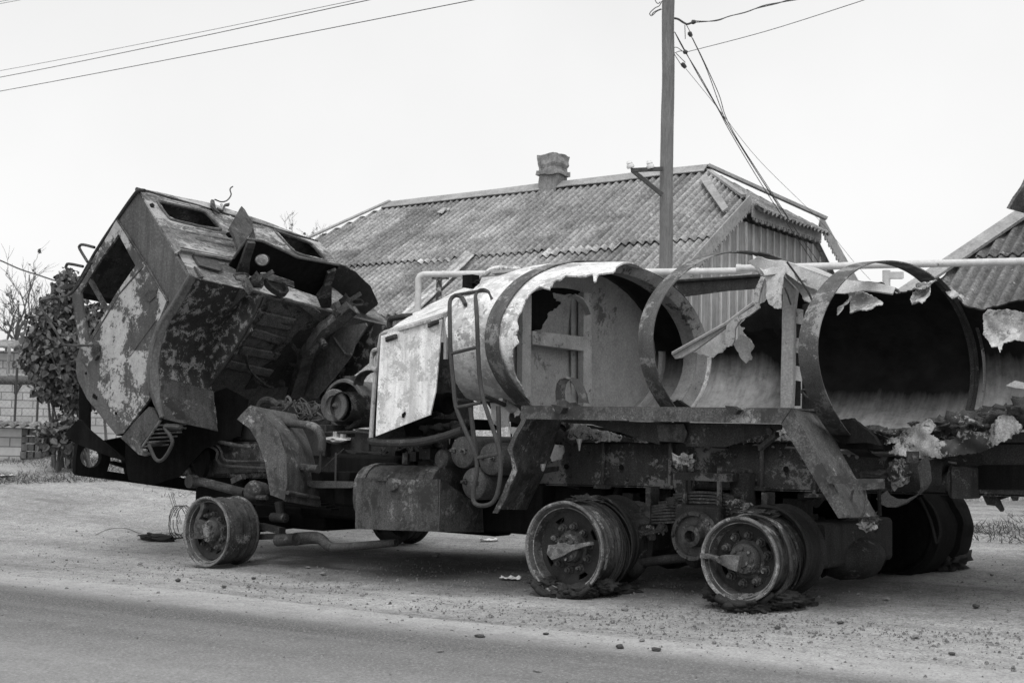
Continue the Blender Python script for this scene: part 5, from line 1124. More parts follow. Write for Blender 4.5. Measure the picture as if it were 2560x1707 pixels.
for i in range(30):
    x0, y0 = rnd.uniform(380, 760), rnd.uniform(235, 350); c_ = at('R5', x0, y0, Y(rnd.uniform(.5, .8)))
    if i % 2: mb.box(c_, (rnd.uniform(.02, .06), 0, 0), (0, .04, 0), (0, 0, rnd.uniform(.02, .06)))
    else: mb.tube([c_, c_ + V3(rnd.uniform(-.15, .15), rnd.uniform(-.1, .1), rnd.uniform(-.1, .15)), c_ + V3(rnd.uniform(-.2, .2), 0, rnd.uniform(-.1, .1))], rnd.choice((.008, .014)), 6, 3)
mb.build_split('valve_piece', M_DARK, truck)
# ------------------------------------------------------------------ wheels
M_CAP = metal('melted_hub_metal', .09, .19, patch=.3, amt=.58, sc=16, bump=.6, dark=.05)
def wheel(c, R, mat_rim, dual=False, bracket=None, flip=1, nuts=True, lip=None, n_=64, ext=None, dep=1.):
    """bare disc wheel: c = centre of its outer face"""
    a = V3(.0, flip, 0); mb = MB(); k = R / .295; e_ = ext or .91
    prof = [(.115, .225 * k), (.05, .245 * k), (.022, .258 * k), (.008, .268 * k), (0, R - .016), (-.004, R - .006), (0, R), (.012, R), (.024, R - .008), (.034, R * e_), (.06, R * (e_ - .01)), (.10, R * (e_ - .03)), (.108, R * (e_ - .005)), (.122, R * (e_ - .005)), (.13, R * (e_ - .035)), (.17, R * (e_ - .03)), (.176, R * (e_ - .015)), (.19, R * (e_ - .015)), (.196, R * (e_ - .03)), (.225, R * e_), (.235, R - .01), (.245, R), (.256, R - .004), (.256, .25 * k), (.2, .235 * k), (.115, .225 * k)]
    mb.lathe(c, a, [(u * (dep if u > .1 else 1), r_) for u, r_ in prof], n_, jit=.004, cap=False)
    w_ = part(mb, 'wheel', mat_rim)
    mb = MB(); mb.lathe(c, a, [(.004, R - .022), (-.006, R - .014), (-.006, R - .002), (.008, R + .001)], n_, jit=.004, cap=False); mb.lathe(c, a, [(.03, .25 * k), (.024, .262 * k), (.03, .268 * k), (.05, .262 * k)], n_, jit=.003, cap=False); mb.build('rim_lip', lip or M_LOCK, w_)
    holes = []
    for j in range(4 if nuts else 0):
        t = j * math.pi / 2 + .5; holes.append([(.2 * k * math.cos(t + q) + .0, .2 * k * math.sin(t + q)) for q in (-.2, -.1, 0, .1, .2)] + [(.172 * k * math.cos(t + q), .172 * k * math.sin(t + q)) for q in (.14, 0, -.14)])
    dd = lambda r: .10 - .03 * sm((r - .13 * k) / (.08 * k)) if not dual else .10 + .02 * sm((.2 * k - r) / (.1 * k))
    mb = MB(); mb.sheet([(.236 * k * math.cos(t), .236 * k * math.sin(t)) for t in np.linspace(0, 2 * math.pi, 49)[:-1]], lambda u, v: c + a * dd(math.hypot(u, v)) + V3(u, 0, v), holes, cell=.03, thick=.012); mb.build('disc', M_RIMD, w_)
    if nuts:
        for j in range(10):
            t = j * math.pi / 5 + .2; p = c + V3(.147 * math.cos(t), 0, .147 * math.sin(t)) + a * (dd(.147) - .005)
            mb = MB(); mb.lathe(p, -a, [(0, .034), (.012, .03), (.012, .021), (.036, .021), (.038, .013), (.055, .012)], 6 if j % 3 else 8); mb.build('wheel_nut', M_RIM, w_)
        mb = MB(); d0 = dd(0) - .006; mb.lathe(c, a, [(d0, .125), (d0 - .015, .118), (d0 - .02, .1), (d0 - .05, .097), (d0 - .075, .085), (d0 - .075, .05), (d0 - .085, .045), (d0 - .085, 0)], 32)
        for j in range(8):
            t = j * math.pi / 4; mb.lathe(c + a * (d0 - .075) + V3(.068 * math.cos(t), 0, .068 * math.sin(t)), -a, [(0, .013), (.016, .012), (.016, 0)], 6)
        mb.build('hub', M_RIM, w_)
    if bracket:
        mb = MB(); mb.plate(bracket[0], bracket[1], Y(c.y + bracket[2]), thick=.055, cell=8, disp=.03, df=9); mb.build('melted_cap', M_CAP if not bracket[3] else bracket[3], w_)
    return w_
w0, w1, w2 = at('R2', 1210, 1125, Y(0)), at('A7', 621, 868, Y(0)), at('A8', 775, 977, Y(0))
k0 = F / (w0 - CAM).dot(CV); k1 = F / (w1 - CAM).dot(CV); k2 = F / (w2 - CAM).dot(CV)
R0, R1w, R2w = 205 / 2.351 / k0, 466 / 3.92 / k1, 424 / 3.92 / k2
print('radii', R0, R1w, R2w, w0, w1, w2)
wheel(w0, R0, M_RIM, ext=.975, dep=1.32, bracket=('R2', [(1152, 1162), (1205, 1166), (1210, 1070), (1182, 1050), (1212, 985), (1206, 934), (1190, 934), (1190, 985), (1156, 1080)], .04, M_MID))
wheel(w1, R1w, M_RIM, True, ('A7', [(500, 828), (640, 808), (690, 828), (900, 798), (906, 828), (722, 880), (640, 932), (545, 972), (500, 905)], .03, None))
wheel(w2, R2w, M_RIM, True, ('A8', [(412, 906), (470, 912), (545, 935), (575, 950), (640, 925), (800, 936), (778, 1086), (690, 1060), (570, 1000), (520, 965), (412, 955)], .02, None))
# inner wheels of the pairs, and the wheels on the far side
wheel(w1 + V3(.01, .36, .03), R1w * 1.0, M_RIMD, nuts=False, lip=M_RIMD); wheel(w2 + V3(.01, .33, .03), R2w * 1.12, M_RIMD, nuts=False, lip=M_RIMD)
wheel(V3(.30, 2.3, .1 + .3), .295, M_RIMD, flip=-1, nuts=False, lip=M_RIMD)
for x_, z_ in ((5.15, .0), (3.85, -.03)):
    wheel(V3(x_ + .05, 1.95, .545 + z_), .315, M_BLACK, nuts=False, lip=M_BLACK); wheel(V3(x_ + .12, 2.32, .55 + z_), .32, M_BLACK, nuts=False, lip=M_BLACK)
for x_ in (5.2, 3.9):
    mb = MB(); mb.lathe(V3(x_ + .02, 1.97, .545), V3(.12, 1, .01), [(0, .2), (.02, .3), (.05, .335), (.25, .34), (.28, .31), (.36, .31), (.39, .34), (.58, .335), (.62, .3), (.64, .2)], 48, jit=.015); part(mb, 'burnt_tyre', M_BLACK)
# loose split ring hanging off the rear wheel, wire cords, charred carcasses
mb = MB(); c_ = w2 + V3(.02, .13, .0); mb.lathe(c_, V3(.06, 1, .02), [(0, R2w * .96), (-.012, R2w * 1.03), (0, R2w * 1.06), (.03, R2w * 1.04)], 64, wob=.05, cap=False); part(mb, 'split_ring', M_RIM)
rnd = random.Random(14)
for c0, R_ in ((w1, R1w), (w2, R2w)):
    mb = MB()
    for k in range(16):
        y0 = rnd.uniform(.27, .36) if k % 3 else rnd.uniform(.2, .28); r_ = R_ * rnd.uniform(.93, 1.02); ph = rnd.uniform(0, 6)
        mb.tube([c0 + V3(r_ * math.cos(t) * (1 + .02 * math.sin(3 * t + ph)), y0 + .035 * math.sin(t + ph), r_ * math.sin(t)) for t in np.linspace(0, 6.28, 40)], rnd.choice((.004, .006)), 4)
    part(mb, 'tyre_cords', M_DARK)
    # burnt carcass: matted cords and ash squeezed out under the rim
    mb = MB(); gr_ = gz(c0.x, 0)
    for k in range(46):
        y0 = rnd.uniform(-.05, .5); a0 = rnd.uniform(-2.35, -1.5); a1 = a0 + rnd.uniform(.4, .9); r_ = R_ * rnd.uniform(.98, 1.07); pts = []
        for t in np.linspace(a0, min(a1, -.75), 9):
            q = c0 + V3(r_ * math.cos(t), y0 + .02 * math.sin(t * 9 + k), r_ * math.sin(t)); q.z = max(q.z, gr_ + .012); pts.append(q)
        mb.tube(pts, [rnd.uniform(.012, .03), rnd.uniform(.006, .016)], 6, 2)
    for k in range(7):
        mb.blob(V3(c0.x - .2 + .4 * k / 6, c0.y + .1 + rnd.uniform(-.06, .12), gr_ + .03 + .05 * abs(k / 3 - 1) ** 2), (.11, .13, .05), .4, 4, 4.5, k + c0.x, flat=gr_ + .002)
    mb.blob(V3(c0.x + .14, c0.y + .42, gr_ + .03), (.16, .13, .055), .4, 4, 4, 3 + c0.x, flat=gr_ + .002); part(mb, 'tyre_carcass', M_CHAR, ang=180)
    mb = MB(); mb.blob(c0 + V3(-.02, .3, R_ * 1.0), (.13, .09, .03), .6, 3, 5, c0.x); part(mb, 'tyre_scrap', M_ASH)
mb = MB()
for k in range(8): mb.blob(V3(5.05 + .06 * k, 2.1 + .05 * k, .29 + .004 * k), (.1, .17, .09), .9, 3, 5, k)
part(mb, 'tyre_carcass', M_CHAR, ang=180)
# ------------------------------------------------------------------ rear axles and springs
mb = MB(); mb.beam((3.78, .5, .46), (3.95, 2.0, .50), .2, .2); mb.blob((3.85, 1.25, .46), (.25, .25, .24), .08, 3, 2, 4); part(mb, 'rear_axle', M_DARK)
mb = MB()
mb.bbox_round(at('R6', 1290, 830, Y(1.2)), V3(.06, .42, .01), V3(-.12, .015, 0), V3(0, 0, .145), .3); mb.blob(at('R6', 1310, 915, Y(1.25)), (.25, .26, .16), .08, 3, 2, 1); mb.beam((5.05, .5, .47), (5.13, .9, .47), .2, .22)
mb.blob(at('R6', 1450, 720, Y(1.4)), (.07, .07, .09), .5, 2, 6, 7); part(mb, 'rear_axle', M_DARK)
hubc = at('R6', 412, 798, Y(.42)); hx = hubc.x
mb = MB()
for i in range(10):
    L_ = .75 - .058 * i; sg = [(-1.0, -.10), (-.6, -.035), (-.2, -.004), (.2, 0), (.6, -.03), (1.0, -.09)]
    zc_ = hubc.z + .085 + i * .022
    for j in range(5):
        p, q = V3(hx + sg[j][0] * L_, .58, zc_ + sg[j][1] * L_ * 1.2), V3(hx + sg[j + 1][0] * L_, .58, zc_ + sg[j + 1][1] * L_ * 1.2); mb.beam(p, q, .09, .015)
spr = part(mb, 'leaf_spring', M_MID)
mb = MB()
for dx in (-.13, .13):
    mb.tube([(hx + dx, .52, hubc.z + .1), (hx + dx, .52, hubc.z + .46)], .018, 8); mb.lathe((hx + dx, .52, hubc.z + .42), (0, 0, 1), [(0, .03), (.07, .03), (.07, .018), (.09, .018)], 6)
mb.bb(hx - .2, hx + .2, .5, .68, hubc.z + .36, hubc.z + .41); mb.build('spring_bolts', M_FRAME, spr)
for dx in (-.42, .45):
    mb = MB(); mb.bb(hx + dx - .02, hx + dx + .02, .525, .64, hubc.z + .06, hubc.z + .3); mb.build('spring_clip', M_MID, spr)
mb = MB(); mb.lathe(hubc, (0, -1, 0), [(-.12, .16), (0, .165), (.02, .16), (.02, .135), (-.01, .13), (-.01, .075), (.05, .07), (.055, .04), (-.02, .036), (-.02, 0)], 40, jit=.006)
for j in range(10): t = j * .628; mb.lathe(hubc + V3(.147 * math.cos(t), -.015, .147 * math.sin(t)), (0, -1, 0), [(0, .012), (.018, .01), (.018, 0)], 6)
part(mb, 'balancer_hub', M_RIM)
mb = MB(); mb.bb(hx - .17, hx + .17, .45, .7, hubc.z + .02, hubc.z + .2); mb.blob(hubc + V3(-.55, .12, .02), (.16, .1, .1), .5, 3, 4, 2); mb.blob(hubc + V3(.5, .12, .04), (.16, .1, .08), .5, 3, 4, 9); mb.build_split('balancer_bracket', M_DARK, truck, bevel=.02)
mb = MB(); mb.tube([at('R6', 60, 960, Y(.55)), at('R6', 250, 935, Y(.55)), at('R6', 470, 915, Y(.55))], .032, 10); mb.blob(at('R6', 60, 960, Y(.55)), (.08, .08, .09), .2, 2, 3, 1); mb.blob(at('R6', 420, 925, Y(.55)), (.07, .08, .07), .2, 2, 3, 2); part(mb, 'torque_rod', M_DARK)
for r_, pts in (('R6', [(640, 405), (690, 400), (740, 405), (765, 450), (760, 535), (640, 535)]), ('R6', [(300, 420), (400, 418), (410, 560), (385, 590), (330, 590), (300, 500)])):
    mb = MB(); mb.plate(r_, pts, Y(.77), thick=.05, cell=20, disp=.01); part(mb, 'spring_hanger', M_FRAME)
mb = MB(); p, q = at('R6', 745, 440, Y(.75)), at('R6', 700, 620, Y(.75)); mb.tube([at('R6', 695, 430, Y(.74)), at('R6', 700, 620, Y(.74))], .085, 14); part(mb, 'bump_stop', M_DARK)
for k, (x, y, s_) in enumerate(((345, 370, .07), (655, 440, .04), (725, 440, .04), (660, 630, .06), (150, 770, .05), (225, 755, .04), (710, 640, .05), (1440, 700, .05), (280, 605, .04), (1430, 730, .05))):
    mb = MB(); mb.blob(at('R6', x, y, Y(.74 if y < 500 else .5)), (s_ * 1.0, s_ * .4, s_ * .8), .9, 3, 7, k * 3.3); part(mb, 'melted_drip', M_ASH if k % 3 else M_MOLT)
mb = MB()
for i in range(34):
    x0 = rnd.uniform(3.0, 5.2); c_ = V3(x0, rnd.uniform(.9, 1.4), rnd.uniform(.55, .82))
    if i % 2: mb.box(c_, (rnd.uniform(.03, .09), 0, 0), (0, .05, 0), (0, 0, rnd.uniform(.03, .08)))
    else: mb.tube([c_, c_ + V3(rnd.uniform(-.3, .3), rnd.uniform(-.1, .1), rnd.uniform(-.1, .15)), c_ + V3(rnd.uniform(-.4, .4), 0, rnd.uniform(-.1, .1))], rnd.choice((.014, .03)), 7, 3)
mb.build_split('brake_piece', M_DARK, truck)
for x, y in ((100, 600), (40, 590)):
    mb = MB(); mb.lathe(at('R6', x - 20, y + 40, Y(.75)), (.2, -.3, 1), [(-.1, .08), (0, .085), (.03, .07), (.05, .03), (.05, 0)], 18); part(mb, 'brake_chamber', M_MID)

mb = MB(); mb.bb(1.9, 4.5, 1.72, 2.25, .5, .98); part(mb, 'far_side_filler', M_BLACK, bevel=.03)  # black box added on the far side to fill bright gaps underneath
# ------------------------------------------------------------------ rear mudguard frame over the tandem
mb = MB(); T0, T1, B0, B1 = at('R3', 1186, 976, Y(-.02)), at('R4', 985, 992, Y(-.02)), at('R3', 1180, 1050, Y(-.02)), at('R4', 925, 1078, Y(-.02))
mb.ruled([T0, T0.lerp(T1, .5), T1], [B0, B0.lerp(B1, .5), B1], .012, 3, disp=.006, df=3)
mb.ruled([T0 + V3(0, .0, 0), T1], [T0 + V3(.02, .5, -.0), T1 + V3(.02, .5, -.0)], .01, 3); mgd = part(mb, 'rear_mudguard', M_GUARD)
mb = MB(); mb.plate('R4', [(-420, 1052), (-330, 1075), (-190, 1082), (205, 1201), (212, 1168), (350, 1192), (372, 1212), (600, 1216), (760, 1160), (926, 1112), (932, 1082), (100, 1068)], Y(.2), thick=.012, cell=24, disp=.03, df=3); mb.build('hanging_skirt', M_DARK, mgd)
mb = MB(); mb.plate('R4', [(200, 1085), (350, 1080), (372, 1130), (355, 1190), (212, 1180)], Y(.16), thick=.012, cell=20, disp=.02); mb.build('skirt_patch', M_MID, mgd)
mb = MB(); mb.plate('R5', [(1186, 98), (1176, 135), (1110, 288), (1128, 335), (1136, 400), (1078, 545), (1016, 662), (1044, 664), (1105, 560), (1152, 440), (1158, 415), (1138, 335), (1140, 285), (1212, 108)], Y(-.03), thick=.012, cell=16, disp=.02, df=5); mb.build('bent_flange', M_GUARD, mgd)
lA = P_('R5', [(1186, 104), (1118, 285), (1136, 400), (1090, 530), (1044, 642)], 0); lB = P_('R5', [(1420, 116), (1350, 335), (1310, 440), (1270, 520), (1214, 642)], .5)
mb = MB(); mb.ruled(lA, lB, .012, 8, disp=.012, df=4); mb.build('front_leg', M_GUARD, mgd)
lC = P_('R5', [(1420, 116), (1350, 335), (1310, 440), (1270, 520), (1214, 642)], .49); mb = MB(); mb.ruled(lC, P_('R5', [(1345, 112), (1275, 335), (1245, 440), (1215, 520), (1170, 642)], .44), .012, 2); mb.build('leg_return', M_DARK, mgd)
rA = P_('R6', [(985, 54), (1090, 245), (1190, 430), (1330, 690)], -.02); rB = P_('R6', [(1138, 62), (1205, 165), (1350, 450), (1482, 684)], .42); rC = P_('R6', [(928, 142), (1060, 360), (1180, 560), (1262, 692)], -.02)
mb = MB(); mb.ruled(rA, rB, .012, 8, disp=.008, df=4); mb.ruled(rC, rA, .012, 3, disp=.004); mb.build('rear_leg', M_GUARD, mgd)
mb = MB(); mb.plate('R6', [(1183, 446), (1345, 440), (1360, 462), (1530, 462), (1525, 478), (1330, 492), (1205, 488)], Y(-.05), thick=.02, cell=24); mb.plate('R6', [(1340, 480), (1530, 478), (1530, 520), (1340, 530)], Y(.1), thick=.02); mb.build('step_bracket', M_GUARD, mgd)
mb = MB(); c_ = at('R6', 1380, 590, Y(.12)); mb.tube([c_ + V3(.045 * math.cos(a), 0, .095 * math.sin(a)) for a in np.linspace(0, 6.28, 17)], .008, 6); mb.build('lamp_ring', M_GUARD, mgd)
for r_, pts in (('R3', [(1372, 966), (1425, 975), (1446, 985), (1425, 1022), (1400, 1008)]), ('R4', [(606, 974), (650, 976), (688, 998), (665, 1024), (630, 1018)])):
    mb = MB(); mb.plate(r_, pts, Y(-.06), thick=.06); mb.build('bracket_stub', M_DARK, mgd)
mb = MB(); mb.plate('R4', [(843, 1105), (860, 1100), (878, 1120), (870, 1145), (850, 1142)], Y(.1), thick=.03); mb.beam(at('R4', 800, 1225, Y(.3)), at('R4', 900, 1140, Y(.2)), .03, .03); mb.build('stay', M_MID, mgd)

# ------------------------------------------------------------------ ladder
def lad(pts): return [at('R3', x, y, Y(.16 - .28 * sm((y - 300) / 170))) for x, y in pts]
mb = MB(); mb.tube(lad([(855, 380), (835, 340), (800, 325), (768, 350), (762, 400), (764, 520), (768, 660), (785, 850), (800, 980), (850, 1110), (895, 1210), (918, 1280), (922, 1370), (905, 1450), (900, 1520), (918, 1552), (965, 1560), (1015, 1540), (1045, 1480), (1060, 1380), (1060, 1290), (1045, 1200), (1000, 1060), (958, 930), (938, 800), (928, 620), (922, 450), (916, 345), (928, 305), (960, 294), (995, 315), (1014, 355)]), .0155, 8, 3); ldr = part(mb, 'ladder', M_TUBE)
for A_p, B_p in (((768, 668), (924, 630)), ((800, 985), (948, 955)), ((922, 1282), (1050, 1258)), ((790, 325), (960, 296))):
    mb = MB(); mb.tube(lad([A_p, B_p]), .0125, 7); mb.build('rung', M_TUBE, ldr)
mb = MB(); mb.tube(P_('R3', [(884, 985), (900, 1120), (920, 1290)], .0), .017, 7); mb.tube(P_('R3', [(1048, 975), (1052, 1100), (1055, 1240)], .0), .017, 7); mb.tube([at('R3', 962, 912, Y(-.03)), at('R3', 1085, 968, Y(.3))], .017, 7); mb.tube([at('R3', 800, 940, Y(-.03)), at('R3', 900, 960, Y(.3))], .017, 7); mb.build('ladder_brace', M_TUBE, ldr)
for x, y in ((866, 368), (1022, 350), (1072, 960)):
    mb = MB(); p = at('R3', x, y, Y(.42 if y < 900 else .3)); mb.lathe(p + V3(0, .12, -.02), V3(0, -1, .3), [(0, .05), (.05, .04), (.1, .035), (.1, .022), (.15, .02)], 10); mb.build('ladder_bolt', M_ALU, ldr)

# ------------------------------------------------------------------ tank
TB, TC = 1.27, .655
def zc(x): return 1.845 - .062 * (x - 3.12)
def tp(x, th, k=1.): return V3(x, 1.25 - TB * k * math.cos(th), zc(x) + TC * k * math.sin(th))
def tank_hit(x, y, near=True):
    d = ray(x, y); o = CAM
    # ((Y-1.25)/b)^2 + ((z - zc(X))/c)^2 = 1
    ay, by = d.y / TB, (o.y - 1.25) / TB; az, bz = (d.z + .062 * d.x) / TC, (o.z - 1.845 + .062 * (o.x - 3.12)) / TC
    A, B, C_ = ay * ay + az * az, 2 * (ay * by + az * bz), by * by + bz * bz - 1; D = max(0., B * B - 4 * A * C_)
    t = (-B + (-1 if near else 1) * math.sqrt(D)) / (2 * A); p = o + d * t
    th = math.atan2((p.z - zc(p.x)) / TC, (1.25 - p.y) / TB)
    return p.x, (th if near else th % (2 * math.pi))
def shell(mb, pts, near=True, cell=.05, jag=0., thick=.012, disp=.006, k=1., seed=0, holes=()):
    """torn piece of the tank wall: outline given in photo pixels or as (X, angle)"""
    q = [((p[0], p[1] * .9) if len(p) == 2 else (lambda h: (h[0], h[1] * .9))(tank_hit(*px(*p), near))) for p in pts]
    return mb.sheet(q, lambda u, v: tp(u, v / .9, k), holes, cell, jag, 14., thick, disp, 4, seed)
def mat_soot():
    """inside of the tank: pale bare metal low down, black soot above, a lighter patch at the front piece"""
    m_, n, b = newmat('sooted_tank_wall'); g = NG(n); v = g.coord('Object'); x, y, z = g.sep(v)
    nz = g.math('SUBTRACT', g.noise(v, 2.2, 6, .65), .5); st = g.coord('Object', (5, 1, .6)); n2 = g.math('SUBTRACT', g.noise(st, 3, 6, .6), .5)
    wx_ = g.math('ADD', x, TL[0]); wz_ = g.math('ADD', z, TL[2])
    h = g.math('ADD', g.math('ADD', wz_, g.math('MULTIPLY', nz, .12)), g.math('MULTIPLY', n2, .18))
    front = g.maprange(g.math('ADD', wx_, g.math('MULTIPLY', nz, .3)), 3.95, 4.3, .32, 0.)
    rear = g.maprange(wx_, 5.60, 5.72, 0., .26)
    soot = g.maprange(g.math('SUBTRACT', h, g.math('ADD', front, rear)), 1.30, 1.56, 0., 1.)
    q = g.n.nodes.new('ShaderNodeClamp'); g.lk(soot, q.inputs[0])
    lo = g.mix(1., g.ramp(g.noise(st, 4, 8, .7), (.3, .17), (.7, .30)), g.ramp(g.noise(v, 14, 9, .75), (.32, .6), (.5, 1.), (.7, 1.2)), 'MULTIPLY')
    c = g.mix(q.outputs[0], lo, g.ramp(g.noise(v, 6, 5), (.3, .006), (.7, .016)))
    g.lk(c, b.inputs['Base Color']); b.inputs['Roughness'].default_value = .7; b.inputs['Specular IOR Level'].default_value = .1; g.bump(g.mix(.5, g.noise(st, 8, 6), g.noise(v, 30, 5)), b, .3, .01); return m_
M_SOOT = mat_soot()
M_WHITE2 = metal('scorched_white_skin', .38, .62, patch=.2, amt=.53, sc=9, bump=.25, spk=.2, seed=3, dark=.28)
rad = math.radians
# far wall, from the front piece back to the tail
mb = MB(); shell(mb, [(2.72, rad(97)), (3.42, rad(97)), (3.42, rad(305)), (2.72, rad(305))], False, .08)
mb2 = MB(); top_e = [('R4', 345, 690), ('R4', 440, 668), ('R4', 470, 690), ('R4', 520, 690), ('R4', 600, 640), ('R4', 640, 600), ('R4', 690, 610), ('R4', 765, 620), ('R4', 700, 530), ('R4', 800, 400), ('R4', 930, 330)]
shell(mb2, [(3.42, rad(300)), (3.42, rad(196))] + top_e + [(4.3, rad(112)), (5.2, rad(116)), ('R4', 1600, 318), ('R4', 1700, 292), ('R4', 1830, 238), ('R4', 1880, 262), ('R4', 2000, 385), ('R4', 2120, 410), (6.3, rad(125)), (7.0, rad(122)), (7.0, rad(284)), (6.2, rad(288)), (5.75, rad(296)), (5.4, rad(296)), (4.9, rad(290)), (4.2, rad(290))], False, .06, .012, seed=3)
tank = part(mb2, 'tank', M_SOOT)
def tpart(mb, name, mat, **k): return mb.build(name, mat, tank, **k)
tpart(mb, 'front_shell', M_SOOT)
def hoop(X, z0, yaw, b, c, w_=.125, th0=-200, th1=200, mat=None, name='hoop', t=.008):
    mb = MB(); u = V3(math.sin(yaw), math.cos(yaw), 0); n_ = V3(math.cos(yaw), -math.sin(yaw), 0); A, B = [], []
    for th in np.linspace(rad(th0), rad(th1), 72):
        wb = 1 + .012 * noise.noise(V3(math.cos(th) * 1.3, math.sin(th) * 1.3, X * 5)); p = V3(X, 1.25, z0) - u * b * wb * math.cos(th) + zz * c * wb * math.sin(th) + n_ * .02 * noise.noise(V3(math.cos(th) * 1.6, math.sin(th) * 1.6, X * 3 + 4)); A.append(p - n_ * w_ / 2); B.append(p + n_ * w_ / 2)
    mb.ruled(A, B, t, 3, 1); return tpart(mb, name, mat or M_HOOP)
hoop(3.137 + .025, 1.838, .028, 1.29, .675, .125, -70, 150)
hoop(4.55 - .03, 1.775, .129, 1.272, .71, .12, -80, 118)
hoop(5.564 - .03, 1.69, .035, 1.275, .662, .125, -72, 128)
# white outer skin at the front, torn along the hoop
mb = MB(); lipc = [(1245, 962), (1188, 868), (1145, 780), (1128, 700), (1136, 640), (1168, 600), (1150, 560), (1166, 520), (1158, 480), (1190, 400), (1225, 325), (1290, 272), (1350, 292), (1388, 238), (1415, 236), (1440, 212), (1560, 217), (1598, 205), (1615, 247), (1640, 202), (1722, 194)]
shell(mb, [('R3', 744, 446), ('R3', 758, 600), ('R3', 775, 740), ('R3', 800, 830), ('R3', 858, 922), ('R3', 930, 945), ('R3', 985, 942), ('R3', 1090, 935), ('R3', 1140, 960), ('R3', 1185, 970)] + [('R3', x, y) for x, y in lipc] + [(3.42, rad(100)), (3.0, rad(100)), (2.45, rad(94)), ('R3', 890, 275), ('R3', 800, 345)], True, .035, .006, k=1.0, seed=5, disp=.004)
for i, p in enumerate(mb.v):
    up = max(0., (p.z - zc(p.x)) / TC); mb.v[i] = p - zz * .34 * sm((3.06 - p.x) / 1.15) * up
tpart(mb, 'white_skin', M_WHITE)
mb = MB(); shell(mb, [(2.74, rad(-26)), (3.06, rad(-26)), (3.08, rad(-60)), (2.98, rad(-100)), (2.6, rad(-100)), (2.68, rad(-60))], True, .05, .01, k=.97, seed=8, disp=.02); tpart(mb, 'tank_belly', M_MID)
mb = MB(); mb.plate('R3', [(1000, 955), (1095, 918), (1182, 1010), (1150, 1044), (1128, 985), (1114, 992), (1112, 1096), (1060, 1100), (1010, 1080)], Y(.42), thick=.008, cell=14, jag=1.5, disp=.03, df=6); tpart(mb, 'torn_strip', M_ALU)
mb = MB(); mb.plate('R3', [(1100, 1100), (1150, 1095), (1180, 1130), (1130, 1160)], Y(.35), thick=.01, cell=12, jag=2, disp=.05, df=7); tpart(mb, 'torn_strip', M_ALU)
# bulkhead inside the front piece
XBk = 2.82
mb = MB(); th = [rad(t) for t in range(0, 360, 8)]; mb.sheet([(1.25 - TB * .97 * math.cos(t), zc(XBk) + TC * .97 * math.sin(t)) for t in th], lambda u, v: V3(XBk + .10 * (((u - 1.25) / TB) ** 2 + ((v - zc(XBk)) / TC) ** 2), u, v), thick=.015, cell=.1)
M_BULK = metal('bulkhead_metal', .26, .42, patch=.15, amt=.59, sc=4, bump=.12, spk=.2, rough=.55, seed=3, streak=.06)
tpart(mb, 'bulkhead', M_BULK)
BKp = ('X', XBk + .1)
mb = MB(); mb.plate('B1', [(628, 300), (697, 308), (690, 1100), (622, 1100)], BKp, thick=.05, cell=30); tpart(mb, 'bulkhead_post', M_ALU, bevel=.01); mb = MB(); mb.plate('B1', [(1105, 288), (1168, 295), (1170, 1190), (1103, 1190)], BKp, thick=.05, cell=30); tpart(mb, 'bulkhead_post', M_ALU, bevel=.01)
mb = MB(); mb.plate('B1', [(697, 588), (1106, 634), (1106, 745), (697, 690)], BKp, thick=.07, cell=30); tpart(mb, 'bulkhead_beam', M_ALU, bevel=.02)
mb = MB(); mb.plate('B1', [(1028, 330), (1104, 330), (1104, 1180), (1028, 1180)], ('X', XBk + .04), thick=.01, cell=40); tpart(mb, 'bulkhead_panel', M_BULK)
mb = MB(); mb.plate('B1', [(697, 260), (760, 235), (830, 240), (880, 190), (1100, 270), (1090, 300), (960, 300), (880, 290), (905, 355), (945, 360), (910, 410), (850, 440), (830, 500), (780, 580), (697, 585)], ('X', XBk + .055), thick=.006, cell=12, jag=2.5); tpart(mb, 'burn_hole', M_BLACK)
mb = MB(); mb.ruled([at('B1', x, y, ('X', 2.95)) for x, y in ((1000, 320), (1060, 335), (1110, 385), (1150, 462))], [at('B1', x, y, ('X', 3.02)) for x, y in ((1060, 300), (1120, 330), (1160, 390), (1186, 455))], .008, 3); tpart(mb, 'hanging_tongue', M_ALU)
mb = MB(); pts = [at('B1', x, y, Y(.55)) for x, y in ((908, 1140), (904, 1060), (915, 1000), (940, 965), (975, 952), (1015, 970), (1050, 1015), (1078, 1080), (1092, 1150))]; mb.ruled(pts, [p + V3(.05, .05, 0) for p in pts], .006, 2); mb.plate('B1', [(920, 1130), (970, 1118), (1010, 1150), (1060, 1145), (1110, 1175), (1000, 1185), (930, 1170)], Y(.5), thick=.01, cell=12, disp=.03, df=8); tpart(mb, 'strap_arch', M_HOOP)
# rolled end ring of the front piece, with the underside of its top
def ring(X, k0, k1, w_, th0, th1, mat, name, dx=0.):
    mb = MB(); A, B, C_ = [], [], []
    for t in np.linspace(rad(th0), rad(th1), 60): A.append(tp(X, t, k0)); B.append(tp(X - dx, t, k1)); C_.append(tp(X - dx - w_, t, k1))
    mb.ruled(A, B, .012, 3, 1); mb.ruled(B, C_, .012, 2, 1); return tpart(mb, name, mat)
M_RING = metal('ring_metal', .13, .27, patch=.05, amt=.56, sc=6, streak=.1, spk=.2)
ring(3.42, 1.0, .90, .12, 70, 236, M_RING, 'end_ring', .05)
ring(3.44, 1.005, .985, .03, 178, 250, M_WHITE, 'end_ring_edge', .0)
ring(5.66, 1.0, .975, .03, 110, 262, M_DARK, 'inner_ring', .02); ring(5.71, .995, .985, .012, 150, 262, M_RING, 'inner_ring', .0)
ring(3.0, .99, .95, .03, 175, 285, M_ALU, 'inner_ring', .0)
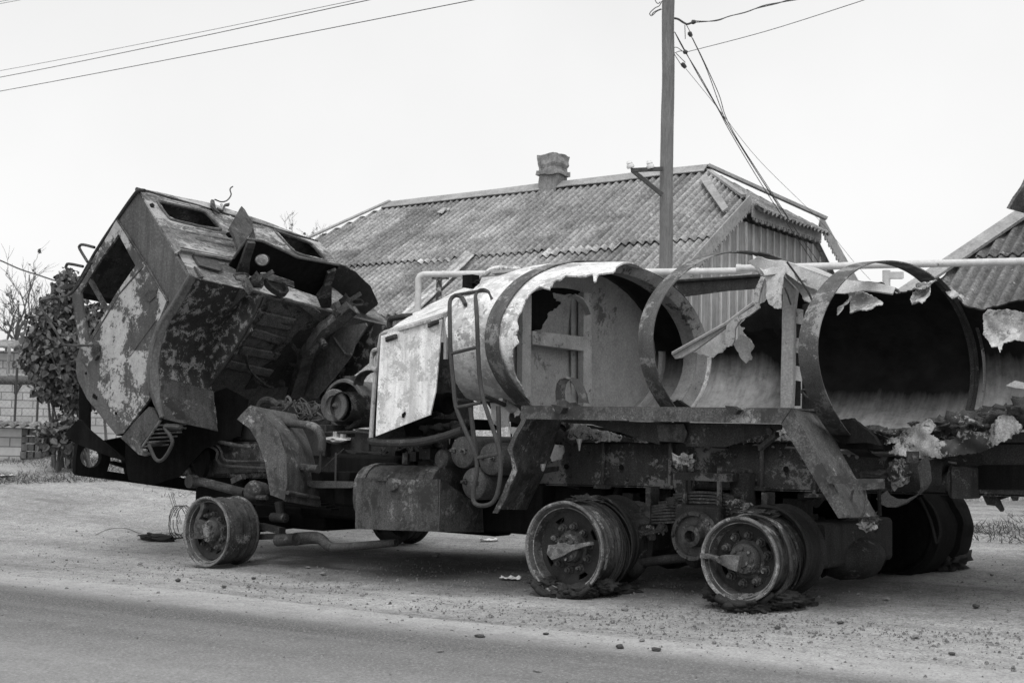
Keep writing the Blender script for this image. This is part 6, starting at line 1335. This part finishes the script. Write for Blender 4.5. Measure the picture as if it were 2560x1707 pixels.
# dark channel left standing along the far top edge, folded flap below it
mb = MB(); mb.plate('R4', [(60, 215), (120, 232), (330, 236), (560, 222), (790, 205), (820, 212), (790, 285), (600, 300), (440, 322), (330, 335), (290, 352), (200, 320)], Y(2.3), thick=.02, cell=25, disp=.01); mb.tube(P_('R4', [(100, 232), (330, 240), (560, 226), (800, 208)], 2.28), .014, 6); tpart(mb, 'top_channel', M_DARK)
mb = MB(); mb.plate('R4', [(560, 222), (640, 205), (770, 188), (800, 206), (700, 222), (600, 228)], Y(2.32), thick=.01, cell=14, jag=1.5, disp=.01); tpart(mb, 'torn_strip', M_ALU)
mb = MB(); mb.plate('R4', [(284, 668), (330, 640), (600, 492), (760, 372), (775, 385), (690, 445), (615, 505), (420, 650), (340, 692), (305, 698)], Y(1.55), thick=.03, cell=25, disp=.008); mb.tube(P_('R4', [(286, 666), (602, 490), (765, 368)], 1.52), .014, 6); tpart(mb, 'folded_channel', M_BULK)
mb = MB(); mb.plate('R4', [(400, 655), (610, 505), (600, 560), (605, 620), (560, 660), (520, 692), (470, 672), (440, 672)], Y(1.7), thick=.008, cell=14, jag=2, disp=.02); tpart(mb, 'torn_flap', M_ALU)
mb = MB(); mb.plate('R4', [(605, 500), (640, 470), (790, 372), (798, 398), (740, 445), (690, 470), (655, 520), (650, 590), (632, 622), (604, 620), (598, 560)], Y(1.5), thick=.02, cell=16, disp=.02); mb.plate('R4', [(810, 215), (830, 225), (805, 300), (795, 370), (762, 368), (775, 290)], Y(1.6), thick=.03, cell=16); tpart(mb, 'bent_rib', M_ALU)
mb = MB(); mb.plate('R4', [(640, 610), (690, 555), (730, 570), (770, 625), (745, 660), (756, 690), (720, 725), (690, 700)], Y(1.9), thick=.008, cell=14, jag=2, disp=.03); tpart(mb, 'torn_flap', M_BULK)
# posts of the middle bulkhead
PY = Y(1.1)
mb = MB(); mb.plate('R4', [(942, 210), (1020, 290), (1006, 420), (1002, 830), (994, 992), (925, 992), (934, 600), (938, 430)], PY, thick=.06, cell=30, disp=.004); tpart(mb, 'bulkhead_post', M_BULK, bevel=.01)
hl_ = [[(1008, 490), (1048, 496), (1046, 580), (1006, 574)], [(1006, 660), (1046, 668), (1044, 745), (1004, 738)], [(1004, 824), (1042, 830), (1040, 975), (1000, 975)]]
mb = MB(); mb.plate('R4', [(1008, 400), (1052, 410), (1048, 700), (1042, 992), (996, 992), (1004, 700)], Y(1.12), hl_, thick=.01, cell=22); tpart(mb, 'perforated_strip', M_ALU)
mb = MB(); mb.plate('R4', [(1004, 400), (1056, 405), (1050, 992), (998, 992)], Y(1.24), thick=.02); tpart(mb, 'strip_back', M_DARK)
mb = MB(); mb.plate('R4', [(1056, 380), (1130, 360), (1150, 500), (1120, 700), (1122, 992), (1046, 992)], Y(1.3), thick=.04, cell=30); tpart(mb, 'bulkhead_post', M_DARK)
mb = MB(); mb.plate('R4', [(1090, 700), (1125, 660), (1120, 800), (1140, 880), (1100, 930), (1050, 985), (1060, 900)], Y(1.38), thick=.01, cell=20); tpart(mb, 'bulkhead_panel', M_BULK)
mb = MB(); mb.plate('R4', [(690, 500), (800, 380), (940, 300), (950, 560), (920, 520), (905, 572), (880, 520), (740, 540)], Y(1.8), thick=.01, cell=18, jag=3, disp=.03); tpart(mb, 'sooty_shred', M_BLACK)
# curled white skin along the top, with its hanging tongues
mb = MB(); A = P_('R4', [(775, 108), (850, 118), (960, 135), (1120, 165), (1290, 228), (1420, 250), (1540, 285), (1620, 318)], 1.15); B = P_('R4', [(760, 150), (830, 215), (945, 190), (1040, 260), (1180, 315), (1300, 320), (1420, 300), (1580, 316)], .85)
mid = [p.lerp(q, .5) + V3(.02, -.14 * (1 - abs(i / 7 - .5)), .03) for i, (p, q) in enumerate(zip(A, B))]
mb.ruled(A, mid, .01, 5, 4, disp=.02, df=4); mb.ruled(mid, B, .01, 5, 4, disp=.03, df=4); tpart(mb, 'curled_skin', M_ALU)
for pts, yv, m_ in (([(738, 135), (790, 100), (850, 115), (945, 140), (950, 180), (938, 300), (940, 425), (900, 425), (865, 400), (842, 330), (828, 240), (820, 215), (780, 170)], .84, M_ALU), ([(945, 180), (1020, 235), (1120, 290), (1215, 345), (1150, 350), (1105, 395), (1070, 380), (1030, 300), (960, 220)], .95, M_BULK), ([(1010, 205), (1040, 225), (1100, 265), (1090, 285), (1045, 270), (1020, 250)], .8, M_ALU)):
    mb = MB(); mb.plate('R4', pts, Y(yv), thick=.012, cell=10, jag=1.2, disp=.03, df=6, curl=.09); tpart(mb, 'torn_flap', m_)
for pts, yv in (([(1325, 320), (1400, 300), (1480, 330), (1525, 370), (1528, 405), (1490, 412), (1475, 430), (1440, 440), (1415, 462), (1340, 452)], .55), ([(1262, 450), (1270, 390), (1330, 320), (1300, 400), (1295, 440), (1270, 460)], .45), ([(1690, 335), (1712, 300), (1720, 262), (1800, 240), (1790, 280), (1782, 340), (1775, 385), (1758, 410), (1700, 392)], .8),
                ([(1700, 300), (1720, 258), (1830, 230), (1850, 240), (1790, 285), (1720, 315)], .85), ([(1880, 250), (1950, 290), (2010, 360), (2005, 388), (1960, 345), (1930, 350), (1880, 290)], 1.9), ([(2115, 450), (2140, 415), (2240, 408), (2400, 425), (2400, 615), (2290, 605), (2232, 625), (2212, 695), (2200, 650), (2160, 645), (2145, 600), (2115, 560)], 1.9)):
    mb = MB(); mb.plate('R4', pts, Y(yv), thick=.007, cell=7, jag=1.3, disp=.03, df=7, seed=int(pts[0][0]), curl=.10); tpart(mb, 'torn_skin', M_WHITE2)
mb = MB(); mb.tube(P_('R4', [(958, 130), (1010, 200), (1060, 270), (1090, 320), (1110, 380), (1100, 440), (1080, 490), (1045, 497)], .7), .007, 5, 4); mb.tube(P_('R4', [(945, 280), (965, 330), (980, 380)], .8), .006, 5, 3); mb.tube(P_('R4', [(1040, 900), (1050, 880), (1090, 890), (1105, 925), (1080, 925), (1050, 895)], .95), .007, 5, 4); mb.tube(P_('R4', [(1110, 400), (1150, 470)], .75), .008, 5); mb.build_split('dangling_wire', M_DARK, tank)
# hoop foot and molten lower wall
mb = MB(); mb.plate('R4', [(1235, 1060), (1345, 1045), (1470, 1150), (1505, 1205), (1420, 1190), (1290, 1195), (1240, 1130)], Y(.42), thick=.05, cell=20, jag=1.5, disp=.03); mb.beam(at('R4', 1260, 1200, Y(.6)), at('R4', 1560, 1200, Y(.6)), .2, .06); tpart(mb, 'hoop_foot', M_BLACK)
mb = MB(); mb.plate('R4', [(250, 985), (320, 940), (390, 985)], Y(.4), thick=.05); tpart(mb, 'hoop_foot', M_BLACK)
def crumple(name, mat, r_, pts, yv, disp, seed, df=5, cell=9, jag=2.5, tilt=None):
    mb = MB(); mb.plate(r_, pts, Y(yv) if tilt is None else tilt, thick=.012, cell=cell, jag=jag, disp=disp, df=df, seed=seed); return tpart(mb, name, mat)
crumple('melted_lip', M_MOLT, 'R6', [(1540, 312), (1590, 255), (1640, 180), (1720, 140), (1790, 108), (1830, 150), (1800, 200), (1890, 240), (1960, 215), (1990, 170), (2090, 190), (2150, 170), (2230, 90), (2290, 95), (2345, 170), (2260, 240), (2100, 300), (1900, 340), (1700, 335)], .42, .10, 3, 6)
crumple('melted_lip', M_MOLT, 'R4', [(1430, 1120), (1475, 1130), (1560, 1165), (1680, 1140), (1700, 1165), (1600, 1190), (1520, 1200)], .5, .08, 8, 7)
crumple('melted_lip', M_MOLT, 'R3', [(1410, 1062), (1560, 1085), (1650, 1120), (1800, 1160), (1900, 1190), (1780, 1180), (1560, 1190), (1500, 1180), (1440, 1130)], .55, .10, 12, 6)
crumple('melted_lip', M_MOLT, 'R4', [(590, 1190), (660, 1165), (740, 1150), (820, 1140), (940, 1120), (1000, 1180), (780, 1185), (640, 1195)], .6, .06, 14, 6)
crumple('melted_lip', M_ALU, 'R4', [(1150, 1060), (1230, 1080), (1250, 1160), (1260, 1190), (1200, 1120), (1140, 1080)], .75, .05, 15, 5)
mb = MB(); rnd = random.Random(44)
for k in range(26):
    t = k / 25; x = 1800 + 620 * t; y = 190 - 130 * t + rnd.uniform(-25, 25); mb.blob(at('R6', x, y, Y(rnd.uniform(.5, .95))), (rnd.uniform(.05, .12), .09, rnd.uniform(.03, .07)), .8, 3, 6, k * 1.7)
mb.build_split('lagging_debris', M_ASH, tank, ang=180)
mb = MB()
for k in range(12): mb.blob(at('R4', 1360 + k * 28, 1110 + 8 * math.sin(k) + k * 3, Y(.62)), (.04, .05, .03), .9, 2, 8, k)
for k in range(14): mb.blob(at('R3', 640 + k * 16, 1110 - k * 2, Y(rnd.uniform(.4, .7))), (.05, .06, .035), .9, 2, 8, k)
mb.build_split('lagging_debris', M_ASH, tank, ang=180)
mb = MB(); mb.plate('R4', [(2245, 855), (2300, 825), (2400, 850), (2400, 880), (2300, 868)], Y(.7), thick=.012, cell=18, disp=.02); tpart(mb, 'torn_strip', M_ALU)
for k, (r_, x, y, l_) in enumerate((('R3', 1525, 1200, .045), ('R3', 760, 1160, .05), ('R5', 1310, 408, .012))):
    mb = MB(); p = at(r_, x, y, Y(.5 if k < 2 else .3)); mb.tube([p + zz * .04, p + zz * .02, p, p - zz * l_], [.022, .018, .012, .005], 7); tpart(mb, 'metal_drip', M_ALU)
mb = MB(); mb.plate('R5', [(1350, 260), (1430, 265), (1432, 300), (1418, 345), (1360, 360), (1352, 320)], Y(.6), thick=.01, cell=14, jag=1.5, disp=.03); tpart(mb, 'torn_strip', M_BULK)
mb = MB(); mb.plate('R5', [(1320, 395), (1400, 388), (1395, 415), (1315, 430)], Y(.5), thick=.03); mb.tube(P_('R5', [(1420, 190), (1425, 230), (1448, 280), (1465, 275), (1462, 255), (1440, 250)], .55), .012, 6, 4); mb.beam(at('R5', 1405, 180, Y(.55)), at('R5', 1500, 260, Y(.55)), .04, .03); mb.build_split('tank_bracket', M_DARK, tank)
# ------------------------------------------------------------------ pump cabinet in front of the tank
CY = .1
mb = MB(); mb.plate('R3', [(362, 562), (540, 512), (720, 466), (704, 660), (682, 890), (652, 1027), (480, 1092), (330, 1152), (345, 850)], Y(CY - .03), thick=.012, cell=25, disp=.006, df=3); cbd = part(mb, 'cabinet_door', M_PANEL)
for pts in ([(388, 572), (448, 552), (452, 578), (390, 600)], [(636, 492), (694, 468), (696, 490), (638, 516)]):
    mb = MB(); mb.plate('R3', pts, Y(CY - .045), thick=.02); mb.tube(P_('R3', [((pts[0][0] + pts[3][0]) / 2, (pts[0][1] + pts[3][1]) / 2), ((pts[1][0] + pts[2][0]) / 2, (pts[1][1] + pts[2][1]) / 2)], CY - .06), .011, 6); mb.build('hinge', M_DARK, cbd)
mb = MB(); mb.plate('R3', [(482, 1022), (500, 1008), (504, 1020), (492, 1044), (482, 1042)], Y(CY - .04), thick=.006); mb.build('door_hole', M_BLACK, cbd)
mb = MB(); p1, p2, p3 = at('R3', 362, 553, Y(CY)), at('R3', 738, 438, Y(CY)), at('R3', 545, 440, Y(1.2)); nR = (p2 - p1).cross(p3 - p1).normalized(); CRf = (p1, nR)
mb.plate('R3', [(362, 553), (540, 503), (735, 440), (760, 420), (830, 335), (905, 315), (1010, 245), (885, 266), (700, 358), (545, 440), (430, 520)], CRf, thick=.02, cell=25, disp=.008); cbr = part(mb, 'cabinet_roof', M_WHITE)
mb = MB(); mb.tube(P_('R3', [(300, 1166), (310, 1000), (322, 840), (345, 650), (362, 555), (380, 545), (540, 500), (735, 437), (742, 470), (740, 700)], CY), .018, 8, 1); mb.build('cabinet_frame', M_BULK, cbr)
mb = MB(); mb.ruled(P_('R3', [(346, 560), (322, 830), (300, 1165)], CY + .02), [p + V3(0, 1.2, 0) for p in P_('R3', [(346, 560), (322, 830), (300, 1165)], CY + .02)], .02, 4); mb.build('cabinet_side', M_MID, cbr)
mb = MB(); mb.tube(P_('R3', [(300, 1162), (304, 1180), (330, 1188), (420, 1194), (560, 1190), (660, 1172), (750, 1148), (840, 1115)], CY), .03, 9, 3); mb.plate('R3', [(310, 1170), (700, 1150), (860, 1090), (850, 1130), (700, 1185), (500, 1215), (420, 1215)], Y(.3), thick=.04, cell=30, disp=.02); mb.build('cabinet_tray', M_DARK, cbr)
mb = MB(); mb.tube(P_('R3', [(340, 642), (318, 648), (306, 670), (302, 735), (312, 757), (334, 760)], CY - .02), .016, 7, 3); mb.build('cabinet_handle', M_BULK, cbr)
mb = MB(); mb.tube([at('R3', 410, 520, Y(.9)), at('R3', 412, 475, Y(.9)), at('R3', 440, 458, Y(.9)), at('R3', 545, 445, Y(1.0))], .025, 8, 3); mb.build('roof_rail', M_DARK, cbr)
mb = MB(); pp = at('R3', 745, 960, Y(.55)); mb.tube([pp - V3(.3, -.05, -.02), pp], .075, 16); mb.lathe(pp, V3(1, -.1, 0), [(-.01, .085), (.02, .085), (.02, .06), (-.05, .055), (-.05, 0)], 18); mb.tube(P_('R3', [(565, 1082), (630, 1050), (692, 1015)], .3), .018, 7); mb.bb(pp.x - .3, pp.x + .3, .5, .8, pp.z - .2, pp.z - .12); mb.plate('R3', [(500, 1070), (560, 1060), (590, 1110), (620, 1145), (520, 1150)], Y(.5), thick=.05); part(mb, 'pump_pipe', M_BLACK)
mb = MB(); mb.tube([at('R3', x, y, Y(.95)) for x, y in ((900, 242), (955, 215), (985, 190), (1010, 175), (1055, 165), (1170, 170))], .022, 8, 3); tpart(mb, 'vent_pipe', M_WHITE)
mb = MB(); q = at('R3', 893, 245, Y(.9)); mb.box(q, (.05, 0, 0), (0, .06, 0), (0, 0, .05)); mb.blob(q + V3(.08, 0, -.02), (.09, .07, .03), .7, 2, 7, 3); tpart(mb, 'valve_block', M_BLACK)
mb = MB(); q = at('R3', 1200, 186, Y(.9)); mb.box(q, (.25, 0, 0), (0, .1, 0), (0, 0, .012)); mb.box(q + V3(0, 0, -.02), (.23, 0, 0), (0, .08, 0), (0, 0, .015)); tpart(mb, 'hatch_plate', M_BULK)
mb = MB(); q = at('R3', 1075, 250, Y(.75)); mb.box(q, (.22, 0, 0), (0, .012, .02), (0, 0, .035)); tpart(mb, 'top_bracket', M_ALU)
# ------------------------------------------------------------------ tail end
mb = MB(); lc = at('R6', 1930, 478, Y(.75)); kq = F / (lc - CAM).dot(CV); Rl_ = 100 / 2.351 / kq
mb.lathe(lc, (1, 0, 0), [(0, Rl_), (.012, Rl_), (.02, Rl_ * .93), (.02, 0)], 36); mb.lathe(lc - V3(.0, 0, 0), (1, 0, 0), [(-.1, Rl_ * .5), (0, Rl_ * .6)], 24); part(mb, 'brake_drum', M_DARK)
mb = MB(); q = at('R6', 2012, 484, Y(.75)); mb.bbox_round(q, (0, .1, 0), (.055, 0, 0), (0, 0, Rl_ * .92), .3); part(mb, 'tail_lamp', M_DARK)
mb = MB(); mb.tube([at('R6', 1560, 425, Y(.78)), at('R6', 1900, 445, Y(.78))], .1, 18); mb.tube([at('R6', 1380, 440, Y(.6)), at('R6', 1560, 425, Y(.7))], .035, 10); part(mb, 'exhaust_pipe', M_DARK)
mb = MB(); mb.blob(at('R6', 1612, 428, Y(.6)), (.07, .07, .085), .4, 3, 4, 5); part(mb, 'lagging_lump', M_MOLT)
mb = MB(); mb.blob(at('R6', 1500, 437, Y(.6)), (.13, .03, .022), .6, 3, 6, 6); part(mb, 'lagging_wrap', M_ASH)
mb = MB(); mb.ruled(P_('R6', [(1482, 578), (1500, 605), (1545, 628), (1600, 630), (1660, 605), (1720, 560), (1742, 520), (1735, 440), (1720, 370)], .35), [p + V3(.06, .02, .05) for p in P_('R6', [(1482, 578), (1500, 605), (1545, 628), (1600, 630), (1660, 605), (1720, 560), (1742, 520), (1735, 440), (1720, 370)], .35)], .008, 2); mb.plate('R6', [(1660, 300), (1735, 300), (1732, 370), (1662, 365)], Y(.34), thick=.012, cell=20, disp=.01); part(mb, 'hanging_strap', M_DARK)
mb = MB(); mb.tube(P_('R6', [(1740, 570), (1800, 700), (1835, 830), (1840, 840)], .6), .008, 5, 3); mb.tube(P_('R6', [(1760, 560), (1830, 650), (1860, 760), (1845, 840)], .6), .008, 5, 3); mb.tube(P_('R6', [(1505, 470), (1500, 560), (1505, 680)], .35), .012, 6); mb.build_split('chain', M_BLACK, truck)
mb = MB(); mb.plate('R6', [(2060, 392), (2130, 380), (2460, 380), (2460, 525), (2060, 522)], Y(.85), thick=.1, cell=30); mb.plate('R6', [(1770, 330), (2100, 300), (2460, 250), (2460, 385), (2060, 380), (1900, 400)], Y(1.1), thick=.1, cell=40); mb.beam((6.4, .85, zr(6.4) - .2), (6.4, 1.7, zr(6.4) - .2), .15, .2); part(mb, 'rear_cross_beam', M_BLACK)
mb = MB(); mb.plate('R6', [(2100, 530), (2180, 530), (2230, 640), (2222, 655), (2190, 620), (2140, 615)], Y(.9), thick=.05); mb.plate('R6', [(2260, 525), (2320, 525), (2310, 590), (2290, 590)], Y(.9), thick=.05); mb.beam(at('R6', 2210, 570, Y(.95)), at('R6', 2300, 540, Y(.95)), .03, .03); part(mb, 'tow_bracket', M_DARK)
mb = MB()
for k in range(8): mb.blob(at('R6', 2170 + k * 22, 355 + rnd.uniform(-15, 15), Y(.9)), (.05, .05, .035), .8, 2, 7, k)
mb.beam(at('R6', 2280, 355, Y(.88)), at('R6', 2460, 355, Y(.88)), .04, .03); part(mb, 'ash_heap', M_ASH)
mb = MB(); mb.tube([at('R6', 1165, 960, Y(1.0)), at('R6', 1190, 985, Y(1.0)), at('R6', 1185, 1015, Y(1.0)), at('R6', 1160, 1030, Y(1.0))], .016, 6, 3); part(mb, 'dangling_strip', M_BLACK)
